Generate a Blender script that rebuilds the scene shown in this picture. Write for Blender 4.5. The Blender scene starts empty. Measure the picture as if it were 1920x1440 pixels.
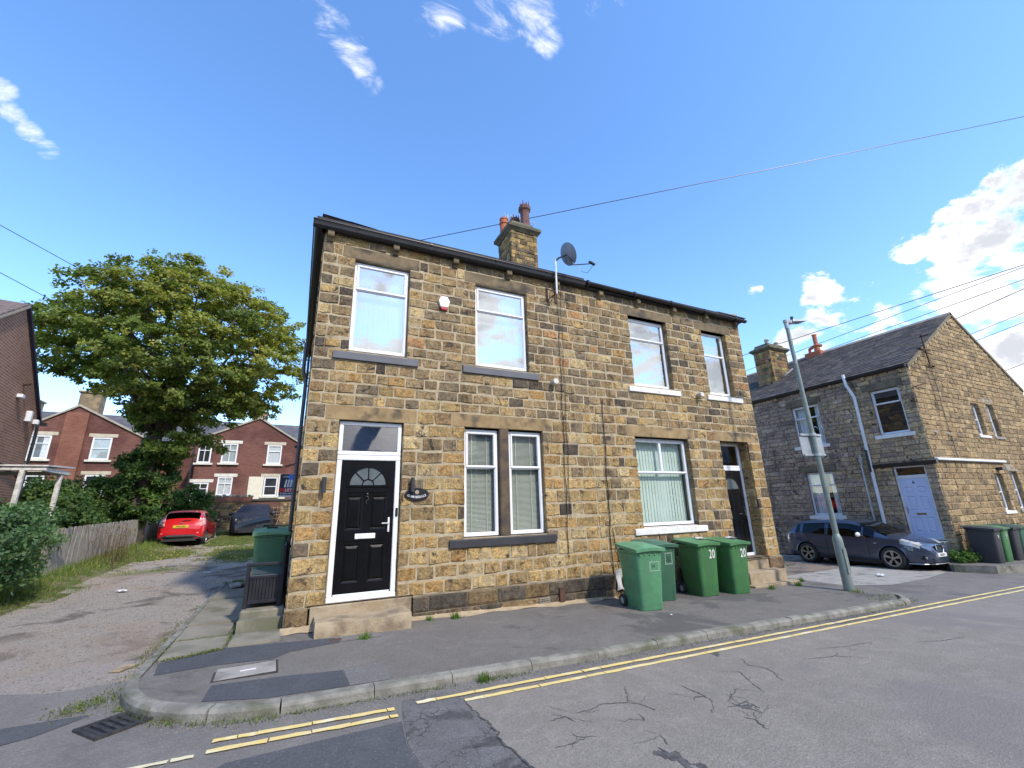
import bpy, bmesh, math, random
import numpy as np
from mathutils import Matrix, Vector, noise as mnoise
R = math.radians
random.seed(7)
rnd = random.Random(11)
scn = bpy.context.scene
col = scn.collection

# ------------------------------------------------------------------ camera
cam = bpy.data.cameras.new('camera')
cam.sensor_fit = 'HORIZONTAL'; cam.sensor_width = 36.0
cam.lens = 36.0 * 816.7 / 1920.0
cam.clip_start = 0.05; cam.clip_end = 2000
camo = bpy.data.objects.new('camera', cam); col.objects.link(camo)
_y, _p, _r = R(25.98), R(16.02), R(-1.67)
_f = Vector((math.sin(_y)*math.cos(_p), math.cos(_y)*math.cos(_p), math.sin(_p)))
_rt = Vector((math.cos(_y), -math.sin(_y), 0)); _up = _rt.cross(_f)
_rt, _up = _rt*math.cos(_r)+_up*math.sin(_r), -_rt*math.sin(_r)+_up*math.cos(_r)
_m = Matrix((_rt, _up, -_f)).transposed().to_4x4()
CAM = Vector((-0.019, -7.564, 1.161))
camo.matrix_world = Matrix.Translation(CAM) @ _m
scn.camera = camo

# ------------------------------------------------------------------ sky, sun, exposure
SUN_AZ, SUN_EL = 160.0, 44.0       # azimuth from +Y towards +X: in front of the facade, to the right
SKY = 0.15
w = bpy.data.worlds.new('World'); scn.world = w; w.use_nodes = True
nt = w.node_tree; nt.nodes.clear()
def N(tree, kind, **kw):
    n = tree.nodes.new(kind)
    for k, v in kw.items():
        if k == 'inp':
            for a, b in v.items():
                n.inputs[a].default_value = b
        else:
            setattr(n, k, v)
    return n
def math_n(tree, op, a=None, b=None, c=None, clamp=False):
    n = tree.nodes.new('ShaderNodeMath'); n.operation = op; n.use_clamp = clamp
    for i, v in enumerate((a, b, c)):
        if v is None: continue
        if isinstance(v, (int, float)): n.inputs[i].default_value = v
        else: tree.links.new(v, n.inputs[i])
    return n.outputs[0]
def maprange(tree, v, a, b, c=0.0, d=1.0, smooth=True):
    n = tree.nodes.new('ShaderNodeMapRange')
    n.interpolation_type = 'SMOOTHSTEP' if smooth else 'LINEAR'
    tree.links.new(v, n.inputs['Value'])
    n.inputs['From Min'].default_value = a; n.inputs['From Max'].default_value = b
    n.inputs['To Min'].default_value = c; n.inputs['To Max'].default_value = d
    return n.outputs[0]
def mixc(tree, fac, a, b, mode='MIX'):
    n = tree.nodes.new('ShaderNodeMix'); n.data_type = 'RGBA'; n.blend_type = mode
    for i, v in ((0, fac), (6, a), (7, b)):
        if isinstance(v, (int, float)): n.inputs[i].default_value = v
        elif isinstance(v, (tuple, list)): n.inputs[i].default_value = (*v[:3], 1)
        else: tree.links.new(v, n.inputs[i])
    return n.outputs[2]
sky = N(nt, 'ShaderNodeTexSky', sky_type='NISHITA', sun_disc=False, sun_elevation=R(SUN_EL), sun_rotation=R(SUN_AZ),
        altitude=100.0, air_density=1.0, dust_density=0.35, ozone_density=2.2)
tc = N(nt, 'ShaderNodeTexCoord')
GEN = tc.outputs['Generated']
def adir(az, el):
    az, el = R(az), R(el)
    return (math.sin(az)*math.cos(el), math.cos(az)*math.cos(el), math.sin(el))
sep = N(nt, 'ShaderNodeSeparateXYZ'); nt.links.new(GEN, sep.inputs[0])
# clouds: a bank of cumulus on the sun's side, a few wisps high up
def vnoise(scale, detail, rough, vec, dist=0.0):
    n = N(nt, 'ShaderNodeTexNoise', inp={'Scale': scale, 'Detail': detail, 'Roughness': rough, 'Distortion': dist})
    nt.links.new(vec, n.inputs['Vector']); return n.outputs['Fac']
mp = N(nt, 'ShaderNodeMapping'); nt.links.new(GEN, mp.inputs[0]); mp.inputs['Scale'].default_value = (1, 1, 1.7)
n1 = vnoise(7.5, 13, 0.64, mp.outputs[0], 0.25)
n1 = math_n(nt, 'SUBTRACT', math_n(nt, 'MULTIPLY', n1, 1.8), 0.40)
def blob(az, el, r_in, r_out):
    d = N(nt, 'ShaderNodeVectorMath', operation='DOT_PRODUCT'); nt.links.new(GEN, d.inputs[0]); d.inputs[1].default_value = adir(az, el)
    return maprange(nt, d.outputs['Value'], math.cos(R(r_out)), math.cos(R(r_in)))
def add(a, b): return math_n(nt, 'MAXIMUM', a, b)
cov = None
side = N(nt, 'ShaderNodeVectorMath', operation='DOT_PRODUCT'); nt.links.new(GEN, side.inputs[0]); side.inputs[1].default_value = (0.80, -0.60, 0.0)
s_side = maprange(nt, side.outputs['Value'], 0.22, 0.38)
bank = math_n(nt, 'MULTIPLY', s_side, maprange(nt, sep.outputs[2], 0.43, 0.31))
bk = N(nt, 'ShaderNodeVectorMath', operation='DOT_PRODUCT'); nt.links.new(GEN, bk.inputs[0]); bk.inputs[1].default_value = (0.12, -1.0, 0.0)
s_back = maprange(nt, bk.outputs['Value'], 0.06, 0.30)
back = math_n(nt, 'MULTIPLY', s_back, maprange(nt, sep.outputs[2], 0.85, 0.60))
back = math_n(nt, 'MULTIPLY', back, 0.84)
cov = add(bank, back)
for az, el, a, b, s in ((64.2, 21.8, 0.3, 3.4, .95), (57.0, 23.4, 0.3, 2.8, .8), (76.5, 22.8, 1.0, 5.0, 1), (72.3, 23.4, .5, 2.6, .9), (80.5, 23.5, 1.5, 5.5, .95)):
    cov = add(cov, math_n(nt, 'MULTIPLY', blob(az, el, a, b), s))
thr = math_n(nt, 'SUBTRACT', math_n(nt, 'ADD', n1, math_n(nt, 'MULTIPLY', cov, 0.62)), 0.98)
mask = maprange(nt, thr, 0.0, 0.16)
# wisps
mp2 = N(nt, 'ShaderNodeMapping'); nt.links.new(GEN, mp2.inputs[0]); mp2.inputs['Rotation'].default_value = (0.4, 0.3, 0.9); mp2.inputs['Scale'].default_value = (1.0, 3.0, 2.0)
n2 = vnoise(7.5, 12, 0.66, mp2.outputs[0], 0.5)
wc = None
for az, el, a, b, s in ((-8, 54.6, 0.2, 3.0, 1), (-5.4, 53.6, .2, 2.8, 1), (-2.8, 52.7, .2, 2.8, 1), (-.4, 51.9, 0.2, 2.8, 1), (1.6, 51.2, .2, 2.7, 1), (3.2, 50.3, .2, 2.5, 1), (4.6, 49.1, .2, 2.2, .95), (26, 57.5, .3, 5.2, .95), (32, 56.6, .3, 4.2, 1), (34.3, 53.8, .2, 2.6, 1), (15, 56.5, .3, 4.2, .85), (45, 56, .3, 3.5, .7),
                         (-30.5, 34.6, .2, 1.7, .9), (-29.3, 33.5, .2, 1.5, .92), (-28.0, 32.6, .2, 1.5, .95), (-26.6, 31.8, .2, 1.5, .95), (-30.4, 31.0, .2, 1.5, .8)):
    bb = math_n(nt, 'MULTIPLY', blob(az, el, a, b), s)
    wc = bb if wc is None else add(wc, bb)
thr2 = math_n(nt, 'SUBTRACT', math_n(nt, 'ADD', math_n(nt, 'MULTIPLY', n2, 1.35), math_n(nt, 'MULTIPLY', wc, 0.56)), 1.04)
mask2 = math_n(nt, 'MULTIPLY', maprange(nt, thr2, 0.0, 0.42), 0.9)
allm = add(mask, mask2)
# cloud brightness: white tops, grey denser bellies
n3 = vnoise(4.0, 6, 0.55, mp.outputs[0])
dens = maprange(nt, math_n(nt, 'ADD', thr, math_n(nt, 'MULTIPLY', math_n(nt, 'SUBTRACT', n3, 0.5), 1.1)), 0.10, 0.42)
ccol = mixc(nt, dens, (1.0/SKY, 1.0/SKY, 1.02/SKY), (0.55/SKY, 0.57/SKY, 0.62/SKY))
hs = N(nt, 'ShaderNodeHueSaturation', inp={'Hue': 0.500, 'Saturation': 1.16, 'Value': 2.12}); nt.links.new(sky.outputs[0], hs.inputs['Color'])
tint = mixc(nt, 1.0, hs.outputs[0], (0.87, 0.865, 0.91), 'MULTIPLY')
final = mixc(nt, allm, tint, ccol)
bg = N(nt, 'ShaderNodeBackground', inp={'Strength': SKY}); nt.links.new(final, bg.inputs[0])
wo = N(nt, 'ShaderNodeOutputWorld'); nt.links.new(bg.outputs[0], wo.inputs[0])

sl = bpy.data.lights.new('sun', 'SUN'); sl.energy = 3.1; sl.angle = R(3.0); sl.color = (1.0, 0.91, 0.78)
so = bpy.data.objects.new('sun', sl); col.objects.link(so)
so.rotation_euler = (-Vector(adir(SUN_AZ, SUN_EL))).to_track_quat('-Z', 'Y').to_euler()
so.location = (30, -30, 40)

scn.view_settings.view_transform = 'Standard'; scn.view_settings.look = 'None'
scn.view_settings.gamma = 1.0; scn.view_settings.exposure = 0.47
scn.view_settings.use_curve_mapping = False

# ------------------------------------------------------------------ mesh helpers
class MB:
    def __init__(s): s.v = []; s.f = []; s.m = []; s.c = []; s.cur = 0; s.colr = None
    def face(s, pts, mi=None):
        b = len(s.v); s.v += [tuple(p) for p in pts]; s.f.append(tuple(range(b, b+len(pts))))
        s.m.append(s.cur if mi is None else mi); s.c.append(s.colr)
    def add(s, verts, faces):
        b = len(s.v); s.v += [tuple(p) for p in verts]
        for f in faces: s.f.append(tuple(b+i for i in f)); s.m.append(s.cur); s.c.append(s.colr)
        return s
    def box(s, x0, x1, y0, y1, z0, z1, bev=0.0):
        if bev <= 0:
            V = [(x, y, z) for x in (x0, x1) for y in (y0, y1) for z in (z0, z1)]
            return s.add(V, [(0,1,3,2), (4,6,7,5), (0,4,5,1), (2,3,7,6), (0,2,6,4), (1,5,7,3)])
        b = min(bev, (x1-x0)*.45, (y1-y0)*.45, (z1-z0)*.45)
        V = []; idx = {}
        for ax in range(3):
            for sx in (0, 1):
                for sy in (0, 1):
                    for sz in (0, 1):
                        p = [x1 if sx else x0, y1 if sy else y0, z1 if sz else z0]
                        for k, (sg) in enumerate((sx, sy, sz)):
                            if k != ax: p[k] += -b if sg else b
                        idx[(ax, sx, sy, sz)] = len(V); V.append(p)
        F = []
        for ax in range(3):
            for sgn in (0, 1):
                q = []
                for a, c in ((0,0), (1,0), (1,1), (0,1)):
                    k = [0, 0, 0]; k[ax] = sgn; k[(ax+1) % 3] = a; k[(ax+2) % 3] = c
                    q.append(idx[(ax, *k)])
                F.append(tuple(q if sgn else q[::-1]))
        for ax in range(3):          # edges along ax
            o1, o2 = (ax+1) % 3, (ax+2) % 3
            for a in (0, 1):
                for c in (0, 1):
                    k0 = [0]*3; k1 = [0]*3; k0[o1] = k1[o1] = a; k0[o2] = k1[o2] = c; k1[ax] = 1
                    q = [idx[(o1, *k0)], idx[(o1, *k1)], idx[(o2, *k1)], idx[(o2, *k0)]]
                    F.append(tuple(q if (a ^ c) else q[::-1]))
        for k in [(a, c, d) for a in (0, 1) for c in (0, 1) for d in (0, 1)]:
            q = [idx[(0, *k)], idx[(1, *k)], idx[(2, *k)]]
            F.append(tuple(q if sum(k) % 2 else q[::-1]))
        return s.add(V, F)
    def cyl(s, p0, p1, r0, r1=None, n=12, cap=True):
        if r1 is None: r1 = r0
        p0, p1 = Vector(p0), Vector(p1); d = (p1-p0).normalized()
        a = d.orthogonal().normalized(); b = d.cross(a)
        V = []
        for p, r in ((p0, r0), (p1, r1)):
            for i in range(n):
                t = 2*math.pi*i/n; V.append(p + (a*math.cos(t)+b*math.sin(t))*r)
        F = [(i, (i+1) % n, n+(i+1) % n, n+i) for i in range(n)]
        if cap: F += [tuple(range(n))[::-1], tuple(range(n, 2*n))]
        return s.add(V, F)
    def tube(s, pts, r, n=6):
        pts = [Vector(p) for p in pts]; V = []; F = []
        prev = None
        for i, p in enumerate(pts):
            d = (pts[min(i+1, len(pts)-1)]-pts[max(i-1, 0)]).normalized()
            if prev is None: a = d.orthogonal().normalized()
            else:
                a = prev - d*prev.dot(d)
                a = a.normalized() if a.length > 1e-6 else d.orthogonal().normalized()
            prev = a; b = d.cross(a); rr = r[i] if isinstance(r, (list, tuple)) else r
            for k in range(n):
                t = 2*math.pi*k/n; V.append(p+(a*math.cos(t)+b*math.sin(t))*rr)
        for i in range(len(pts)-1):
            for k in range(n):
                F.append((i*n+k, i*n+(k+1) % n, (i+1)*n+(k+1) % n, (i+1)*n+k))
        F += [tuple(range(n))[::-1], tuple(range((len(pts)-1)*n, len(pts)*n))]
        return s.add(V, F)
    def lathe(s, prof, n=16, c=(0, 0, 0), cap=True):
        V = []; F = []
        for r, z in prof:
            for i in range(n):
                t = 2*math.pi*i/n; V.append((c[0]+r*math.cos(t), c[1]+r*math.sin(t), c[2]+z))
        for j in range(len(prof)-1):
            for i in range(n): F.append((j*n+i, j*n+(i+1) % n, (j+1)*n+(i+1) % n, (j+1)*n+i))
        if cap: F += [tuple(range(n))[::-1], tuple(range((len(prof)-1)*n, len(prof)*n))]
        return s.add(V, F)
    def prism(s, pts2, axis, a, b):
        """extrude polygon pts2 along axis ('x','y','z') from a to b"""
        def P(p, t):
            return {'x': (t, p[0], p[1]), 'y': (p[0], t, p[1]), 'z': (p[0], p[1], t)}[axis]
        n = len(pts2); V = [P(p, a) for p in pts2]+[P(p, b) for p in pts2]
        F = [(i, (i+1) % n, n+(i+1) % n, n+i) for i in range(n)]+[tuple(range(n))[::-1], tuple(range(n, 2*n))]
        return s.add(V, F)
    def grid(s, fn, nu, nv, cu=False):
        V = [fn(i/(nu-1 if not cu else nu), j/(nv-1)) for j in range(nv) for i in range(nu)]
        F = []
        for j in range(nv-1):
            for i in range(nu if cu else nu-1):
                F.append((j*nu+i, j*nu+(i+1) % nu, (j+1)*nu+(i+1) % nu, (j+1)*nu+i))
        return s.add(V, F)
    def mesh(s, name, mats, smooth=False, fixn=True, weld=False):
        me = bpy.data.meshes.new(name); me.from_pydata(s.v, [], s.f)
        for m in (mats if isinstance(mats, (list, tuple)) else [mats]): me.materials.append(m)
        if any(s.m): me.polygons.foreach_set('material_index', s.m)
        if fixn or weld:
            bm = bmesh.new(); bm.from_mesh(me)
            if weld: bmesh.ops.remove_doubles(bm, verts=bm.verts, dist=1e-5)
            if fixn: bmesh.ops.recalc_face_normals(bm, faces=bm.faces)
            bm.to_mesh(me); bm.free()
        if any(c is not None for c in s.c) and not weld:
            at = me.color_attributes.new('col', 'FLOAT_COLOR', 'CORNER')
            arr = []
            for p, c in zip(me.polygons, s.c):
                cc = c if c is not None else (.5, .5, .5)
                arr += [cc[0], cc[1], cc[2], 1.0]*p.loop_total
            at.data.foreach_set('color', arr)
        uv = me.uv_layers.new(name='UVMap')
        nl = len(me.loops); co = np.empty(len(me.vertices)*3); me.vertices.foreach_get('co', co); co = co.reshape(-1, 3)
        li = np.empty(nl, int); me.loops.foreach_get('vertex_index', li)
        nr = np.empty(len(me.polygons)*3); me.polygons.foreach_get('normal', nr); nr = nr.reshape(-1, 3)
        lt = np.empty(len(me.polygons), int); me.polygons.foreach_get('loop_total', lt)
        nn = np.abs(np.repeat(nr, lt, axis=0)); c = co[li]
        u = np.where(nn[:, 2] > .75, c[:, 0], np.where(nn[:, 0] > nn[:, 1], c[:, 1], c[:, 0]))
        v = np.where(nn[:, 2] > .75, c[:, 1], c[:, 2])
        uv.data.foreach_set('uv', np.stack([u, v], 1).ravel())
        if smooth: me.polygons.foreach_set('use_smooth', [True]*len(me.polygons))
        return me
    def xf(s, M):
        s.v = [tuple(M @ Vector(p)) for p in s.v]; return s

OFF = {}
def link(o, parent=None):
    col.objects.link(o)
    if parent is not None:
        o.parent = parent
        if parent.name in OFF: o.matrix_parent_inverse = Matrix.Translation(-OFF[parent.name])
    return o
def mk(name, mb, mats, parent=None, smooth=False, kind=None, label=None, cat=None, group=None, M=None, weld=False, fixn=True):
    if M is not None: mb.xf(M)
    o = bpy.data.objects.new(name, mb.mesh(name, mats, smooth, fixn=fixn, weld=weld)); link(o, parent)
    tag(o, label, cat, group, kind); return o
def tag(o, label=None, cat=None, group=None, kind=None):
    if label: o['label'] = label
    if cat: o['category'] = cat
    if group: o['group'] = group
    if kind: o['kind'] = kind
    return o
def thing(name, label, cat, loc=(0, 0, 0), rz=0.0, group=None, worldparts=False):
    o = bpy.data.objects.new(name, None); o.empty_display_size = .2; col.objects.link(o)
    o.location = loc; o.rotation_euler = (0, 0, rz); tag(o, label, cat, group)
    if worldparts: OFF[o.name] = Vector(loc)
    return o
def autosmooth(o, ang=35):
    me = o.data
    bm = bmesh.new(); bm.from_mesh(me)
    for e in bm.edges:
        e.smooth = not (len(e.link_faces) == 2 and e.calc_face_angle(0) > R(ang))
    for f in bm.faces: f.smooth = True
    bm.to_mesh(me); bm.free(); return o
def lerp(a, b, t): return a+(b-a)*t
def sstep(a, b, x):
    t = max(0.0, min(1.0, (x-a)/(b-a))); return t*t*(3-2*t)
def copy_tree(o, parent=None):
    c = o.copy(); col.objects.link(c); c.parent = parent
    for ch in [x for x in o.children]: copy_tree(ch, c)
    return c

# ------------------------------------------------------------------ materials
def newmat(name):
    m = bpy.data.materials.new(name); m.use_nodes = True; t = m.node_tree
    b = t.nodes['Principled BSDF']; return m, t, b
def npos(t): return t.nodes.new('ShaderNodeNewGeometry').outputs['Position']
def nz(t, scale, vec=None, detail=4, rough=.55, dist=0.0, out='Fac'):
    n = t.nodes.new('ShaderNodeTexNoise'); n.inputs['Scale'].default_value = scale; n.inputs['Detail'].default_value = detail
    n.inputs['Roughness'].default_value = rough; n.inputs['Distortion'].default_value = dist
    t.links.new(vec if vec is not None else npos(t), n.inputs['Vector']); return n.outputs[out]
def bump(t, b, h, strength, dist=0.01):
    n = t.nodes.new('ShaderNodeBump'); n.inputs['Strength'].default_value = strength; n.inputs['Distance'].default_value = dist
    t.links.new(h, n.inputs['Height']); t.links.new(n.outputs[0], b.inputs['Normal'])
def M(name, c, rough=.6, metal=0.0, c2=None, sc=6.0, lo=.35, hi=.65, bmp=0.0, bsc=60.0, bd=.004, coat=0.0, spec=.5, c3=None, sc3=1.5, lo3=.55, hi3=.7):
    m, t, b = newmat(name)
    b.inputs['Roughness'].default_value = rough; b.inputs['Metallic'].default_value = metal
    b.inputs['Specular IOR Level'].default_value = spec
    if coat: b.inputs['Coat Weight'].default_value = coat; b.inputs['Coat Roughness'].default_value = .04
    if c2 is None: c2 = tuple(x*.8 for x in c)
    o = mixc(t, maprange(t, nz(t, sc), lo, hi), c, c2)
    if c3: o = mixc(t, maprange(t, nz(t, sc3, detail=6), lo3, hi3), o, c3)
    t.links.new(o, b.inputs['Base Color'])
    if bmp: bump(t, b, nz(t, bsc, detail=5), bmp, bd)
    return m
def stone_mat(name, src, grime=1.0, relief=1.0):
    m, t, b = newmat(name); b.inputs['Roughness'].default_value = .9; b.inputs['Specular IOR Level'].default_value = .2
    oi = t.nodes.new('ShaderNodeObjectInfo'); ge = t.nodes.new('ShaderNodeNewGeometry')
    if src == 'obj': c = oi.outputs['Color']; rv = oi.outputs['Random']
    else:
        a = t.nodes.new('ShaderNodeAttribute'); a.attribute_name = 'col'; c = a.outputs['Color']; rv = ge.outputs['Random Per Island']
    pw = ge.outputs['Position']
    off = t.nodes.new('ShaderNodeVectorMath'); off.operation = 'ADD'; t.links.new(pw, off.inputs[0])
    cb = t.nodes.new('ShaderNodeCombineXYZ')
    t.links.new(math_n(t, 'MULTIPLY', rv, 57.0), cb.inputs[0]); t.links.new(math_n(t, 'MULTIPLY', rv, 131.0), cb.inputs[2]); t.links.new(cb.outputs[0], off.inputs[1])
    p = off.outputs[0]      # pattern differs from stone to stone
    c1 = mixc(t, maprange(t, nz(t, 7, p, 5, .62, 1.2), .42, .60, 0, .85), c, mixc(t, 1.0, c, (1.5, 1.4, 1.25), 'MULTIPLY'))
    c1 = mixc(t, maprange(t, nz(t, 11, p, 4, .6, 2.5), .50, .57, 0, .7), c1, mixc(t, 1.0, c1, (.66, .52, .36), 'MULTIPLY'))
    c2 = mixc(t, maprange(t, nz(t, 5.0, p, 6, .65, 1.4), .55, .66, 0, .8), c1, mixc(t, 1.0, c1, (.50, .44, .38), 'MULTIPLY'))
    c3 = mixc(t, maprange(t, nz(t, 4.2, p, 8, .72, .7), .56, .64, 0, .82*grime), c2, (.060, .050, .042))
    c3 = mixc(t, maprange(t, nz(t, 1.3, pw, 6, .65, .4), .56, .70, 0, .45*grime), c3, mixc(t, 1.0, c3, (.42, .40, .39), 'MULTIPLY'))
    mpn = t.nodes.new('ShaderNodeMapping'); mpn.inputs['Scale'].default_value = (3.2, 3.2, .55); t.links.new(pw, mpn.inputs[0])
    c3 = mixc(t, maprange(t, nz(t, 1.0, mpn.outputs[0], 7, .7, .3), .53, .68, 0, .6*grime), c3, mixc(t, 1.0, c3, (.36, .34, .33), 'MULTIPLY'))
    c4 = mixc(t, maprange(t, nz(t, 60, pw, 3, .6), .3, .7, 0, .55), c3, mixc(t, 1.0, c3, (.72, .70, .68), 'MULTIPLY'))
    t.links.new(c4, b.inputs['Base Color'])
    h = math_n(t, 'ADD', nz(t, 16, p, 6, .62, .8), math_n(t, 'MULTIPLY', nz(t, 90, pw, 4), .25))
    bump(t, b, h, 1.0*relief, .03); return m
STONE_O = stone_mat('stone_rockfaced', 'obj', 1.2); STONE_A = stone_mat('stone_rockfaced_joined', 'attr', 1.2)
STONE_OD = stone_mat('stone_sooty', 'obj', 1.25, .8); STONE_AD = stone_mat('stone_sooty_joined', 'attr', 1.25, .8)
MORTAR = M('mortar', (.43, .36, .24), .95, c2=(.34, .28, .185), sc=11, bmp=.5, bsc=140, c3=(.19, .155, .105), sc3=2.2, lo3=.50, hi3=.70)
MORTAR_D = M('mortar_grey', (.24, .19, .12), .95, c2=(.14, .115, .08), sc=5, bmp=.5, bsc=140)
LINTEL_UP = M('sooty_lintel_stone', (.20, .15, .085), .9, c2=(.13, .10, .06), sc=3.5, bmp=.5, bsc=40, bd=.006, c3=(.055, .046, .036), sc3=2.4, lo3=.46, hi3=.66)
LINTEL = M('lintel_stone', (.33, .235, .115), .9, c2=(.24, .165, .08), sc=3.5, bmp=.5, bsc=40, bd=.006, c3=(.085, .066, .045), sc3=2.6, lo3=.48, hi3=.68)
STEP = M('step_stone', (.36, .295, .20), .9, c2=(.30, .225, .135), sc=5, bmp=.7, bsc=35, bd=.012, c3=(.19, .145, .095), sc3=3.2, lo3=.50, hi3=.70)
UPVC = M('white_upvc', (.80, .81, .83), .28, c2=(.76, .77, .79), sc=3)
UPVC_D = M('weathered_upvc', (.70, .72, .75), .4, c2=(.62, .64, .66), sc=3)
GREYPAINT = M('grey_sill_paint', (.10, .105, .125), .55, c2=(.085, .09, .105), sc=4, bmp=.15, bsc=50)
DARKPAINT = M('dark_sill_paint', (.030, .031, .036), .5, c2=(.04, .04, .045), sc=4, bmp=.15, bsc=50)
WHITEPAINT = M('white_sill_paint', (.74, .73, .70), .6, c2=(.66, .645, .61), sc=5, bmp=.3, bsc=45, c3=(.42, .39, .34), sc3=9, lo3=.62, hi3=.72)
BLACKPL = M('black_plastic', (.012, .012, .014), .35, c2=(.018, .018, .02), sc=4)
GUTTER = M('gutter_black', (.014, .014, .017), .3, c2=(.022, .022, .025), sc=3)
SOFFIT = M('dark_fascia', (.03, .027, .025), .6)
COMPOSITE = M('black_composite_door', (.006, .006, .008), .30, c2=(.004, .004, .005), sc=5, bmp=.25, bsc=35, bd=.002, spec=.22)
CHROME = M('satin_chrome', (.75, .75, .74), .25, 1.0)
WHITEMET = M('white_enamel', (.8, .8, .79), .4)
LEAD = M('lead_flashing', (.36, .40, .46), .5, c2=(.28, .31, .37))
SLATE = M('slate', (.105, .10, .105), .6, c2=(.075, .072, .078), sc=2.5, bmp=.35, bsc=40, c3=(.16, .15, .13), sc3=1.2, lo3=.56, hi3=.7)
CLAYPOT = M('clay_pot', (.42, .13, .065), .8, c2=(.33, .10, .05), sc=5, bmp=.2)
DARKPOT = M('sooty_pot', (.155, .07, .06), .8, c2=(.09, .05, .05), sc=6, bmp=.2)
GALV = M('galvanised_steel', (.42, .45, .46), .5, .5, c2=(.33, .36, .37), sc=7)
RUST = M('rusty_iron', (.10, .045, .028), .85, c2=(.06, .035, .025), sc=12, bmp=.3)
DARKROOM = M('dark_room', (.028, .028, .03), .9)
BLIND = M('blind_fabric', (.43, .47, .47), .8, c2=(.38, .42, .42), sc=3)
BLINDG = M('blind_fabric_green', (.58, .68, .60), .8, c2=(.52, .62, .55), sc=3)
VENET = M('venetian_cream', (.60, .62, .53), .6, c2=(.55, .57, .48), sc=3)
CURTAIN = M('net_curtain', (.70, .71, .72), .9, c2=(.6, .61, .63), sc=9)
def glass(name, refl, tint=(.75, .8, .8), rough=.015):
    m, t, b = newmat(name); t.nodes.remove(b)
    g = N(t, 'ShaderNodeBsdfGlossy', inp={'Roughness': rough, 'Color': (.95, .97, 1, 1)})
    tr = N(t, 'ShaderNodeBsdfTransparent', inp={'Color': (*tint, 1)})
    lw = N(t, 'ShaderNodeLayerWeight', inp={'Blend': .5})
    f = math_n(t, 'ADD', math_n(t, 'MULTIPLY', math_n(t, 'POWER', lw.outputs['Facing'], 4.0), .8), refl, clamp=True)
    w_ = nz(t, 2.2, detail=2)
    bn = N(t, 'ShaderNodeBump', inp={'Strength': .10, 'Distance': .01}); t.links.new(w_, bn.inputs['Height']); t.links.new(bn.outputs[0], g.inputs['Normal'])
    mx = t.nodes.new('ShaderNodeMixShader'); t.links.new(f, mx.inputs[0]); t.links.new(tr.outputs[0], mx.inputs[1]); t.links.new(g.outputs[0], mx.inputs[2])
    t.links.new(mx.outputs[0], t.nodes['Material Output'].inputs[0]); return m
GLASS = glass('window_glass', .50, (.86, .9, .9)); GLASS_LOW = glass('window_glass_plain', .12, (.92, .95, .95))
CARGLASS = glass('car_glass', .035, (.10, .12, .13))
def brick_mat(name, c1, c2, cm, var):
    m, t, b = newmat(name); b.inputs['Roughness'].default_value = .9; b.inputs['Specular IOR Level'].default_value = .2
    uv = t.nodes.new('ShaderNodeUVMap').outputs[0]
    br = N(t, 'ShaderNodeTexBrick', inp={'Color1': (*c1, 1), 'Color2': (*c2, 1), 'Mortar': (*cm, 1), 'Scale': 1.0, 'Mortar Size': .007, 'Mortar Smooth': .2, 'Bias': 0.0, 'Brick Width': .228, 'Row Height': .076})
    t.links.new(uv, br.inputs['Vector'])
    o = mixc(t, maprange(t, nz(t, .55, detail=3), .42, .62, 0, .75), br.outputs['Color'], mixc(t, 1.0, br.outputs['Color'], var, 'MULTIPLY'))
    o = mixc(t, maprange(t, nz(t, 14), .35, .7, 0, .4), o, mixc(t, 1.0, o, (.62, .6, .6), 'MULTIPLY'))
    t.links.new(o, b.inputs['Base Color']); bump(t, b, br.outputs['Fac'], -.4, .01); return m
BRICK_RED = brick_mat('terrace_brick', (.215, .085, .065), (.155, .062, .052), (.21, .155, .13), (.55, .5, .55))
BRICK_BROWN = brick_mat('brown_brick', (.34, .18, .125), (.25, .135, .097), (.46, .37, .29), (.8, .75, .75))

# ------------------------------------------------------------------ terrain, road, pavement
def zroad(X, Y=0): return -.53-.025*X if X > -1 else -.505-.008*(X+1)
def zpav(X, Y): return -.405-.025*X+.016*Y
def zdrive(X, Y):
    h = float(np.interp(Y, [-3, 0, 5, 8, 12, 16, 20, 23], [-.50, -.46, -.385, -.25, -.11, .01, .30, .5]))
    h += .28*sstep(-4.2, -5.6, X)*sstep(2.0, 6.0, Y)
    return h
def nse(x, y, s=1.0, z=0.0): return mnoise.noise(Vector((x*s, y*s, z)))
def zground(X, Y):
    k = sstep(1.5, -.8, X)*sstep(-3.0, -1.2, Y)
    h = lerp(zroad(X, Y), zdrive(X, Y), k)
    if X < 6 and Y > 23.35: h = lerp(h, 1.9, sstep(23.35, 23.5, Y)*sstep(8, 3, X))
    if X < -1.3 and Y > -1 and X > -7: h += .018*nse(X, Y, .9)+.008*nse(X, Y, 3.1)
    return h
def grassw(X, Y):
    n = .45*nse(X, Y, 1.1)+.25*nse(X, Y, 3.3, 5)
    g = sstep(-4.15, -4.75, X+n*.7)*sstep(2.6, 3.6, Y+n)
    def el(cx, cy, rx, ry): return 1-sstep(.55, 1.05, math.hypot((X-cx)/rx, (Y-cy)/ry)+n*.6)
    g = max(g, .95*el(-1.7, 12.6, 1.35, 3.6), .95*el(-4.3, 13.2, 1.5, 2.3), .9*el(-2.4, 17.5, 1.6, 2.4), .5*el(-3.6, 8.6, 1.3, .7), .8*el(-1.1, 5.6, .35, .5))
    if X < -6.5 or (Y > 19 and X < 6): g = max(g, .8)
    if X > 10.5: g = max(0, el(14.2, 4.3, 2.2, 1.6))
    return max(0, min(1, g))
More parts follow.
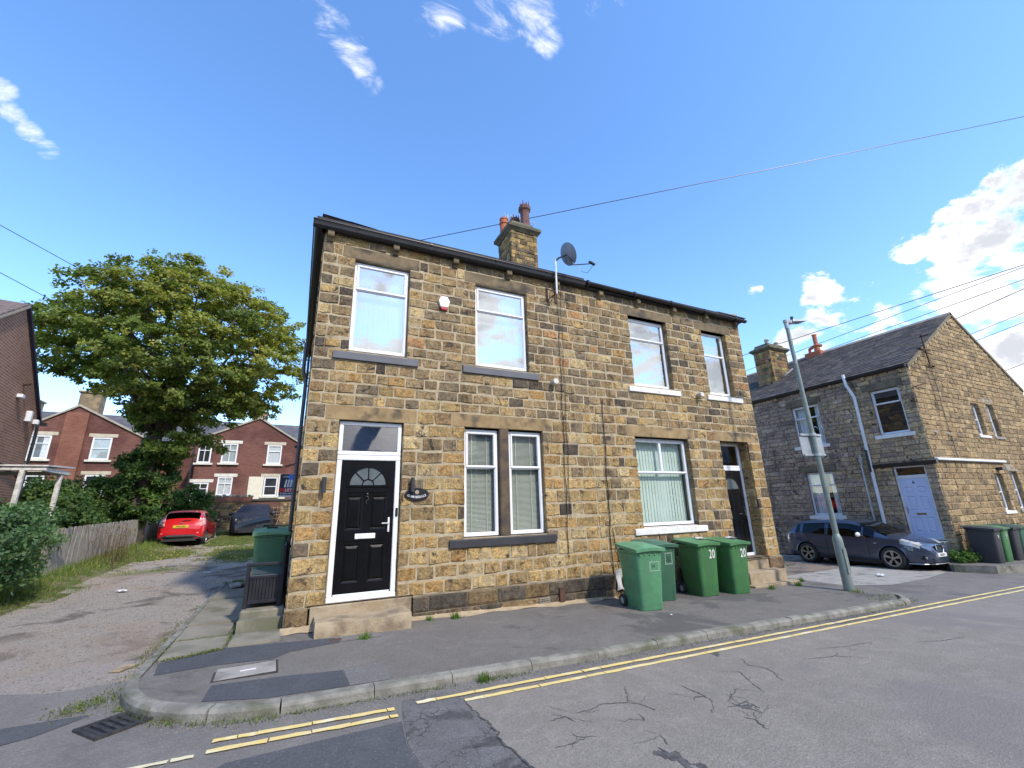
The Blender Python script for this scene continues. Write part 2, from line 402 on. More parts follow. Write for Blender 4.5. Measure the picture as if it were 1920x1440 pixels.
# drive / open ground
m, t, b = newmat('drive_gravel'); b.inputs['Roughness'].default_value = .95; b.inputs['Specular IOR Level'].default_value = .15
p = npos(t)
c = mixc(t, maprange(t, nz(t, 75, p, 4, .7), .3, .7), (.53, .465, .395), (.30, .265, .23))
c = mixc(t, maprange(t, nz(t, 220, p, 2, .6), .56, .74, 0, .7), c, (.42, .36, .33))
c = mixc(t, maprange(t, nz(t, .75, p, 6, .62, .8), .50, .60, 0, .85), c, (.14, .122, .105))
c = mixc(t, maprange(t, nz(t, 1.7, p, 5, .6), .54, .68, 0, .6), c, (.36, .32, .27))
at = t.nodes.new('ShaderNodeAttribute'); at.attribute_name = 'col'
sp = t.nodes.new('ShaderNodeSeparateColor'); t.links.new(at.outputs['Color'], sp.inputs[0])
gcol = mixc(t, maprange(t, nz(t, 6, p, 5), .35, .65), (.085, .115, .03), (.14, .135, .05))
gm = maprange(t, math_n(t, 'ADD', sp.outputs[0], math_n(t, 'MULTIPLY', math_n(t, 'SUBTRACT', nz(t, 14, p, 6, .7), .5), .9)), .35, .65)
c = mixc(t, gm, c, gcol)
c = mixc(t, sp.outputs[1], c, mixc(t, maprange(t, nz(t, 3, p, 6), .35, .65), (.20, .185, .175), (.13, .12, .115)))
c = mixc(t, maprange(t, nz(t, 26, p, 4, .7), .36, .66, 0, .5), c, mixc(t, 1.0, c, (.55, .53, .52), 'MULTIPLY'))
c = mixc(t, maprange(t, nz(t, .42, p, 5, .6, .5), .50, .62, 0, .5), c, (.38, .29, .215))
t.links.new(c, b.inputs['Base Color'])
bump(t, b, math_n(t, 'ADD', nz(t, 60, p, 5, .7), math_n(t, 'MULTIPLY', nz(t, 9, p, 4), .8)), 1.0, .03)
DRIVE = m
xs = [-400, -200, -100, -50, -30, -20, -15, -12, -10]+[x*.25 for x in range(-36, 5)]+[2, 4, 6, 8, 10, 10.5, 11, 12, 13, 14, 15, 16, 17, 18, 19, 22, 26, 30, 40, 60, 120, 250, 400]
ys = [-400, -200, -100, -50, -30, -20, -15, -10, -6, -4]+[y*.25 for y in range(-12, 98)]+[25, 26, 28, 32, 40, 60, 120, 250, 400]
g = MB(); V = []
for y in ys:
    for x in xs:
        V.append((x, y, zground(x, y)-(.02 if (y < -1.4 or x > 10.6) else 0)-(.25 if (-.9 < x < 10.6 and -2.3 < y < 6.9) else 0)))
nx = len(xs)
for j in range(len(ys)-1):
    for i in range(nx-1):
        cx, cy = (xs[i]+xs[i+1])/2, (ys[j]+ys[j+1])/2
        g.colr = (grassw(cx, cy), 1.0 if cx > 10.5 and cy < 3 else 0.0, 0)
        g.f.append((j*nx+i, j*nx+i+1, (j+1)*nx+i+1, (j+1)*nx+i)); g.m.append(0); g.c.append(g.colr)
g.v = V
ground = mk('ground', g, DRIVE, smooth=True, kind='structure', fixn=False)

# road: asphalt materials
def asphalt(name, a, bcol, spk, patch=None, psc=.6, crack=0.0, bs=.5):
    m, t, b = newmat(name); b.inputs['Roughness'].default_value = .88; b.inputs['Specular IOR Level'].default_value = .3
    p = npos(t)
    c = mixc(t, maprange(t, nz(t, 1.1, p, 6, .6, .5), .38, .64), a, bcol)
    c = mixc(t, maprange(t, nz(t, 160, p, 3, .65), .42, .72, 0, .75), c, tuple(x*.55 for x in a))
    c = mixc(t, maprange(t, nz(t, 55, p, 3, .7), .38, .66, 0, .55), c, tuple(x*.62 for x in a))
    c = mixc(t, maprange(t, nz(t, 210, p, 2, .5), .60, .72, 0, .8), c, spk)
    c = mixc(t, maprange(t, nz(t, 85, p, 2, .5), .63, .70, 0, .7), c, spk)
    c = mixc(t, maprange(t, nz(t, 3.2, p, 6, .7, .6), .45, .70, 0, .4), c, tuple(x*1.3 for x in a))
    c = mixc(t, maprange(t, nz(t, 28, p, 4, .75), .40, .68, 0, .5), c, tuple(x*.66 for x in a))
    vo = N(t, 'ShaderNodeTexVoronoi', inp={'Scale': 3.2, 'Randomness': 1.0}); t.links.new(p, vo.inputs['Vector'])
    c = mixc(t, maprange(t, vo.outputs['Distance'], .075, .06, 0, .55), c, tuple(x*.45 for x in spk) if name.startswith('road') else tuple(x*.8 for x in spk))
    if patch: c = mixc(t, maprange(t, nz(t, psc, p, 7, .65, .6), .54, .62, 0, .7), c, patch)
    if crack:
        v = N(t, 'ShaderNodeTexVoronoi', feature='DISTANCE_TO_EDGE', inp={'Scale': 9.0, 'Randomness': 1.0})
        va = N(t, 'ShaderNodeVectorMath', operation='ADD'); t.links.new(p, va.inputs[0])
        vs = N(t, 'ShaderNodeVectorMath', operation='SCALE', inp={'Scale': .12}); t.links.new(nz(t, 7, p, 4, .6, out='Color'), vs.inputs[0]); t.links.new(vs.outputs[0], va.inputs[1])
        t.links.new(va.outputs[0], v.inputs['Vector'])
        e = math_n(t, 'MULTIPLY', maprange(t, v.outputs['Distance'], .05, .0), maprange(t, nz(t, 2.6, p, 3), .42, .6, 0, crack))
        c = mixc(t, e, c, (.03, .03, .03))
    t.links.new(c, b.inputs['Base Color'])
    bump(t, b, math_n(t, 'ADD', nz(t, 48, p, 4, .75), math_n(t, 'MULTIPLY', nz(t, 12, p, 3), .5)), min(1, bs*1.6), .016); return m
ROAD_OLD = asphalt('road_old', (0.213, 0.197, 0.178), (0.171, 0.158, 0.142), (.36, .345, .33), (.115, .108, .104), .5)
ROAD_NEW = asphalt('road_resurfaced', (0.271, 0.246, 0.212), (0.237, 0.215, 0.184), (.42, .395, .37), (.19, .175, .162), .45, 0, .5)
ROAD_BROKEN = asphalt('road_broken_strip', (0.187, 0.182, 0.176), (0.132, 0.130, 0.127), (.36, .35, .33), (.06, .06, .06), 3.0, .9, .9)
ROAD_DARK = asphalt('road_dark_patch', (0.103, 0.106, 0.113), (0.090, 0.091, 0.098), (.27, .27, .27))
PAVE = asphalt('pavement_asphalt', (0.194, 0.180, 0.160), (0.164, 0.152, 0.133), (.29, .28, .265), (.085, .081, .078), .8)
PAVE_LIGHT = asphalt('pavement_patch_grey', (0.200, 0.193, 0.178), (0.174, 0.167, 0.154), (.33, .32, .31))
PAVE_DARK = asphalt('pavement_patch_dark', (0.088, 0.092, 0.103), (0.074, 0.078, 0.088), (.20, .20, .20))
KERB = M('kerb_stone', (.25, .24, .205), .9, c2=(.155, .15, .125), sc=5, bmp=.8, bsc=45, bd=.012, c3=(.10, .105, .065), sc3=2.9, lo3=.47, hi3=.68)
FLAG = M('flagstone', (.235, .215, .165), .9, c2=(.18, .165, .125), sc=3, bmp=.5, bsc=45, bd=.005, c3=(.13, .13, .085), sc3=1.7, lo3=.50, hi3=.66)
CONCRETE = M('concrete', (.33, .31, .275), .9, c2=(.26, .245, .215), sc=4, bmp=.4, bsc=90, c3=(.17, .16, .14), sc3=2)
def sheet(mb, poly, zf, n=1):
    mb.face([(x, y, zf(x, y)) for x, y in poly])
g = MB()
rx = [-60, -30, -15, -8, -5, -3, -2, -1.5, -1, 0, 2, 5, 8, 11, 14, 17, 20, 25, 35, 60, 90]
for i in range(len(rx)-1):
    for (ya, yb) in ((-60, -14), (-14, -6), (-6, -3), (-3, -1.9)):
        g.face([(rx[i], ya, zroad(rx[i])), (rx[i+1], ya, zroad(rx[i+1])), (rx[i+1], yb, zroad(rx[i+1])), (rx[i], yb, zroad(rx[i]))])
    if rx[i+1] <= -1:       # mouth of the drive
        yf = lambda x: -1.02+.16*math.sin(x*1.7)+.1*math.sin(x*4.3+1)
        n_ = 6
        for k in range(n_):
            xa = lerp(rx[i], rx[i+1], k/n_); xb = lerp(rx[i], rx[i+1], (k+1)/n_)
            zz = lambda x, y: max(zroad(x), zground(x, y)+.012)
            g.face([(xa, -1.9, zroad(xa)), (xb, -1.9, zroad(xb)), (xb, yf(xb), zz(xb, yf(xb))), (xa, yf(xa), zz(xa, yf(xa)))])
    if 11 <= rx[i] and rx[i+1] <= 20:   # side street beside the right house
        g.face([(rx[i], -1.9, zroad(rx[i])), (rx[i+1], -1.9, zroad(rx[i+1])), (rx[i+1], -.25, zroad(rx[i+1])), (rx[i], -.25, zroad(rx[i]))])
road = mk('road', g, ROAD_OLD, kind='structure', fixn=False)
def overlay(name, poly, mat, dz, zf=zroad, parent=road, sub=1):
    mb = MB(); mb.face([(x, y, zf(x, y)+dz) for x, y in poly]); return mk(name, mb, mat, parent, fixn=False)
mb = MB()
ex = [(1.60, -3.02), (1.585, -3.3), (1.62, -3.64), (1.59, -3.9), (1.63, -4.26), (1.66, -4.9), (1.8, -6)]
edge = [(1.8, -25)]+ex[::-1]
top_ = [(x, -2.985+.013*(x-1.6)) for x in (1.62, 6, 12, 18)]+[(40, -2.9), (90, -2.9)]
mb.face([(x, y, zroad(x)+.005) for x, y in edge+top_+[(90, -25)]])
mk('resurfaced_layer', mb, ROAD_NEW, road, fixn=False)
overlay('broken_strip', [(.98, -9)]+[(.97, -4.4), (.93, -3.6), (1.0, -3.1), (1.06, -2.78), (1.5, -2.74), (1.6, -3.03), (1.585, -3.3), (1.62, -3.64), (1.59, -3.9), (1.63, -4.26), (1.66, -4.9), (1.79, -6), (1.79, -9)], ROAD_BROKEN, .0035)
overlay('dark_patch', [(-.3, -3.30), (.97, -3.20), (.92, -3.6), (.96, -4.4), (.97, -8), (-2.2, -8), (-1.2, -4.3)], ROAD_DARK, .0042)
overlay('dark_patch', [(-2.7, -2.55), (-1.75, -2.12), (-1.3, -1.62), (-1.55, -1.35), (-2.3, -1.45), (-3.3, -1.7)], ROAD_DARK, .0042, zf=lambda x, y: zroad(x))
# side street apron in concrete
overlay('concrete_apron', [(11.35, -.4), (13.2, -1.15), (15.2, -1.0), (17.4, -.6), (17.4, 1.6), (14.5, 1.2), (11.2, .9)], CONCRETE, .0045)
# yellow lines, worn and broken
YEL = M('yellow_road_paint', (.70, .53, .17), .8, c2=(.64, .51, .22), sc=14, bmp=.3, bsc=120, c3=(.70, .63, .42), sc3=4.0, lo3=.50, hi3=.66)
YELP = M('pale_yellow_paint', (.66, .60, .40), .8, c2=(.58, .52, .33), sc=14, bmp=.3, bsc=120)
def line(path, wd, mat, seed, lab):
    r_ = random.Random(seed); mb = MB()
    (x0, y0), (x1, y1) = path
    L = math.hypot(x1-x0, y1-y0); s = 0.0
    ux, uy = (x1-x0)/L, (y1-y0)/L
    while s < L:
        l = min(r_.uniform(.12, .42)*(1+.12*s), L-s)
        a0, a1, b0, b1 = [r_.gauss(0, .006) for _ in range(4)]
        P = []
        n = 3
        for k in range(n+1):
            q = s+l*k/n; P.append((x0+ux*q-uy*(wd/2+r_.gauss(0, .004)), y0+uy*q+ux*(wd/2+r_.gauss(0, .004))))
        for k in range(n, -1, -1):
            q = s+l*k/n+r_.gauss(0, .006); P.append((x0+ux*q+uy*(wd/2+r_.gauss(0, .004)), y0+uy*q-ux*(wd/2+r_.gauss(0, .004))))
        mb.face([(x, y, zroad(x)+.010) for x, y in P])
        s += l+r_.uniform(.004, .014)
    o = mk('yellow_line', mb, mat, road, fixn=False); tag(o, lab)
line(((-.43, -2.90), (.96, -2.93)), .062, YEL, 1, 'short faded yellow line by the corner kerb, kerb side')
line(((-.45, -3.07), (.96, -3.085)), .062, YEL, 2, 'short faded yellow line by the corner kerb, road side')
line(((1.17, -2.89), (18, -2.66)), .062, YEL, 3, 'long yellow line nearest the kerb')
line(((1.60, -3.04), (18, -2.85)), .062, YEL, 4, 'long yellow line on the road side')
line(((-2.6, -3.15), (-.52, -3.10)), .05, YELP, 5, 'worn pale line stub at the left')
# cracks and tar stains
CRACKM = M('crack_tar', (.055, .053, .052), .9, c2=(.10, .096, .092), sc=22, lo=.4, hi=.6)
CR = [[(3.17,-3.42),(3.03,-3.64),(2.93,-3.75),(2.7,-3.69),(2.55,-3.73),(2.37,-3.73)],[(2.93,-3.75),(3.02,-3.83),(3.05,-4.0)],[(2.08,-3.76),(2.25,-3.75),(2.28,-3.86)],[(2.17,-4.0),(2.15,-4.1),(2.21,-4.13),(2.07,-4.17),(1.91,-4.16)],[(3.69,-3.65),(3.7,-3.91),(3.65,-4.11)],[(4.14,-3.97),(3.92,-4.08),(3.81,-4.14)],[(3.68,-4.24),(3.82,-4.25),(3.94,-4.23),(3.92,-4.38)],[(5.0,-3.35),(4.87,-3.55),(4.95,-3.72),(4.75,-4.04)],[(4.39,-3.56),(4.58,-3.66),(4.43,-3.88),(4.3,-4.15)],[(3.61,-4.43),(3.68,-4.51),(3.61,-4.68)],[(2.87,-3.99),(2.82,-4.11)],[(3.52,-3.99),(3.59,-3.95),(3.71,-3.97)],[(3.79,-4.13),(3.79,-4.29),(3.84,-4.39),(3.83,-4.46)],[(2.76,-4.38),(2.7,-4.5)],
      [(6.2,-3.5),(6.6,-3.62),(7.2,-3.66)],[(5.6,-3.7),(6.1,-3.8),(6.3,-3.95)],[(7.6,-3.9),(8.1,-4.05),(8.6,-4.1)]]
def ribbon(mb, pts, wd, r_, dz=.0085):
    P = [Vector((x, y, 0)) for x, y in pts]; Q = []
    for a, b_ in zip(P, P[1:]):
        n = max(2, int((b_-a).length/.035)); d = (b_-a).normalized(); s = Vector((-d.y, d.x, 0))
        for k in range(n): Q.append(a.lerp(b_, k/n)+s*r_.gauss(0, .009))
    Q.append(P[-1]); n = len(Q)
    for i in range(n-1):
        d = (Q[i+1]-Q[i]).normalized(); s = Vector((-d.y, d.x, 0))
        w0 = wd*(.35+.9*r_.random())*math.sin(math.pi*min(.96, max(.04, i/n)))**.5; w1 = wd*(.35+.9*r_.random())*math.sin(math.pi*min(.96, max(.04, (i+1)/n)))**.5
        q = [Q[i]-s*w0, Q[i+1]-s*w1, Q[i+1]+s*w1, Q[i]+s*w0]
        mb.face([(v.x, v.y, zroad(v.x)+dz) for v in q])
r_ = random.Random(3)
for pl in CR:
    mb = MB(); ribbon(mb, pl, .0065, r_)
    for q in range(2):
        a_ = Vector((*r_.choice(pl[1:] if len(pl) > 2 else pl), 0)); an = r_.random()*6.28; l_ = r_.uniform(.08, .28); ribbon(mb, [(a_.x, a_.y), (a_.x+l_*math.cos(an), a_.y+l_*math.sin(an))], .003, r_, .0082)
    mk('crack', mb, CRACKM, road, fixn=False)
mb = MB(); ribbon(mb, ex+[(1.8, -8)], .016, r_, .009); mk('seam', mb, CRACKM, road, fixn=False)
def stain(cx, cy, rx_, ry_, seed, mat=CRACKM, zf=zroad, parent=road, dz=.0078, name='tar_stain'):
    mb = MB(); r2 = random.Random(seed); n = 40; ph = [r2.uniform(0, 6.28) for _ in range(6)]
    P = []
    for k in range(n):
        a = 2*math.pi*k/n; q = 1+.28*math.sin(3*a+ph[0])+.2*math.sin(5*a+ph[1])+.16*math.sin(9*a+ph[2])+r2.gauss(0, .08)
        x, y = cx+rx_*q*math.cos(a), cy+ry_*q*math.sin(a); P.append((x, y, zf(x, y)+dz))
    mb.face(P); mk(name, mb, mat, parent, fixn=False)
stain(2.62, -4.68, .05, .13, 1); stain(2.55, -4.58, .03, .06, 2); stain(3.84, -4.30, .07, .045, 3); stain(4.87, -3.06, .06, .09, 4); stain(2.68, -4.9, .04, .12, 6)
# iron road gully
gl = thing('gully_grate', 'black iron drain grate in the road by the corner kerb', 'drain grate', (-1.22, -2.18, zroad(-1.2)), R(38))
gl.scale = (.86, .86, 1)
IRON = M('cast_iron', (.055, .053, .052), .55, .6, c2=(.10, .09, .085), sc=14, bmp=.3)
mb = MB()
for (a, b_, c_, d) in ((-.25, .25, -.22, -.18), (-.25, .25, .18, .22), (-.25, -.21, -.18, .18), (.21, .25, -.18, .18)): mb.box(a, b_, c_, d, -.02, .022)
mk('frame', mb, IRON, gl)
for k in range(6):
    x = -.178+k*.0715
    mb = MB(); mb.box(x-.018, x+.018, -.178, .178, -.01, .020, .004); mk('bar', mb, IRON, gl)
mb = MB(); mb.box(-.208, .208, -.178, .178, -.02, .009); mk('pit', mb, BLACKPL, gl)

# pavement
g = MB()
arc = [(-1.28*math.sin(a), -1.30-1.16*math.cos(a)) for a in [R(x) for x in range(0, 91, 10)]]
outl = [(10.6, -2.44)]+arc+[(-1.28, 5.0), (-.02, 5.0), (-.02, -.10), (.3, -.13), (10.9, -.13), (10.9, .5), (11.25, .4), (11.4, -1.5), (11.2, -2.1)]
g.face([(x, y, zpav(x, y)) for x, y in outl])
sk = [(x, y) for x, y in outl]
for a, b_ in zip(sk, sk[1:]+sk[:1]): g.face([(a[0], a[1], zpav(*a)), (b_[0], b_[1], zpav(*b_)), (b_[0], b_[1], -1.2), (a[0], a[1], -1.2)])
pave = mk('pavement', g, PAVE, kind='structure')
ov = lambda n, poly, mat, dz: overlay(n, poly, mat, dz, zpav, pave)
ov('dark_patch', [(-1.24, -.86), (-.75, -.50), (.62, -.62), (.66, -.86), (.1, -1.0), (-.1, -1.22), (-.65, -1.18), (-1.18, -1.28)], PAVE_DARK, .004)
ov('dark_patch', [(-.62, -2.24), (-.1, -2.40), (.62, -2.42), (.60, -1.94), (.0, -1.86), (-.6, -1.84)], PAVE_DARK, .004)
ov('grey_patch', [(.625, -2.42), (1.02, -2.42), (1.04, -1.86), (.61, -1.93)], PAVE_LIGHT, .0045)
ov('grey_patch', [(.67, -.84), (1.2, -.80), (1.22, -.50), (1.05, -.60), (.67, -.62)], PAVE_LIGHT, .0045)
ov('pale_strip', [(9.2, -1.35), (10.6, -1.42), (10.6, -1.30), (9.25, -1.2)], PAVE_LIGHT, .0045)
# cover slab
cs = thing('cover_slab', 'pale concrete infill access cover set in the corner pavement', 'access cover', (-.33, -1.52, zpav(-.33, -1.52)), 0)
mb = MB(); mb.box(-.28, .28, -.20, .20, -.03, .010, .004); mk('slab', mb, CONCRETE, cs)
mb = MB()
for (a, b_, c_, d) in ((-.30, .30, -.215, -.202), (-.30, .30, .202, .215), (-.30, -.283, -.202, .202), (.283, .30, -.202, .202)): mb.box(a, b_, c_, d, -.03, .009)
mk('frame', mb, IRON, cs)
mb = MB(); mb.box(-.06, .09, -.02, .012, .0105, .013); mk('white_mark', mb, WHITEPAINT, cs)
cs.rotation_euler = (0, 0, R(2))
mb = MB(); mb.box(-.07, .07, -.045, .045, -.03, .006, .003); o = mk('stop_tap_cover', mb, RUST, label='small rusty iron stop tap cover beside the door step', cat='access cover'); o.location = (.62, -.73, zpav(.6, -.73)+.003)
# kerb stones
kerb = bpy.data.objects.new('kerb', None); col.objects.link(kerb); tag(kerb, kind='structure')
def kstone(pts_out, pts_in, hz_out, down=.2, nm='kerb_stone'):
    """one kerb stone between front (out) and back (in) polylines"""
    mb = MB(); n = len(pts_out); j = [rnd.gauss(0, .003) for _ in range(2)]
    sec = []
    for k in range(n):
        o_, i_ = Vector((*pts_out[k], 0)), Vector((*pts_in[k], 0)); d = (i_-o_).normalized()
        zt = zpav(i_.x, i_.y)+.006+lerp(j[0], j[1], k/max(1, n-1))
        f0 = o_+d*.0; f1 = o_+d*.012; f2 = o_+d*.035
        zb = zt-down
        sec.append([(f0.x, f0.y, zb), (f1.x, f1.y, zt-.035), (f2.x, f2.y, zt-.006), (i_.x, i_.y, zt), (i_.x, i_.y, zb)])
    for k in range(n-1):
        for q in range(4): mb.face([sec[k][q], sec[k+1][q], sec[k+1][q+1], sec[k][q+1]])
    mb.face(sec[0]); mb.face(sec[-1][::-1])
    o = mk(nm, mb, KERB, kerb); return o
x = .02
jo = [.03, .84, 1.63, 2.56, 3.47, 4.42, 5.34, 6.3, 7.2, 8.1, 9.0, 9.9, 10.55]
for a, b_ in zip(jo, jo[1:]):
    n = 4; e = .004
    wob = lambda x: .012*math.sin(x*1.3)
    xs_ = [lerp(a+e, b_-e, k/n) for k in range(n+1)]
    kstone([(q, -2.585+wob(q)) for q in xs_], [(q, -2.455+wob(q)) for q in xs_], 0)
angs = [0, 24, 48, 70, 90]
for a, b_ in zip(angs, angs[1:]):
    A = [R(lerp(a+.4, b_-.4, k/5)) for k in range(6)]
    kstone([(-1.41*math.sin(q)+.03*math.cos(q), -1.30-1.285*math.cos(q)) for q in A], [(-1.28*math.sin(q)+.03*math.cos(q), -1.30-1.155*math.cos(q)) for q in A], 0)
y = -1.295
while y < 4.9:
    l = rnd.uniform(.8, 1.15)
    yy = [y+.005, y+l/2, y+l-.005]
    kstone([(-1.405+.01*math.sin(q*2), q) for q in yy], [(-1.29+.01*math.sin(q*2), q) for q in yy], 0)
    y += l
A = [R(q) for q in (0, 22, 45, 68, 90)]
kstone([(10.56+.85*math.sin(q), -1.72-.865*math.cos(q)) for q in A], [(10.56+.72*math.sin(q), -1.72-.735*math.cos(q)) for q in A], 0)
# flagstones beside the house (left)
flags = [(-1.26, -.68, .02, -.70), (-1.27, .01, .80, -.66), (-1.27, .83, 1.75, -.62), (-1.27, 1.78, 2.7, -.62), (-1.27, 2.73, 3.7, -.60)]
fy = [-.80, .02, .80, 1.80, 2.75, 3.75]
for k in range(5):
    mb = MB(); j = rnd.gauss(0, .006)
    x0, x1 = -1.265, -.66+rnd.gauss(0, .02); y0, y1 = fy[k]+.012, fy[k+1]-.012
    sl_ = (.22 if k == 0 else .06)
    pts = [(x0, y0), (x1, y0+sl_), (x1, y1+.06), (x0, y1)]
    zt = lambda x, y: zpav(x, y)+.018+.01*k+j
    mb.add([(x, y, zt(x, y)) for x, y in pts]+[(x, y, zt(x, y)-.06) for x, y in pts], [(0, 1, 2, 3), (0, 4, 5, 1), (1, 5, 6, 2), (2, 6, 7, 3), (3, 7, 4, 0)])
    mk('flagstone', mb, FLAG, pave)
for pts, h in (([(-.62, -.50), (-.04, -.46), (-.04, .10), (-.60, .02)], .03), ([(-.60, .06), (-.03, .14), (-.03, .30), (-.58, .26)], .17)):
    mb = MB(); mb.add([(x, y, zpav(x, y)+h) for x, y in pts]+[(x, y, zpav(x, y)-.05) for x, y in pts], [(0, 1, 2, 3), (0, 4, 5, 1), (1, 5, 6, 2), (2, 6, 7, 3), (3, 7, 4, 0)]); mk('flagstone', mb, FLAG, pave)
mb = MB(); mb.box(-.60, -.03, .29, 2.6, -.6, -.135, .02); mk('raised_slab', mb, FLAG, pave)
# brick paver row across the flags at the back, rubble
BRK = M('paver_brick', (.24, .14, .11), .9, c2=(.17, .10, .085), sc=9, bmp=.3)
for k in range(9):
    mb = MB(); mb.box(-1.24+k*.068, -1.18+k*.068, 3.80, 4.0, -.5, -.325+rnd.gauss(0, .004), .004); mk('brick', mb, BRK, pave)
for k in range(7):
    mb = MB(); cx, cy = -1.1+rnd.random()*.8, 4.25+rnd.random()*.8
    mb.box(-.14, .14, -.1, .1, -.03, .03, .015); o = mk('rubble_slab', mb, FLAG if k % 2 else CONCRETE, label='broken stone slab in the rubble behind the flagged path', cat='stone slab', group='rubble slabs behind the flagged path')
    o.location = (cx, cy, zpav(cx, cy)+.05); o.rotation_euler = (rnd.gauss(0, .15), rnd.gauss(0, .15), rnd.random()*3)
# moss and weeds in joints: one mass of small leaves
def leaf_mat(name, c1, c2, trans=.42):
    m, t, b = newmat(name); b.inputs['Roughness'].default_value = .55; b.inputs['Specular IOR Level'].default_value = .3
    a = t.nodes.new('ShaderNodeAttribute'); a.attribute_name = 'col'
    t.links.new(a.outputs['Color'], b.inputs['Base Color'])
    tl = t.nodes.new('ShaderNodeBsdfTranslucent'); t.links.new(mixc(t, 1.0, a.outputs['Color'], (1.3, 1.35, .6), 'MULTIPLY'), tl.inputs[0])
    mx = t.nodes.new('ShaderNodeMixShader'); mx.inputs[0].default_value = trans
    t.links.new(b.outputs[0], mx.inputs[1]); t.links.new(tl.outputs[0], mx.inputs[2]); t.links.new(mx.outputs[0], t.nodes['Material Output'].inputs[0]); return m
LEAF = leaf_mat('leaves', None, None)
GRASSM = leaf_mat('grass_blades', None, None, .3)

# ------------------------------------------------------------------ stone walling
def stone_variants(n, seed, bulge=.021, deep=.11):
    r_ = random.Random(seed); out = []
    for _ in range(n):
        xs_ = [-.5, -.452+r_.gauss(0, .012), r_.gauss(0, .09), .452+r_.gauss(0, .012), .5]
        zs_ = [-.5, -.385+r_.gauss(0, .03), .385+r_.gauss(0, .03), .5]
        tilt = r_.gauss(0, .010); tz = r_.gauss(0, .012)
        V = []; F = []
        for j, z in enumerate(zs_):
            for i, x in enumerate(xs_):
                rim = i in (0, 4) or j in (0, 3)
                y = r_.gauss(0, .0012) if rim else min(-.0125, -bulge*r_.uniform(.55, 1.15)+tilt*x+tz*z)
                jx = 0 if i in (0, 4) else r_.gauss(0, .02); jz = 0 if j in (0, 3) else r_.gauss(0, .03)
                if rim: jx += r_.gauss(0, .004); jz += r_.gauss(0, .010)
                V.append((x+jx, y, z+jz))
        for j in range(3):
            for i in range(4): F.append((j*5+i, j*5+i+1, (j+1)*5+i+1, (j+1)*5+i))
        ring = [0, 1, 2, 3, 4, 9, 14, 19, 18, 17, 16, 15, 10, 5]
        nb = len(V)
        for q in ring: V.append((V[q][0], deep, V[q][2]))
        for k in range(len(ring)):
            a, b_ = ring[k], ring[(k+1) % len(ring)]
            F.append((b_, a, nb+k, nb+(k+1) % len(ring)))
        out.append((V, F))
    return out
def lay(rows, x0, x1, holes, wr, seed, joint=.010):
    """split rows of stones round the holes (xa,xb,za,zb); returns (xa,xb,za,zb)"""
    r_ = random.Random(seed); out = []
    for za, zb in rows:
        cuts = sorted({x0, x1}|{min(max(h[0], x0), x1) for h in holes if h[2] < zb-.01 and h[3] > za+.01}|{min(max(h[1], x0), x1) for h in holes if h[2] < zb-.01 and h[3] > za+.01})
        for a, b_ in zip(cuts, cuts[1:]):
            if b_-a < .02: continue
            mid = (a+b_)/2; spans = [(za, zb)]
            for h in holes:
                if h[0] <= mid <= h[1]:
                    ns = []
                    for p_, q_ in spans:
                        if h[3] <= p_ or h[2] >= q_: ns.append((p_, q_)); continue
                        if h[2]-p_ > .03: ns.append((p_, h[2]))
                        if q_-h[3] > .03: ns.append((h[3], q_))
                    spans = ns
            for p_, q_ in spans:
                x = a; first = True
                while x < b_-.01:
                    wd = r_.uniform(*wr)*(.7+.6*r_.random())
                    if first: wd *= r_.uniform(.45, 1.0); first = False
                    if b_-(x+wd) < wr[0]*.55: wd = b_-x
                    if b_-x-wd < 0: wd = b_-x
                    if wd > wr[1]*1.55: wd = wd/2
                    jz = r_.gauss(0, .002)
                    out.append((x+joint/2, x+wd-joint/2, p_+joint/2+jz, q_-joint/2+jz)); x += wd
    return out
def place(stones, parent, O, th, palette, mats, variants, seed, nmax=300, name='stone', shade=None, joinname='walling'):
    """stones in wall coordinates (u, z) from origin O, wall turned by th about z"""
    r_ = random.Random(seed); ct, st = math.cos(th), math.sin(th)
    def wp(u, z): return Vector((O[0]+u*ct, O[1]+u*st, O[2]+z))
    order = sorted(stones, key=lambda s: -((s[1]-s[0])*(s[3]-s[2]))/((wp((s[0]+s[1])/2, (s[2]+s[3])/2)-CAM).length**2))
    meshes = []
    for V, F in variants:
        mb = MB(); mb.add(V, F); meshes.append(mb.mesh(name, mats[0], fixn=False))
    for s in order[:nmax]:
        o = bpy.data.objects.new(name, r_.choice(meshes)); link(o, parent)
        o.location = wp((s[0]+s[1])/2, (s[2]+s[3])/2); o.rotation_euler = (0, 0, th)
        fl = r_.choice((-1, 1)); o.scale = (s[1]-s[0], r_.uniform(.75, 1.25), s[3]-s[2])
        o.color = (*palette((s[0]+s[1])/2, (s[2]+s[3])/2, r_), 1)
    rest = order[nmax:]
    if rest:
        mb = MB()
        for s in rest:
            V, F = r_.choice(variants); c = wp((s[0]+s[1])/2, (s[2]+s[3])/2)
            mb.colr = palette((s[0]+s[1])/2, (s[2]+s[3])/2, r_)
            mb.add([(c.x+v[0]*(s[1]-s[0])*ct-v[1]*st, c.y+v[0]*(s[1]-s[0])*st+v[1]*ct, c.z+v[2]*(s[3]-s[2])) for v in V], F)
        o = mk(joinname, mb, mats[1], parent, fixn=False, kind='stuff')
VAR = stone_variants(22, 5); VARF = stone_variants(14, 9, .014, .10)
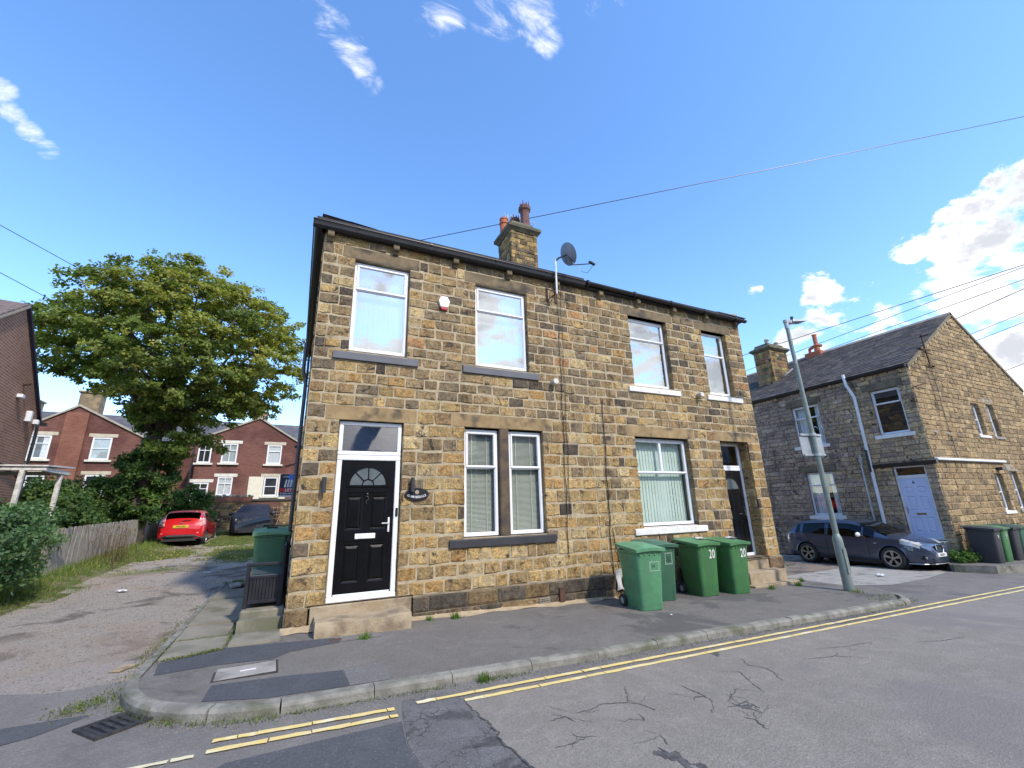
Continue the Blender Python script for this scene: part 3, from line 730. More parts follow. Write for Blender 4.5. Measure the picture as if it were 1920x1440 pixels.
def slab_with_holes(x0, x1, z0, z1, holes, y0, y1):
    """flat wall with openings and reveals, wall coordinates, front at y0"""
    mb = MB()
    X = sorted({x0, x1}|{h[0] for h in holes}|{h[1] for h in holes}); Z = sorted({z0, z1}|{h[2] for h in holes}|{h[3] for h in holes})
    X = [x for x in X if x0 <= x <= x1]; Z = [z for z in Z if z0 <= z <= z1]
    inh = lambda x, z: any(h[0] < x < h[1] and h[2] < z < h[3] for h in holes)
    for a, b_ in zip(X, X[1:]):
        for c, d in zip(Z, Z[1:]):
            if not inh((a+b_)/2, (c+d)/2): mb.face([(a, y0, c), (b_, y0, c), (b_, y0, d), (a, y0, d)])
    for h in holes:
        a, b_, c, d = max(h[0], x0), min(h[1], x1), h[2], h[3]
        mb.face([(a, y0, c), (a, y1, c), (a, y1, d), (a, y0, d)]); mb.face([(b_, y0, c), (b_, y0, d), (b_, y1, d), (b_, y1, c)])
        mb.face([(a, y0, d), (a, y1, d), (b_, y1, d), (b_, y0, d)]); mb.face([(a, y0, c), (b_, y0, c), (b_, y1, c), (a, y1, c)])
    return mb
def clampc(c): return tuple(max(.015, min(.8, x)) for x in c)
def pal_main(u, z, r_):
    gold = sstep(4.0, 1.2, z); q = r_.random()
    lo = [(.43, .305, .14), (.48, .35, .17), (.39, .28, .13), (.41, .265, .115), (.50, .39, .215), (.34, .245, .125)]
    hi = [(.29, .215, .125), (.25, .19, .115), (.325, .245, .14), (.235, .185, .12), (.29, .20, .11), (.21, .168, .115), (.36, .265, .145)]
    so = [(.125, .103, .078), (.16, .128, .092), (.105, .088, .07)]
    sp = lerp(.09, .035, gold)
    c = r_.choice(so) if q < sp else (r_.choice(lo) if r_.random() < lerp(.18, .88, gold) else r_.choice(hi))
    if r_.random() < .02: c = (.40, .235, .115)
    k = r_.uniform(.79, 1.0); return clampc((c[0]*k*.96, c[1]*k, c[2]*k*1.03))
def pal_plinth(u, z, r_):
    c = r_.choice([(.10, .088, .07), (.13, .108, .08), (.16, .12, .08), (.085, .077, .066), (.20, .15, .085)]); k = r_.uniform(.8, 1.15); return tuple(x*k for x in c)

# ------------------------------------------------------------------ window and door builders (wall coordinates, matrix W)
def frame_ring(mb, x0, x1, z0, z1, y0, y1, wd, bev=.006):
    mb.box(x0, x1, y0, y1, z0, z0+wd, bev); mb.box(x0, x1, y0, y1, z1-wd, z1, bev)
    mb.box(x0, x0+wd, y0, y1, z0+wd, z1-wd, bev); mb.box(x1-wd, x1, y0, y1, z0+wd, z1-wd, bev)
def window(parent, W, x0, x1, z0, z1, y, lights, fw=.052, sash=.042, glassm=GLASS, framem=UPVC, blind=None, bm=BLIND, name='window', bartop=True, seed=1, plain=False):
    """lights: list of (fx0,fx1,fz0,fz1,opening?) fractions of the window"""
    r_ = random.Random(seed)
    mb = MB(); frame_ring(mb, x0, x1, z0, z1, y, y+.065, fw)
    ww, hh = x1-x0, z1-z0
    win = None
    for (a, b_, c, d, op) in lights:
        ax, bx_, cz, dz = x0+fw+(ww-2*fw)*a, x0+fw+(ww-2*fw)*b_, z0+fw+(hh-2*fw)*c, z0+fw+(hh-2*fw)*d
        if b_ < 1: mb.box(bx_-.020, bx_+.020, y+.004, y+.06, cz, dz, .004)
        if d < 1: mb.box(ax, bx_, y+.002, y+.062, dz-.022, dz+.022, .004)
    win = mk(name, mb, framem, parent, M=W)
    for (a, b_, c, d, op) in lights:
        ax, bx_, cz, dz = x0+fw+(ww-2*fw)*a, x0+fw+(ww-2*fw)*b_, z0+fw+(hh-2*fw)*c, z0+fw+(hh-2*fw)*d
        if op:
            s_ = MB(); frame_ring(s_, ax-.010, bx_+.010, cz-.008, dz+.008, y-.016, y+.045, sash, .008); mk('sash', s_, framem, win, M=W); i = sash-.016
        else:
            i = 0; s_ = MB(); frame_ring(s_, ax, bx_, cz, dz, y+.012, y+.03, .014, .005)
            mk('bead', s_, framem, win, M=W)
        g_ = MB(); gy = y+.026 if not op else y+.012
        g_.face([(ax+i-.004, gy, cz+i-.004), (bx_-i+.004, gy, cz+i-.004), (bx_-i+.004, gy, dz-i+.004), (ax+i-.004, gy, dz-i+.004)]); mk('pane', g_, glassm, win, M=W)
    if blind == 'vertical':
        n = max(3, int((ww-2*fw)/.086)); st = (ww-2*fw)/n
        for k in range(n):
            cx = x0+fw+st*(k+.5); a = R(6+r_.gauss(0, 3)); s_ = MB(); hw = .053
            dx, dy = hw*math.cos(a), hw*math.sin(a)
            P = [(cx-dx, y+.15-dy), (cx, y+.15-.004), (cx+dx, y+.15+dy)]
            for q in range(2):
                s_.face([(P[q][0], P[q][1], z0+.03), (P[q+1][0], P[q+1][1], z0+.03), (P[q+1][0], P[q+1][1], z1-.02), (P[q][0], P[q][1], z1-.02)])
            mk('slat', s_, bm, win, M=W, fixn=False)
    elif blind == 'venetian':
        s_ = MB(); zz = z0+.04
        while zz < z1-.02:
            s_.face([(x0+.03, y+.10, zz), (x1-.03, y+.10, zz), (x1-.03, y+.122, zz+.017), (x0+.03, y+.122, zz+.017)]); zz += .022
        for q in (.28, .72):
            cx = lerp(x0, x1, q); s_.box(cx-.006, cx+.006, y+.092, y+.098, z0+.03, z1-.03)
        s_.box(x0+.03, x1-.03, y+.095, y+.125, z1-.05, z1-.02)
        mk('blind', s_, bm, win, M=W, fixn=False)
    elif blind in ('curtain', 'halfcurtain', 'nets'):
        def cur(xa, xb):
            s_ = MB(); n = max(10, int((xb-xa)/.02))
            s_.grid(lambda u, v: (lerp(xa, xb, u), y+.14+.018*math.sin(u*n*.9)+.01*math.sin(u*n*.37+2), lerp(z0+.02, z1-.02, v)), n, 2)
            mk('curtain', s_, bm, win, M=W, smooth=True, fixn=False)
        if blind == 'curtain': cur(x0+.03, lerp(x0, x1, .56)); cur(lerp(x0, x1, .74), x1-.03)
        elif blind == 'nets': cur(x0+.03, x1-.03)
        else: cur(x0+.03, lerp(x0, x1, .3)); cur(lerp(x0, x1, .72), x1-.03)
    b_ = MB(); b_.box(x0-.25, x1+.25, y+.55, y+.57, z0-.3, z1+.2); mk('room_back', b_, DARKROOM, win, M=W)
    return win
def sill(parent, W, x0, x1, z0, z1, mat, y0=-.055, y1=.10, j=0.0, name='sill'):
    mb = MB(); mb.add([(x0, y0, z0), (x1, y0, z0+j), (x1, y1, z0+j), (x0, y1, z0), (x0, y0, z1-.022), (x1, y0, z1-.022+j), (x1, y1, z1+.005), (x0, y1, z1+.005)],
                      [(0, 1, 2, 3), (4, 7, 6, 5), (0, 4, 5, 1), (1, 5, 6, 2), (2, 6, 7, 3), (3, 7, 4, 0)])
    o = mk(name, mb, mat, parent, M=W); bv(o, .008); return o
def bv(o, w_=.008, seg=2):
    bm = bmesh.new(); bm.from_mesh(o.data); bmesh.ops.bevel(bm, geom=list(bm.edges), offset=w_, segments=seg, affect='EDGES', profile=.6, clamp_overlap=True); bm.to_mesh(o.data); bm.free(); return o
def lintel(parent, W, x0, x1, z0, z1, seed=1, y0=-.016, mat=LINTEL):
    r_ = random.Random(seed); mb = MB()
    n = 9; P = []
    mb.box(x0+.006, x1-.006, y0, .16, z0, z1-.006, .008)
    return mk('lintel', mb, mat, parent, M=W)

# ------------------------------------------------------------------ the pair of stone houses
rows_low = [(-.137+.2323*k, -.137+.2323*(k+1)) for k in range(12)]
rows_up = [(2.651, 2.905), (2.905, 3.105), (3.105, 3.305), (3.305, 3.505), (3.505, 3.70)]+[(3.70, 3.885)]+[(3.885+.198*k, 3.885+.198*(k+1)) for k in range(9)]+[(5.667, 5.905), (5.905, 6.10)]
def jitter_rows(rows, keep, seed):
    r_ = random.Random(seed); b_ = [rows[0][0]]+[q[1] for q in rows]
    b_ = [z if any(abs(z-k) < .004 for k in keep) else z+r_.uniform(-.022, .022) for z in b_]
    return list(zip(b_, b_[1:]))
ROWS = jitter_rows(rows_low+rows_up, (-.137, 2.651, 2.905, 3.70, 3.885, 5.667, 5.905, 6.10), 4)
I4 = Matrix.Identity(4)
PARTY = 5.52; DEPTH = 7.2
hA = thing('stone_house', 'stone house with black panelled door and grey painted sills, left of the pair', 'house', (2.7, 0, -.45), worldparts=True)
hB = thing('stone_house', 'stone house with white painted sills behind the green bins, right of the pair', 'house', (8.2, 0, -.6), worldparts=True)
dA = (.50, 1.535, -.30, 2.655)
holesA = [dA, (.545, 1.543, 3.86, 5.665), (2.895, 4.062, 3.86, 5.665), (2.665, 4.305, .70, 2.65)]
lintA = [(.27, 1.77, 2.655, 2.905), (2.42, 4.55, 2.65, 2.905), (.316, 1.731, 5.667, 5.905), (2.647, 4.297, 5.667, 5.905)]
sillA = [(.30, 1.756, 3.70, 3.855, GREYPAINT), (2.616, 4.276, 3.70, 3.855, GREYPAINT), (2.383, 4.497, .547, .70, DARKPAINT)]
holesB = [(6.86, 8.08, 3.86, 5.645), (9.34, 10.27, 3.86, 5.645), (6.68, 8.30, .70, 2.65), (9.40, 10.42, -.12, 2.655)]
lintB = [(6.44, 8.54, 2.65, 2.905), (9.22, 10.62, 2.655, 2.905), (6.62, 8.32, 5.645, 5.885), (9.10, 10.50, 5.645, 5.885)]
sillB = [(6.651, 8.254, 3.70, 3.845, WHITEPAINT), (9.181, 10.497, 3.70, 3.845, WHITEPAINT), (6.41, 8.51, .56, .705, WHITEPAINT)]
def house_front(h, x0, x1, holes, lint, sills, seed, wr):
    W_ = slab_with_holes(x0, x1, -.14, 6.30, [(a-.012, b_+.012, c, d) for a, b_, c, d in holes], -.0095, .30)
    wall = mk('wall', W_, MORTAR, h, fixn=False)
    obst = list(holes)+[(l[0], l[1], l[2], l[3]) for l in lint]
    st = lay(ROWS, x0, x1, obst, wr, seed)
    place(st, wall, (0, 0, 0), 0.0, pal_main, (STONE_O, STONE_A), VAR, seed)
    for k, l in enumerate(lint): lintel(h, I4, *l, seed=k, mat=LINTEL if l[2] < 4 else LINTEL_UP)
    for s in sills: sill(h, I4, *s)
    return wall
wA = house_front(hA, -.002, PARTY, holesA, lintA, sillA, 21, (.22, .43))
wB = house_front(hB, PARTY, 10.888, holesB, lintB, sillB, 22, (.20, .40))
# plinth
def plinth(h, x0, x1, holes, seed, rows):
    mb = slab_with_holes(x0, x1, -1.0, -.137, [(a-.01, b_+.01, c, d) for a, b_, c, d in holes], -.046, .28)
    mb.face([(x0, -.046, -.137), (x1, -.046, -.137), (x1, .02, -.105), (x0, .02, -.105)])
    pl = mk('plinth', mb, MORTAR_D, h, fixn=False)
    st = lay(rows, x0, x1, holes, (.34, .62), seed)
    place(st, pl, (0, -.05, 0), 0.0, pal_plinth, (STONE_OD, STONE_AD), VARF, seed, nmax=60)
plinth(hA, -.03, PARTY, [(.28, 1.78, -.9, -.1)], 31, [(-.70, -.50), (-.50, -.37), (-.37, -.14)])
plinth(hB, PARTY, 10.92, [(9.40, 10.42, -.9, -.1)], 32, [(-.95, -.62), (-.62, -.40), (-.40, -.14)])
# return walls, back wall
def ret_wall(h, O, th, L, z0, z1, seed, rows, mats=(STONE_O, STONE_A), pal=pal_main, nm='side_wall', holes=()):
    Wm = Matrix.Translation(O) @ Matrix.Rotation(th, 4, 'Z')
    mb = slab_with_holes(.0, L, z0, z1, list(holes), .004, .28); sw = mk(nm, mb, MORTAR, h, M=Wm, fixn=False)
    place(lay(rows, 0, L, list(holes), (.25, .5), seed), sw, O, th, pal, mats, VAR, seed, nmax=0)
    return sw
ret_wall(hA, (0, DEPTH, 0), R(-90), DEPTH, -.9, 6.3, 41, [(-.62, -.37), (-.37, -.137)]+ROWS)
ret_wall(hB, (10.888, 0, 0), R(90), DEPTH, -1.2, 6.3, 42, [(-.85, -.62), (-.62, -.37), (-.37, -.137)]+ROWS)
for h, a, b_ in ((hA, 0, PARTY), (hB, PARTY, 10.888)):
    mb = MB(); mb.box(a+.004, b_-.004, DEPTH-.25, DEPTH, -1, 6.3); mk('back_wall', mb, MORTAR, h)
mb = MB(); mb.box(PARTY-.05, PARTY+.05, .32, DEPTH-.27, -1, 6.6); mk('party_wall', mb, DARKROOM, hA)
for h, a, b_ in ((hA, .02, PARTY-.06), (hB, PARTY+.06, 10.87)):
    mb = MB(); mb.box(a, b_, .31, DEPTH-.27, 2.85, 3.05); mk('floor_structure', mb, DARKROOM, h)
# windows of the left house
TOPH = [(0, 1, .70, 1, True), (0, 1, 0, .70, False)]
window(hA, I4, .548, 1.540, 3.905, 5.642, .075, TOPH, blind='vertical', seed=2)
window(hA, I4, 2.900, 4.059, 3.905, 5.642, .075, TOPH, blind='vertical', seed=3)
window(hA, I4, 2.668, 3.350, .715, 2.624, .075, [(0, 1, .64, 1, True), (0, 1, 0, .64, False)], blind='venetian', bm=VENET, glassm=GLASS_LOW, seed=4)
window(hA, I4, 3.580, 4.302, .715, 2.624, .075, [(0, 1, .64, 1, True), (0, 1, 0, .64, False)], blind='venetian', bm=VENET, glassm=GLASS_LOW, seed=5)
mb = MB(); mb.prism([(3.360, .13), (3.372, .0), (3.40, -.012), (3.53, -.012), (3.558, .0), (3.570, .13)], 'z', .70, 2.65); mk('mullion', mb, M('sooty_mullion', (.12, .085, .05), .85, c2=(.06, .045, .035), sc=4, bmp=.4, bsc=40), hA)
# windows of the right house
TOPB = [(0, 1, .64, 1, False), (0, 1, 0, .64, False)]
window(hB, I4, 6.865, 8.075, 3.90, 5.635, .115, TOPH, blind='vertical', bm=BLIND, seed=6)
window(hB, I4, 9.345, 10.265, 3.90, 5.635, .115, TOPB, blind='vertical', seed=7)
window(hB, I4, 6.685, 8.295, .725, 2.637, .115, [(0, .5, .60, 1, True), (.5, 1, .60, 1, True), (0, 1, 0, .60, False)], blind='vertical', bm=BLINDG, glassm=GLASS_LOW, seed=8)
# ---- front door of the left house
def door_panel(mb, x0, x1, z0, z1, y, d=.014):
    w_ = .028
    o_ = [(x0, z0), (x1, z0), (x1, z1), (x0, z1)]; a = [(x0+w_, z0+w_), (x1-w_, z0+w_), (x1-w_, z1-w_), (x0+w_, z1-w_)]
    c = [(x0+2.2*w_, z0+2.2*w_), (x1-2.2*w_, z0+2.2*w_), (x1-2.2*w_, z1-2.2*w_), (x0+2.2*w_, z1-2.2*w_)]
    ring = [(o_, y), (a, y+d*1.6), (c, y+d*.2)]
    for (r0, y0), (r1, y1) in zip(ring, ring[1:]):
        for k in range(4):
            n = (k+1) % 4; mb.face([(r0[k][0], y0, r0[k][1]), (r0[n][0], y0, r0[n][1]), (r1[n][0], y1, r1[n][1]), (r1[k][0], y1, r1[k][1])])
    mb.face([(p[0], ring[2][1], p[1]) for p in c])
def leaf_with_panels(x0, x1, z0, z1, y, panels, thick=.04):
    mb = MB(); X = sorted({x0, x1}|{q for p_ in panels for q in p_[:2]}); Z = sorted({z0, z1}|{q for p_ in panels for q in p_[2:]})
    for a, b_ in zip(X, X[1:]):
        for c, d in zip(Z, Z[1:]):
            mx, mz = (a+b_)/2, (c+d)/2
            if not any(p_[0] < mx < p_[1] and p_[2] < mz < p_[3] for p_ in panels): mb.face([(a, y, c), (b_, y, c), (b_, y, d), (a, y, d)])
    for p_ in panels: door_panel(mb, *p_, y)
    mb.face([(x0, y+thick, z0), (x0, y+thick, z1), (x1, y+thick, z1), (x1, y+thick, z0)])
    return mb
mb = MB(); frame_ring(mb, .506, 1.529, -.115, 2.085, .05, .12, .082, .01); mb.box(.506, 1.529, .03, .12, -.115, -.045, .008)
frame_ring(mb, .506, 1.529, 2.087, 2.651, .05, .12, .068, .01)
df = mk('door_frame', mb, UPVC, hA)
mb = MB(); mb.face([(.570, .088, 2.15), (1.465, .088, 2.15), (1.465, .088, 2.59), (.570, .088, 2.59)]); mk('pane', mb, GLASS, df)
mb = MB(); mb.box(.3, 1.8, .6, .62, -.2, 2.7); mk('room_back', mb, DARKROOM, df)
mb = MB(); mb.box(.600, 1.425, .045, .062, -.035, -.002, .004); mk('threshold', mb, UPVC, df)
lx0, lx1 = .592, 1.443; cx = (lx0+lx1)/2; LY = .078
pan = [(.70, .955, .91, 1.44), (1.08, 1.335, .91, 1.44), (.70, .955, .14, .70), (1.08, 1.335, .14, .70)]
door = mk('door', leaf_with_panels(lx0, lx1, 0.0, 2.0, LY, pan), COMPOSITE, hA)
# sunburst fanlight
mb = MB(); rO, rI, zc = .315, .285, 1.605
def arcs(r0, r1, y0, y1, a0=0, a1=180, n=24):
    A = [R(lerp(a0, a1, k/n)) for k in range(n+1)]
    for p_, q_ in zip(A, A[1:]):
        c0 = [(cx+r*math.cos(a), zc+r*math.sin(a)) for r, a in ((r0, p_), (r1, p_), (r1, q_), (r0, q_))]
        mb.face([(x, y0, z) for x, z in c0])
        mb.face([(c0[0][0], y0, c0[0][1]), (c0[3][0], y0, c0[3][1]), (c0[3][0], y1, c0[3][1]), (c0[0][0], y1, c0[0][1])])
        mb.face([(c0[1][0], y0, c0[1][1]), (c0[2][0], y0, c0[2][1]), (c0[2][0], y1, c0[2][1]), (c0[1][0], y1, c0[1][1])])
arcs(rI, rO+.012, LY-.016, LY); arcs(.085, .10, LY-.014, LY)
mb.box(cx-rO-.02, cx+rO+.02, LY-.018, LY, zc-.028, zc+.002, .006)
for a in (45, 90, 135):
    d = Vector((math.cos(R(a)), 0, math.sin(R(a)))); s = Vector((-d.z, 0, d.x))*.008; c0 = Vector((cx, LY-.014, zc))
    mb.face([c0+d*.09-s, c0+d*.29-s, c0+d*.29+s, c0+d*.09+s])
mk('fanlight_bars', mb, COMPOSITE, door)
FAN = M('leaded_obscure_glass', (.10, .12, .125), .12, c2=(.14, .165, .17), sc=5, spec=1.0)
for a0, a1 in ((0, 45), (45, 90), (90, 135), (135, 180)):
    mb = MB(); arcs(.092, rI+.004, LY-.005, LY, a0+1, a1-1, 8); mk('pane', mb, FAN, door)
mb = MB(); arcs(.0, .09, LY-.005, LY, 0, 180, 10); mk('pane', mb, FAN, door)
mb = MB(); mb.box(cx-.30, cx+.30, LY-.012, LY-.001, 1.485, 1.560, .004); mk('rail', mb, COMPOSITE, door)
mb = MB(); mb.box(.70, 1.335, LY-.010, LY-.001, .74, .88, .004); mk('rail', mb, COMPOSITE, door)
mb = MB(); mb.box(cx-.155, cx+.155, LY-.022, LY-.010, .775, .855, .006); mk('letterbox', mb, WHITEMET, door)
mb = MB(); mb.box(1.362, 1.392, LY-.014, LY, .86, 1.09, .006); mb.tube([(1.377, LY-.012, 1.0), (1.377, LY-.05, 1.0), (1.262, LY-.052, 1.0)], .009, 8); mk('handle', mb, WHITEMET, door)
mb = MB(); mb.cyl((cx, LY-.018, 1.47), (cx, LY, 1.47), .013); mk('spyhole', mb, CHROME, door)
mb = MB(); mb.tube([(cx+.02*math.sin(t*6.28), LY-.02-.012*math.sin(t*3.14), 1.42-.11*t) for t in [k/8 for k in range(9)]], .005, 6); mb.cyl((cx, LY-.02, 1.425), (cx, LY, 1.425), .014); mk('knocker', mb, IRON, door)
mb = MB(); mb.box(1.475, 1.512, .03, .052, 1.10, 1.235, .006); mk('doorbell', mb, BLACKPL, hA)
# threshold stone and worn step
mb = MB(); mb.box(.30, 1.76, -.085, .12, -.62, -.118, .012); mk('door_sill_stone', mb, STEP, hA)
mb = MB()
def stepf(u, v):
    x = lerp(.36, 1.655, u); dip = -.028*math.exp(-((u-.55)/.23)**2)
    pr = [(-.570, -.62), (-.575, -.36), (-.565, -.262), (-.545, -.240), (-.30, -.236), (-.088, -.232)]
    k = v*5; i = min(4, int(k)); f = k-i
    y = lerp(pr[i][0], pr[i+1][0], f); z = lerp(pr[i][1], pr[i+1][1], f)
    if i >= 2: z += dip*(1 if i >= 3 else f)
    return (x+(-.03*sstep(.08, 0, u)+.0)*(1 if z > -.3 else 0)*0, y+.012*math.sin(u*7), z-.0)
mb.grid(stepf, 17, 6)
n_ = 17
for side_ in (0, 1):
    P = [stepf(side_, v/5) for v in range(6)]; mb.face(P+[(P[-1][0], P[-1][1], -.62)])
stp = mk('door_step', mb, STEP, hA, weld=True); autosmooth(stp, 40)
# ---- door of the right house
mb = MB(); frame_ring(mb, 9.415, 10.405, -.10, 2.02, .26, .33, .07, .008); frame_ring(mb, 9.415, 10.405, 2.02, 2.645, .26, .33, .06, .008)
df2 = mk('door_frame', mb, UPVC, hB)
mb = MB(); mb.face([(9.47, .29, 2.075), (10.35, .29, 2.075), (10.35, .29, 2.59), (9.47, .29, 2.59)]); mk('pane', mb, GLASS_LOW, df2)
mb = MB(); mb.box(9.2, 10.6, .8, .82, -.2, 2.7); mk('room_back', mb, DARKROOM, df2)
d2 = mk('door', leaf_with_panels(9.487, 10.333, -.03, 1.95, .285, [(9.58, 9.86, .1, .72), (9.96, 10.24, .1, .72), (9.58, 9.86, .88, 1.38), (9.96, 10.24, .88, 1.38)]), M('black_gloss_door', (.010, .010, .013), .13, c2=(.008, .008, .010), spec=.7), hB)
cx2 = 9.91; mb = MB(); A = [R(k*7.5) for k in range(25)]
mb.face([(cx2+.26*math.cos(a), .280, 1.50+.26*math.sin(a)) for a in A]); mk('fanlight_pane', mb, FAN, d2, fixn=False)
mb = MB(); mb.tube([(cx2+.27*math.cos(a), .278, 1.50+.27*math.sin(a)) for a in A], .014, 6); mb.box(cx2-.29, cx2+.29, .268, .285, 1.475, 1.50); mk('fanlight_trim', mb, BLACKPL, d2)
mb = MB(); mb.box(10.27, 10.30, .26, .285, .82, 1.05, .005); mb.tube([(10.285, .27, .96), (10.285, .235, .96), (10.19, .233, .96)], .009, 8); mk('handle', mb, CHROME, d2)
# right reveal stones of the deep doorway
place(lay([(-.12+.231*k, -.12+.231*(k+1)) for k in range(12)], .02, .30, [], (.2, .3), 51), wB, (10.425, .32, 0), R(-90), pal_main, (STONE_O, STONE_A), VARF, 51, nmax=0, joinname='reveal_walling')
for k, (za, zb, ya, yb, xa, xb) in enumerate(((-.40, -.12, -.02, .30, 9.38, 10.44), (-.62, -.365, -.33, -.03, 9.28, 10.56), (-.95, -.605, -.52, -.30, 9.15, 10.70))):
    mb = MB(); mb.box(xa, xb, ya, yb, za-.25, zb, .012); mk('door_step', mb, STEP, hB)
# ---- eaves: corbels, fascia, gutters
def corbel(h, x):
    mb = MB(); mb.prism([(-.13, 6.075), (-.13, 5.99), (-.118, 5.965), (-.07, 5.95), (-.045, 5.90), (.06, 5.89), (.06, 6.075)], 'x', x-.055, x+.055); mk('corbel', mb, LINTEL_UP, h)
for x in (.09, 1.25, 2.44, 3.63, 4.82): corbel(hA, x)
for x in (6.03, 7.17, 8.36, 9.53, 10.72): corbel(hB, x)
def ogee(h, path_axis, a, b_, c, name='gutter'):
    prof = [(0, .0), (-.035, -.0), (-.075, .028), (-.088, .075), (-.098, .105), (-.112, .112), (-.112, .124), (-.004, .124), (0, .124)]
    mb = MB()
    if path_axis == 'x': mb.prism([(c+p_[0], 6.070+p_[1]) for p_ in prof], 'x', a, b_)
    else: mb.prism([(c+p_[0], 6.070+p_[1]) for p_ in prof], 'y', a, b_)
    return mk(name, mb, GUTTER, h)
mb = MB(); mb.box(-.06, PARTY, -.105, .02, 6.078, 6.235); mb.box(-.10, -.005, -.1, DEPTH, 6.078, 6.235); mk('fascia', mb, SOFFIT, hA)
mb = MB(); mb.box(PARTY+.002, 10.95, -.10, .02, 6.076, 6.20); mk('fascia', mb, SOFFIT, hB)
gA = ogee(hA, 'x', -.215, PARTY+.02, -.107)
ogee(hA, 'y', -.10, DEPTH+.1, -.102)
for x in (.55, 1.9, 3.3, 4.5):
    mb = MB(); mb.prism([(-.10, 6.062), (-.150, 6.062), (-.188, 6.094), (-.202, 6.145), (-.226, 6.18), (-.226, 6.2), (-.10, 6.2)], 'x', x-.03, x+.03); mk('gutter_union', mb, GUTTER, gA)
def halfround(a, b_, za, zb):
    mb = MB(); n = 9; r = .065
    def f(u, v):
        q = math.pi*v; x = lerp(a, b_, u); z = lerp(za, zb, u); return (x, -.17-r*math.cos(q)*1.0, z-r*math.sin(q))
    mb.grid(f, 2, n); mb.grid(lambda u, v: (lerp(a, b_, u), -.17-(r-.006)*math.cos(math.pi*v), lerp(za, zb, u)-(r-.006)*math.sin(math.pi*v)), 2, n)
    for u in (0, 1): mb.face([f(u, v/(n-1)) for v in range(n)])
    return mk('gutter', mb, GUTTER, hB, fixn=False)
gB = halfround(PARTY+.06, 11.02, 6.185, 6.115)
for x in (5.62, 7.0, 8.2, 9.4, 10.6):
    mb = MB(); mb.cyl((x-.025, -.17, 6.115-.012*(x-5.6)+.05), (x+.025, -.17, 6.115-.012*(x-5.6)+.05), .074, n=14); mk('gutter_union', mb, GUTTER, gB)
# ---- hipped slate roof (one object for each house half), ridge and hip tiles
EZ, RP = 6.215, math.tan(R(27))
ymid = DEPTH/2; rz_ = EZ+(ymid+.16)*RP
def roof_half(h, x0, x1, hipx, lo):
    mb = MB(); e = -.16; yb = DEPTH+.16
    if lo:   # hip at x0
        xr = x0-.16+(ymid+.16)
        mb.face([(x0-.16, e, EZ), (x1, e, EZ), (x1, ymid, rz_), (xr, ymid, rz_)]); mb.face([(x1, yb, EZ), (x0-.16, yb, EZ), (xr, ymid, rz_), (x1, ymid, rz_)]); mb.face([(x0-.16, yb, EZ), (x0-.16, e, EZ), (xr, ymid, rz_)])
    else:
        xr = x1+.16-(ymid+.16)
        mb.face([(x0, e, EZ), (x1+.16, e, EZ), (xr, ymid, rz_), (x0, ymid, rz_)]); mb.face([(x1+.16, yb, EZ), (x0, yb, EZ), (x0, ymid, rz_), (xr, ymid, rz_)]); mb.face([(x1+.16, e, EZ), (x1+.16, yb, EZ), (xr, ymid, rz_)])
    r = mk('roof', mb, SLATE, h)
    mo = r.modifiers.new('thickness', 'SOLIDIFY'); mo.thickness = .05; mo.offset = 1
    return r, xr
rA, xrA = roof_half(hA, 0, PARTY, 0, True); rB, xrB = roof_half(hB, PARTY+.005, 10.888, 0, False)
TILE = M('hip_tile', (.30, .245, .20), .85, c2=(.22, .18, .15), sc=6, bmp=.3)
def tiles(parent, a, b_, n):
    a, b_ = Vector(a), Vector(b_); d = (b_-a)/n; s = d.cross(Vector((0, 0, 1))).normalized(); up = s.cross(d).normalized()
    for k in range(n):
        p0, p1 = a+d*k, a+d*(k+1.06); mb = MB()
        mb.add([p0-s*.13-up*.02, p0+up*.07, p0+s*.13-up*.02, p1-s*.12-up*.02, p1+up*.055, p1+s*.12-up*.02, p0-s*.13-up*.045, p0+up*.045, p0+s*.13-up*.045], [(0, 1, 4, 3), (1, 2, 5, 4), (0, 6, 7, 1), (1, 7, 8, 2)])
        mk('hip_tile', mb, TILE, parent)
tiles(rA, (.0, -.02, EZ+.10), (xrA, ymid, rz_+.04), 12); tiles(rA, (-.08, -.02, 6.375), (.85, .02, 6.345), 2)
tiles(rB, (10.9, -.02, EZ+.08), (xrB, ymid, rz_+.04), 12)
mb = MB(); mb.add([(10.0, -.17, 6.235), (11.05, -.19, 6.21), (11.05, .2, 6.36), (10.0, .2, 6.40), (10.0, -.17, 6.215), (11.05, -.19, 6.185), (11.05, .2, 6.33), (10.0, .2, 6.37)], [(0, 1, 2, 3), (4, 7, 6, 5), (0, 4, 5, 1), (1, 5, 6, 2), (2, 6, 7, 3), (3, 7, 4, 0)]); mk('eaves_slates', mb, SLATE, rB)
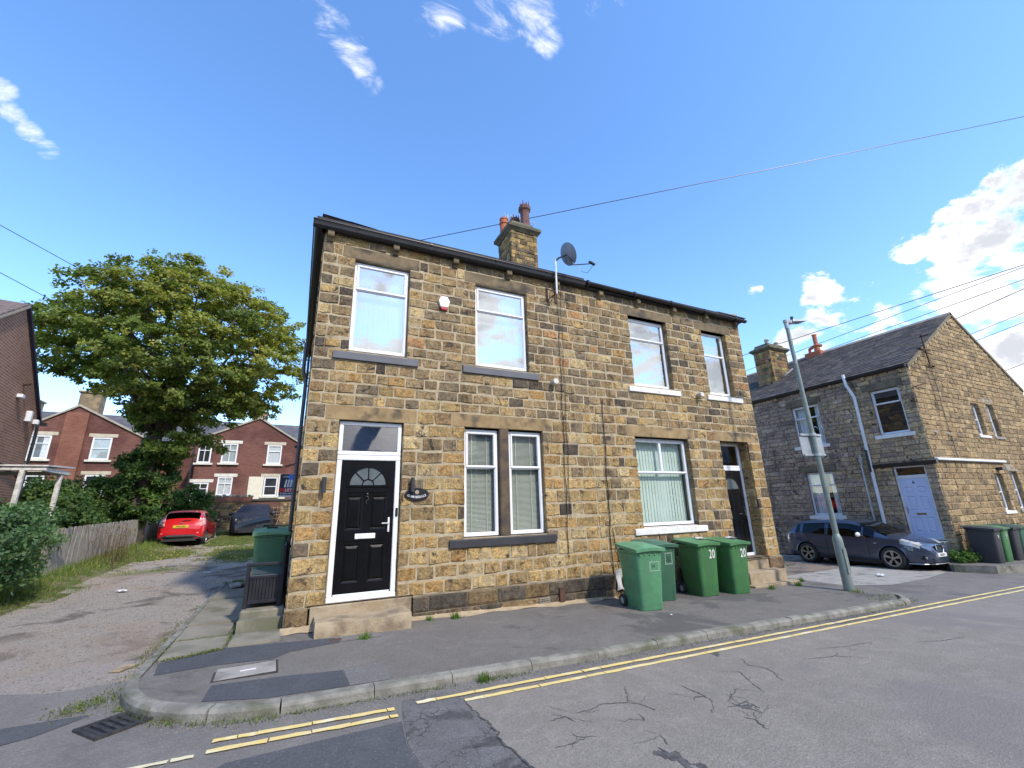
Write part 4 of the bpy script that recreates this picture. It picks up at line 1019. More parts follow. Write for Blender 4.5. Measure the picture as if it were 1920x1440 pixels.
# ---- chimney
def chimney(parent, x0, x1, y0, y1, z0, z1, pal, rows_h, seed, mats, capo=.13):
    mb = MB(); mb.box(x0+.03, x1-.03, y0+.03, y1-.03, z0, z1); st = mk('chimney', mb, MORTAR_D, parent)
    rows = []; z = z0
    r_ = random.Random(seed)
    while z < z1-.05: h = r_.uniform(*rows_h); rows.append((z, min(z+h, z1))); z += h
    place(lay(rows, x0, x1, [], (.2, .42), seed), st, (0, y0+.03, 0), 0.0, pal, mats, VARF, seed, nmax=60)
    place(lay(rows, 0, y1-y0, [], (.2, .42), seed+1), st, (x0+.03, y1, 0), R(-90), pal, mats, VARF, seed+1, nmax=40)
    place(lay(rows, 0, y1-y0, [], (.2, .42), seed+2), st, (x1-.03, y0, 0), R(90), pal, mats, VARF, seed+2, nmax=0)
    mb = MB(); c = capo
    def ring(o_, z): return [(x0-o_, y0-o_, z), (x1+o_, y0-o_, z), (x1+o_, y1+o_, z), (x0-o_, y1+o_, z)]
    rs = [ring(0, z1), ring(c*.5, z1+.05), ring(c, z1+.09), ring(c+.02, z1+.10), ring(c+.02, z1+.20), ring(-.02, z1+.27), ring(-.06, z1+.27), ring(-.10, z1+.42)]
    for a, b_ in zip(rs, rs[1:]):
        for k in range(4): mb.face([a[k], a[(k+1) % 4], b_[(k+1) % 4], b_[k]])
    mb.face(rs[-1]); mk('cap', mb, M('chimney_cap_stone', (.14, .125, .085), .9, c2=(.075, .072, .05), sc=4, bmp=.6, bsc=30, bd=.01), st)
    return st
def pal_chim(u, z, r_):
    c = r_.choice([(.30, .23, .11), (.22, .175, .095), (.16, .13, .085), (.36, .27, .13), (.12, .10, .07)]); k = r_.uniform(.85, 1.15); return tuple(x*k for x in c)
chA = chimney(hA, 4.99, 5.90, 2.5, 3.46, 7.2, 9.20, pal_chim, (.10, .17), 61, (STONE_OD, STONE_AD), .075)
def crownpot(x, y, z, h, r, nm='chimney_pot'):
    mb = MB(); mb.lathe([(r*1.15, 0), (r*1.15, .06), (r*.98, .10), (r*.9, h*.55), (r*1.0, h*.62), (r*1.25, h*.66), (r*1.28, h*.74), (r*1.0, h*.78), (r*.85, h*.85), (r*.6, h*.86)], 8, (x, y, z))
    for k in range(8):
        a = 2*math.pi*k/8; c_, s_ = math.cos(a), math.sin(a); q = r*.95
        mb.cyl((x+q*c_, y+q*s_, z+h*.76), (x+q*.9*c_, y+q*.9*s_, z+h*(.98 if k % 2 else .92)), .03, .008, 5)
    mk(nm, mb, DARKPOT, chA)
crownpot(5.64, 2.78, 9.58, 1.0, .16); crownpot(5.50, 3.2, 9.52, .80, .14)
mb = MB(); mb.lathe([(.13, 0), (.125, .40), (.15, .42), (.15, .47), (.125, .49), (.125, .55), (.14, .57), (.14, .62), (.10, .63)], 14, (5.06, 3.10, 9.36)); o = mk('chimney_pot', mb, CLAYPOT, chA); autosmooth(o)
# aerial on the stack
ae = thing('tv_aerial', 'thin metal television aerial strapped to the tall stone chimney', 'aerial', (5.36, 3.45, 9.75))
mb = MB(); mb.cyl((0, 0, -.5), (0, 0, .72), .014, n=6); mk('mast', mb, GALV, ae)
mb = MB(); mb.cyl((-.12, 0, .68), (1.05, -.08, .66), .008, n=6)
for k in range(11):
    x = -.1+k*.11; mb.cyl((x, -.16+.02*k*.3, .68), (x, .14, .66), .0045, n=4); mb.cyl((x, -.03, .60), (x, -.03, .75), .004, n=4)
mk('boom', mb, GALV, ae)

# ------------------------------------------------------------------ things fixed to the stone pair
def text_mesh(txt, size, mat, name, parent, Mx, extr=.001, bold=0.0, sx=1.0, align='CENTER'):
    cu = bpy.data.curves.new('lettering', 'FONT'); cu.body = txt; cu.size = size; cu.extrude = extr; cu.offset = bold; cu.align_x = align; cu.align_y = 'CENTER'
    cu.resolution_u = 3
    to = bpy.data.objects.new('lettering', cu); col.objects.link(to)
    dg = bpy.context.evaluated_depsgraph_get(); dg.update()
    me = bpy.data.meshes.new_from_object(to.evaluated_get(dg)); bpy.data.objects.remove(to); bpy.data.curves.remove(cu)
    me.transform(Mx @ Matrix.Diagonal((sx, 1, 1, 1))); me.materials.clear(); me.materials.append(mat)
    o = bpy.data.objects.new(name, me); link(o, parent); return o
UPR = Matrix.Rotation(R(90), 4, 'X')      # text standing upright, read from -Y
sd = thing('satellite_dish', 'grey satellite dish on a white pole above the gutter', 'satellite dish', (4.72, -.03, 5.72))
DISH = M('dish_grey', (.21, .24, .30), .45, c2=(.17, .195, .25), sc=4)
mb = MB(); mb.box(-.16, -.12, -.012, 0, -.16, .20); mb.box(.06, .10, -.012, 0, -.16, .2); mb.tube([(-.14, 0, .16), (-.05, -.24, -.02)], .012, 6); mb.tube([(-.14, 0, -.13), (-.04, -.24, -.04)], .014, 6); mb.tube([(.08, 0, .1), (-.02, -.24, -.02)], .012, 6)
mk('wall_bracket', mb, RUST, sd)
mb = MB(); mb.cyl((-.03, -.24, -.06), (-.01, -.24, .80), .020, n=10); mk('pole', mb, WHITEMET, sd)
def dishm(c, nrm, r, dep):
    mb = MB(); nrm = Vector(nrm).normalized(); a = nrm.cross(Vector((0, 0, 1))).normalized(); b_ = a.cross(nrm)
    for sgn, off in ((1, 0), (1, .012)):
        mb.grid(lambda u, v: Vector(c)-nrm*(dep*(1-v*v)+off)+(a*math.cos(2*math.pi*u)*.95+b_*math.sin(2*math.pi*u)*1.08)*r*max(v, .001), 28, 7, True)
    return mb, nrm, a, b_
mb, nrm, aa, bb = dishm((.27, -.36, .93), (.88, .08, .42), .245, .055)
o = mk('dish', mb, DISH, sd, smooth=True, fixn=False)
mb = MB(); mb.tube([(-.01, -.24, .76), (.05, -.28, .82), (.22, -.36, .90)], .022, 6); mb.tube([(.24, -.38, .88), (.33, -.45, .62)], .014, 6); mb.tube([(.33, -.45, .62), (.66, -.68, .60)], .012, 6); mk('arm', mb, BLACKPL, sd)
mb = MB(); mb.cyl((.62, -.66, .64), (.70, -.71, .56), .032, n=10); mb.cyl((.66, -.68, .60), (.60, -.64, .66), .024, n=8); mk('receiver', mb, BLACKPL, sd)
mb = MB(); mb.tube([(.36, -.47, .60), (.45, -.52, .44), (.58, -.60, .40), (.66, -.68, .55)], .005, 5); mk('cable', mb, BLACKPL, sd)
al = thing('alarm_box', 'white alarm box with a red base on the upper stone wall', 'alarm box', (2.22, -.02, 5.06))
mb = MB(); P = [(-.06, .14), (.06, .14), (.115, .04), (.075, -.085), (-.075, -.085), (-.115, .04)]
mb.prism(P, 'y', -.055, .0); o = mk('cover', mb, WHITEMET, al); bv(o, .012)
mb = MB(); mb.prism([(-.075, -.087), (.075, -.087), (.055, -.145), (-.055, -.145)], 'y', -.052, 0); o = mk('strobe', mb, M('red_lens', (.40, .02, .03), .25), al); bv(o, .010)
for k, (x, z, lab) in enumerate(((4.61, 3.69, 'round pale flue terminal beside the right grey sill'), (8.85, 3.78, 'round pale flue terminal between the two white upper sills'))):
    f = thing('flue_terminal', lab, 'flue', (x, -.02, z), group='flue terminals on the stone pair')
    mb = MB(); mb.cyl((0, .05, 0), (0, -.13, 0), .062, n=16); mk('pipe', mb, M('flue_cream', (.55, .50, .40), .6), f)
    mb = MB(); mb.cyl((0, -.13, 0), (0, -.15, 0), .066, .058, 16); mk('end_cap', mb, M('flue_end', (.62, .60, .53), .5), f)
for k, (x, lab) in enumerate(((.34, 'slim black cylinder wall light left of the panelled door'), (1.715, 'slim black cylinder wall light above the oval name plate'))):
    l_ = thing('wall_light', lab, 'wall light', (x, -.03, 1.60), group='wall lights by the door')
    mb = MB(); mb.lathe([(.030, -.12), (.034, -.118), (.034, .118), (.030, .12)], 14, (0, -.06, 0)); autosmooth(mk('barrel', mb, M('anthracite', (.035, .035, .042), .5), l_))
    mb = MB(); mb.box(-.025, .025, -.035, .03, -.05, .05); mk('bracket', mb, BLACKPL, l_)
ns = thing('name_plate', 'oval black house name plate with white lettering', 'name plate', (1.805, -.034, 1.445))
mb = MB(); n = 40
def ell(q, y, s=1.0): return (.205*s*math.cos(q), y, .108*s*math.sin(q))
A = [2*math.pi*k/n for k in range(n)]
mb.add([ell(a, .02) for a in A]+[ell(a, -.004) for a in A]+[ell(a, -.008, .95) for a in A], [(i, (i+1) % n, n+(i+1) % n, n+i) for i in range(n)]+[(n+i, n+(i+1) % n, 2*n+(i+1) % n, 2*n+i) for i in range(n)]+[tuple(range(2*n, 3*n))])
mk('plate', mb, M('sign_black', (.02, .02, .024), .3), ns)
SIGNW = M('sign_white', (.78, .78, .76), .5)
wd_ = 'CORRIEGILLS'
for k, ch in enumerate(wd_):
    a = (k-(len(wd_)-1)/2)
    text_mesh(ch, .050, SIGNW, 'letter', ns, Matrix.Translation((a*.0285, -.0095, -.045+.0011*a*a)) @ Matrix.Rotation(-a*.065, 4, 'Y') @ UPR, .0008, .0012)
mb = MB(); mb.lathe([(.0, 0), (.034, 0), (.034, .004), (.0, .006)], 16); mb.xf(Matrix.Translation((.0, -.008, .035)) @ Matrix.Rotation(R(90), 4, 'X')); mk('emblem', mb, M('emblem_beige', (.45, .38, .30), .6, c2=(.2, .13, .1), sc=60), ns)
# vent brick, iron plate
vb = thing('air_brick', 'small slotted clay air brick low in the stone plinth', 'air brick', (4.16, -.07, -.455))
mb = MB(); frame_ring(mb, -.11, .11, -.075, .075, -.01, .05, .018, .003)
for k in range(1, 4): mb.box(-.09, .09, -.008, .05, -.075+.0375*k-.006, -.075+.0375*k+.006)
for k in range(1, 6): mb.box(-.11+.0367*k-.005, -.11+.0367*k+.005, -.007, .05, -.06, .06)
mk('grille', mb, M('air_brick_clay', (.30, .27, .22), .9), vb); mb = MB(); mb.box(-.1, .1, .02, .03, -.07, .07); mk('cavity', mb, BLACKPL, vb)
mb = MB(); mb.box(-.055, .055, -.02, .02, -.12, .12, .005); o = mk('iron_plate', mb, RUST, label='small rusty iron plate set in the stone plinth', cat='plate'); o.location = (4.52, -.085, -.36)
# cables down the wall
def cable(pts, r, lab, mat=BLACKPL, name='cable', cat='cable', group=None, n=5):
    mb = MB(); mb.tube(pts, r, n); return mk(name, mb, mat, label=lab, cat=cat, group=group)
wig = lambda x, z, s: (x+.012*math.sin(z*5+s)+.006*math.sin(z*13+s), -.042-.006*math.sin(z*9), z)
cable([wig(lerp(4.86, 4.74, k/40), lerp(6.0, .25, k/40), 1) for k in range(41)], .008, 'thin black cable hanging down the wall from the dish')
cable([wig(lerp(4.94, 4.83, k/40), lerp(5.9, .95, k/40), 3) for k in range(41)], .006, 'thinner black cable beside the dish cable')
cable([wig(lerp(5.84, 5.74, k/30), lerp(3.4, -.15, k/30), 2) for k in range(31)], .010, 'black cable running down the wall between the two houses')
cable([wig(lerp(5.80, 5.98, k/12), lerp(.75, -.2, k/12), 5) for k in range(13)], .008, 'short black cable stub above the first green bin')
mb = MB(); mb.grid(lambda u, v: (lerp(5.78, 5.98, u), -.09-.03*math.sin(u*5)-.02*math.sin(v*6+u*3), lerp(-.42, -.05, v)+.03*math.sin(u*4)), 10, 10); mb.grid(lambda u, v: (lerp(5.78, 5.98, u), -.075-.03*math.sin(u*5)-.02*math.sin(v*6+u*3), lerp(-.42, -.05, v)+.03*math.sin(u*4)), 10, 10)
mk('paper_scrap', mb, M('old_newspaper', (.62, .62, .60), .9, c2=(.45, .45, .45), sc=40), label='scrap of white paper caught behind the first green bin', cat='paper', smooth=True, fixn=False)
# soil pipe behind the left corner
sp_ = thing('soil_pipe', 'dark grey soil pipe rising behind the left corner of the house', 'pipe', (-.075, 1.75, .0))
mb = MB(); mb.tube([(0, 0, -.15), (0, 0, 3.70), (-.015, 0, 3.80), (-.055, 0, 3.90), (-.065, 0, 4.0), (-.065, 0, 4.55)], .036, 12); mk('pipe', mb, M('pipe_grey', (.07, .075, .085), .4), sp_)
for z in (.6, 2.4): mb = MB(); mb.box(-.075, .14, -.02, .02, z, z+.05); mk('clip', mb, BLACKPL, sp_)
dp = thing('downpipe', 'black rainwater pipe at the left rear corner of the house', 'downpipe', (-.09, 6.9, 0))
mb = MB(); mb.cyl((0, 0, -.3), (0, 0, 6.1), .035, n=10); mk('pipe', mb, GUTTER, dp)
for z in (1, 3, 5): mb = MB(); mb.box(-.05, .09, -.02, .02, z, z+.04); mk('clip', mb, GUTTER, dp)

# ------------------------------------------------------------------ right house (number 6)
hR = thing('end_house', 'sooty stone end house with pale blue door across the side street', 'house', (19, 4, -.9), worldparts=True)
XR, YR, YB = 19.0, -.42, 13.0
ZB, ZE = -1.0, 5.62
WW = Matrix.Translation((XR, YB, 0)) @ Matrix.Rotation(R(-90), 4, 'Z')       # west wall: u runs towards the camera
U = lambda y: YB-y
holW = [(U(.90), U(-.02), 3.36, 5.02), (U(3.88), U(2.76), 3.34, 5.02), (U(3.84), U(2.76), .56, 2.26), (U(.80), U(-.13), -.22, 2.24), (U(9.5), U(8.4), 3.34, 5.02)]
mb = slab_with_holes(0, YB-YR, ZB, ZE+.05, [(a-.01, b_+.01, c, d) for a, b_, c, d in holW], .004, .3)
wW = mk('wall', mb, MORTAR_D, hR, M=WW, fixn=False)
def rows_between(z0, z1, h, seed):
    r_ = random.Random(seed); z = z0; out = []
    while z < z1-.04:
        q = min(h*r_.uniform(.85, 1.2), z1-z); out.append((z, z+q)); z += q
    return out
def pal_soot(u, z, r_):
    near = sstep(9.5, 12.2, u)
    dark = [(.29, .235, .20), (.34, .28, .23), (.24, .20, .175), (.37, .31, .25), (.30, .24, .20), (.40, .33, .26)]
    lite = [(.42, .34, .23), (.37, .30, .21), (.33, .27, .19), (.46, .37, .24)]
    c = r_.choice(lite if r_.random() < near*.75 else dark); k = r_.uniform(.85, 1.15); return tuple(x*k for x in c)
def pal_gable(u, z, r_):
    c = r_.choice([(.36, .285, .175), (.32, .255, .155), (.41, .325, .20), (.28, .225, .145), (.34, .26, .155), (.25, .20, .135), (.38, .30, .18)]); k = r_.uniform(.82, 1.08); return tuple(x*k for x in c)
lw = [(U(1.10), U(-.18), 5.03, 5.28), (U(4.05), U(2.6), 5.03, 5.28), (U(4.05), U(2.6), 2.27, 2.52)]
stW = lay(rows_between(ZB, ZE, .17, 71), 0, YB-YR, holW+lw, (.22, .5), 71)
place(stW, wW, (XR, YB, 0), R(-90), pal_soot, (STONE_OD, STONE_AD), VAR, 71, nmax=150)
for l in lw: lintel(hR, WW, *l, mat=M('sooty_lintel', (.17, .13, .085), .9, c2=(.10, .08, .055), sc=3))
# gable wall
AX, AZ = 24.0, 8.45
W2 = 2*(AX-XR)
holG = [(4.15, 4.86, 3.38, 4.62), (5.50, 6.15, 3.38, 4.68), (4.22, 4.92, .60, 1.93), (5.62, 6.35, .62, 2.02)]
WG = Matrix.Translation((XR, YR, 0))
mb = slab_with_holes(0, W2, ZB, ZE, [(a-.01, b_+.01, c, d) for a, b_, c, d in holG], .004, .3)
mb.face([(0, .004, ZE), (W2, .004, ZE), (W2/2, .004, AZ)])
wG = mk('gable_wall', mb, MORTAR, hR, M=WG, fixn=False)
stG = lay(rows_between(ZB, ZE, .185, 72), 0, W2, holG, (.26, .55), 72)
for za, zb in rows_between(ZE, AZ-.1, .18, 73):
    k = (zb-ZE)/(AZ-ZE)
    stG += lay([(za, zb)], k*W2/2, W2-k*W2/2, [], (.26, .5), int(za*100))
place(stG, wG, (XR, YR, 0), 0.0, pal_gable, (STONE_O, STONE_A), VAR, 72, nmax=150)
pts = [(0, ZE-.06), (W2/2, AZ-.02), (W2, ZE-.06)]
mb = MB()
for s_ in (0, 1):
    a, b_ = pts[s_], pts[s_+1]
    mb.add([(a[0], -.05, a[1]), (b_[0], -.05, b_[1]), (b_[0], -.05, b_[1]+.14), (a[0], -.05, a[1]+.14), (a[0], .30, a[1]), (b_[0], .30, b_[1]), (b_[0], .30, b_[1]+.14), (a[0], .30, a[1]+.14)], [(0, 1, 2, 3), (4, 7, 6, 5), (3, 2, 6, 7), (0, 4, 5, 1), (0, 3, 7, 4), (1, 5, 6, 2)])
mk('verge_coping', mb, M('verge_stone', (.20, .165, .10), .9, c2=(.12, .10, .07)), hR, M=WG)
# windows, sills
def rwin(W, h, lights, seed, blind, y=.10, gm=GLASS_LOW): return window(hR, W, h[0]+.01, h[1]-.01, h[2]+.03, h[3]-.01, y, lights, framem=UPVC_D, blind=blind, bm=CURTAIN, seed=seed, glassm=gm)
rwin(WW, holW[0], [(0, 1, .70, 1, True), (0, 1, 0, .70, False)], 1, None); rwin(WW, holW[1], [(0, 1, .70, 1, True), (0, 1, 0, .70, False)], 2, 'curtain'); rwin(WW, holW[2], [(0, 1, .70, 1, True), (0, 1, 0, .70, False)], 3, 'curtain'); rwin(WW, holW[4], TOPH, 4, 'nets')
for h in holW[:3]+holW[4:]: sill(hR, WW, h[0]-.14, h[1]+.14, h[2]-.13, h[2]+.02, WHITEPAINT)
for k, h in enumerate(holG):
    window(hR, WG, h[0]+.01, h[1]-.01, h[2]+.02, h[3]-.01, .12, [(0, 1, .5, 1, False), (0, 1, 0, .5, False)], framem=UPVC, blind=None, seed=k, glassm=GLASS_LOW)
    sill(hR, WG, h[0]-.12, h[1]+.12, h[2]-.11, h[2]+.01, WHITEPAINT if k in (0, 2) else CONCRETE)
lintel(hR, WG, 5.35, 6.3, 4.70, 4.95, mat=CONCRETE); lintel(hR, WG, 5.5, 6.5, 2.03, 2.28, mat=CONCRETE)
# blue door
BLUED = M('pale_blue_door', (.52, .58, .76), .45, c2=(.48, .54, .72), sc=3)
h = holW[3]; mb = MB(); frame_ring(mb, h[0]+.01, h[1]-.01, -.20, 1.86, .08, .15, .06, .006); frame_ring(mb, h[0]+.01, h[1]-.01, 1.86, 2.22, .08, .15, .05, .006)
fr = mk('door_frame', mb, UPVC_D, hR, M=WW)
mb = MB(); mb.face([(h[0]+.055, .11, 1.90), (h[1]-.055, .11, 1.90), (h[1]-.055, .11, 2.18), (h[0]+.055, .11, 2.18)]); mk('pane', mb, GLASS_LOW, fr, M=WW)
x0, x1 = h[0]+.072, h[1]-.072; cxd = (x0+x1)/2
pans = [(x0+.09, cxd-.05, 1.30, 1.52), (cxd+.05, x1-.09, 1.30, 1.52), (x0+.09, cxd-.05, .72, 1.20), (cxd+.05, x1-.09, .72, 1.20), (x0+.09, cxd-.05, .02, .52), (cxd+.05, x1-.09, .02, .52)]
bd = mk('door', leaf_with_panels(x0, x1, -.14, 1.80, .10, pans), BLUED, hR, M=WW)
mb = MB(); mb.box(cxd-.13, cxd+.13, .085, .10, .59, .65, .004); mk('letterbox', mb, M('brass', (.35, .25, .10), .35, .8), bd, M=WW)
mb = MB(); mb.box(x0+.02, x0+.05, .08, .10, .65, .86, .004); mb.tube([(x0+.035, .09, .78), (x0+.035, .06, .78), (x0+.13, .058, .78)], .008, 6); mk('handle', mb, CHROME, bd, M=WW)
text_mesh('6', .13, M('number_dark', (.05, .05, .06), .4), 'number', bd, WW @ Matrix.Translation((cxd, .096, 1.66)) @ UPR, .002, .004)
mb = MB(); mb.box(h[0]-.1, h[1]+.1, -.35, .05, -1.0, -.215, .015); mk('door_step', mb, CONCRETE, hR, M=WW)
# roof with real slates on the visible slope
tilt = math.atan2(AZ-ZE, AX-XR); eL = math.hypot(AZ-ZE, AX-XR)
mb = MB()
OVH = .18
def rp(s, y, side=1, lift=0.0):
    """point on slope: s metres up from the eaves"""
    cx_, cz_ = math.cos(tilt), math.sin(tilt)
    x = XR-OVH*cx_+s*cx_-lift*cz_; z = ZE+.10-OVH*cz_+s*cz_+lift*cx_
    return ((x if side > 0 else 2*AX-x), y, z)
SL = eL+OVH
for side in (1, -1): mb.face([rp(0, YR-.02, side), rp(SL, YR-.02, side), rp(SL, YB, side), rp(0, YB, side)])
mb.face([(XR, YB, ZE), (2*AX-XR, YB, ZE), (AX, YB, AZ)])
rf = mk('roof', mb, M('roof_felt', (.05, .048, .05), .9), hR, fixn=False)
def pal_slate(r_):
    k = r_.uniform(.72, 1.2); c = r_.choice([(.105, .098, .098), (.090, .086, .09), (.125, .115, .105), (.08, .075, .078)]); return tuple(x*k for x in c)
SLATE_A = stone_mat('slate_courses', 'attr', .35, .35)
r_ = random.Random(81); mb = MB(); s = 0.0; k = 0
while s < SL-.02:
    hgt = lerp(.24, .15, s/SL); y = YR-.05-(.17 if k % 2 else 0)
    while y < YB:
        wd = r_.uniform(.22, .40); a, b_ = max(y+.004, YR-.06), min(y+wd-.004, YB); l0 = .022+r_.uniform(-.002, .006); l1 = .006
        if b_-a > .05:
            mb.colr = pal_slate(r_); j = r_.gauss(0, .006)
            q = [rp(s+j, a, 1, l0), rp(s+j, b_, 1, l0), rp(min(s+hgt+.06, SL), b_, 1, l1), rp(min(s+hgt+.06, SL), a, 1, l1)]
            e = [rp(s+j, a, 1, l0-.014), rp(s+j, b_, 1, l0-.014)]
            mb.add(q+e, [(0, 3, 2, 1), (0, 1, 5, 4)])
        y += wd
    s += hgt; k += 1
mk('slates', mb, SLATE_A, rf, fixn=False, kind='stuff')
mb = MB(); mb.prism([(AX-.16, AZ+.02), (AX, AZ+.16), (AX+.16, AZ+.02)], 'y', YR-.05, YB); mk('ridge', mb, TILE, rf)
mb = MB(); mb.prism([(XR-.10, ZE-.02), (XR-.17, ZE-.0), (XR-.19, ZE+.08), (XR-.07, ZE+.08)], 'y', YR-.02, YB); mk('gutter', mb, GUTTER, hR)
def corbR(y): 
    mb = MB(); mb.box(XR-.13, XR+.02, y-.06, y+.06, ZE-.16, ZE-.03, .01); mk('corbel', mb, LINTEL, hR)
for k in range(11): corbR(-.2+k*1.15)
# white downpipe with swan neck, small grey pipe, low gutter
mb = MB(); mb.tube([(XR-.16, 1.52, 5.85), (XR-.16, 1.50, 5.45), (XR-.12, 1.40, 5.10), (XR-.08, 1.36, 4.9), (XR-.08, 1.40, .2)], .052, 10); o = mk('downpipe', mb, UPVC_D, hR); autosmooth(o); tag(o, 'white downpipe with a swan neck')
mb = MB(); mb.tube([(XR-.09, 1.40, 2.9), (XR-.09, 1.41, 2.1)], .060, 10); mk('pipe_collar', mb, BLACKPL, hR)
mb = MB(); mb.tube([(XR-.07, 1.66, 2.75), (XR-.07, 1.62, 2.5), (XR-.07, 1.68, 2.35), (XR-.07, 1.69, -.7)], .032, 8); mb.lathe([(.04, -.1), (.075, .06), (.075, .09), (.03, .09)], 10, (XR-.08, 1.66, 2.5)); mk('waste_pipe', mb, GALV, hR)
mb = MB(); mb.prism([(XR-.02, 2.22), (XR-.10, 2.24), (XR-.13, 2.33), (XR-.02, 2.36)], 'y', YR-.1, 1.32); mk('low_gutter', mb, GUTTER, hR)
mb = MB(); mb.box(XR+.02, XR+5.35, YR-.12, YR-.005, 2.33, 2.42, .02); mk('low_flashing', mb, UPVC_D, hR)
# service bracket on the gable corner
mb = MB(); mb.box(XR+1.58, XR+1.62, YR-.10, YR-.06, 5.85, 7.05); mb.box(XR+1.2, XR+1.95, YR-.10, YR-.06, 6.42, 6.46); mb.box(XR+1.58, XR+1.62, YR-.30, YR, 6.95, 6.99); mb.box(XR+1.2, XR+1.24, YR-.10, YR, 6.40, 6.46); mk('service_bracket', mb, RUST, hR)
mb = MB(); mb.box(XR+1.45, XR+1.95, YR-.10, YR-.06, 5.82, 5.86); mb.box(XR+1.9, XR+1.94, YR-.1, YR, 5.80, 5.86); mk('service_bracket', mb, RUST, hR)
mb = MB(); mb.tube([(XR-.05, YR-.02, 4.85), (XR+.5, YR-.2, 5.0)], .02, 6); mk('service_bracket', mb, RUST, hR)
mb = MB(); mb.tube([(XR+1.65, YR-.05, 5.85), (XR+1.72, YR-.05, 5.0), (XR+1.6, YR-.05, 4.0), (XR+1.65, YR-.05, 2.4)], .010, 5); mk('service_cable', mb, BLACKPL, hR)
for x, z in ((XR+.62, 3.3), (XR+1.55, 3.28)):
    mb = MB(); mb.add([(x-.07, YR-.02, z), (x+.07, YR-.02, z), (x, YR-.14, z-.04), (x, YR-.02, z+.09)], [(0, 2, 3), (2, 1, 3), (0, 1, 2), (0, 3, 1)]); mk('vent_hood', mb, CONCRETE, hR)
# security lamp
mb = MB(); mb.box(XR+4.5, XR+4.72, YR-.20, YR-.03, 2.05, 2.16, .01); mk('flood_lamp', mb, BLACKPL, hR)
chR = chimney(hR, 20.95, 22.35, 5.5, 6.4, 6.3, 8.60, pal_soot if False else (lambda u, z, r_: clampc(tuple(x*r_.uniform(.8, 1.2) for x in r_.choice([(.26, .19, .10), (.20, .15, .085), (.09, .075, .06), (.30, .22, .12)])))), (.14, .22), 91, (STONE_OD, STONE_AD), .10)
mb = MB(); mb.box(20.80, 22.45, 5.38, 5.47, 6.35, 6.65); mb.box(20.82, 20.93, 5.38, 6.5, 6.40, 6.72); mb.prism([(20.9, 6.55), (22.45, 7.55), (22.45, 7.75), (20.9, 6.75)], 'y', 5.40, 5.48); mk('flashing', mb, LEAD, chR)
for x, y in ((21.2, 5.7), (22.1, 5.8)): mb = MB(); mb.lathe([(.10, 0), (.09, .18), (.12, .2), (.10, .26), (.05, .3)], 10, (x, y, 8.98)); mk('chimney_pot', mb, CONCRETE, chR)
mb = MB(); mb.box(23.7, 24.2, 4.6, 5.4, 8.2, 8.66, .01); ch2 = mk('ridge_stack', mb, CLAYPOT, hR)
mb = MB(); mb.lathe([(.14, 0), (.13, .22), (.18, .27), (.18, .31), (.12, .34), (.10, .38), (.10, .85), (.12, .87), (.12, .91), (.05, .91)], 12, (23.85, 4.8, 8.66)); mk('chimney_pot', mb, CLAYPOT, ch2)
mb = MB(); mb.tube([(24.1, 5.3, 8.78), (24.1, 5.3, 8.95), (24.0, 4.9, 9.05), (23.9, 4.6, 8.9)], .08, 8); mk('chimney_pot', mb, CLAYPOT, ch2)
mb = MB(); mb.box(2*AX-XR-.25, 2*AX-XR, YR+.3, YB, ZB, ZE); mb.box(XR+.3, 2*AX-XR-.3, YB-.25, YB, ZB, ZE); mk('back_wall', mb, MORTAR_D, hR)
mb = MB(); mb.box(XR+.31, 2*AX-XR-.3, YR+.31, YB-.3, 2.75, 2.9); mk('floor_structure', mb, DARKROOM, hR)
# raised pavement by the gable
g = MB(); pz = lambda x, y: -.80-.02*(x-19)
poly = [(17.6, -.62), (18.0, -1.35), (19.5, -1.72), (24, -1.85), (60, -2.2), (60, .5), (18.6, .5), (18.3, -.2)]
g.face([(x, y, pz(x, y)) for x, y in poly])
for a, b_ in zip(poly, poly[1:]+poly[:1]): g.face([(a[0], a[1], pz(*a)), (b_[0], b_[1], pz(*b_)), (b_[0], b_[1], -2), (a[0], a[1], -2)])
mk('far_pavement', g, PAVE, kind='structure')
kp = [(17.55, -.70), (18.0, -1.47), (19.5, -1.84)]+[(19.5+k, -1.84-.028*k) for k in range(1, 12)]
for a, b_ in zip(kp, kp[1:]):
    mb = MB(); a_, b2 = Vector((*a, 0)), Vector((*b_, 0)); d = (b2-a_).normalized(); s = Vector((-d.y, d.x, 0)); q = [a_+d*.006, b2-d*.006, b2-d*.006+s*.12, a_+d*.006+s*.12]
    mb.add([(v.x, v.y, pz(v.x, v.y)+.008) for v in q]+[(v.x, v.y, -1.6) for v in q], [(0, 1, 2, 3), (0, 4, 5, 1), (1, 5, 6, 2), (2, 6, 7, 3), (3, 7, 4, 0)])
    mk('kerb_stone', mb, KERB, kerb)

# ------------------------------------------------------------------ brown brick house at the far left
ang = R(8.5)
hL = thing('brick_gable_house', 'brown brick house with steep gable at the far left', 'house', (-8.0, 11.88, .2), ang)
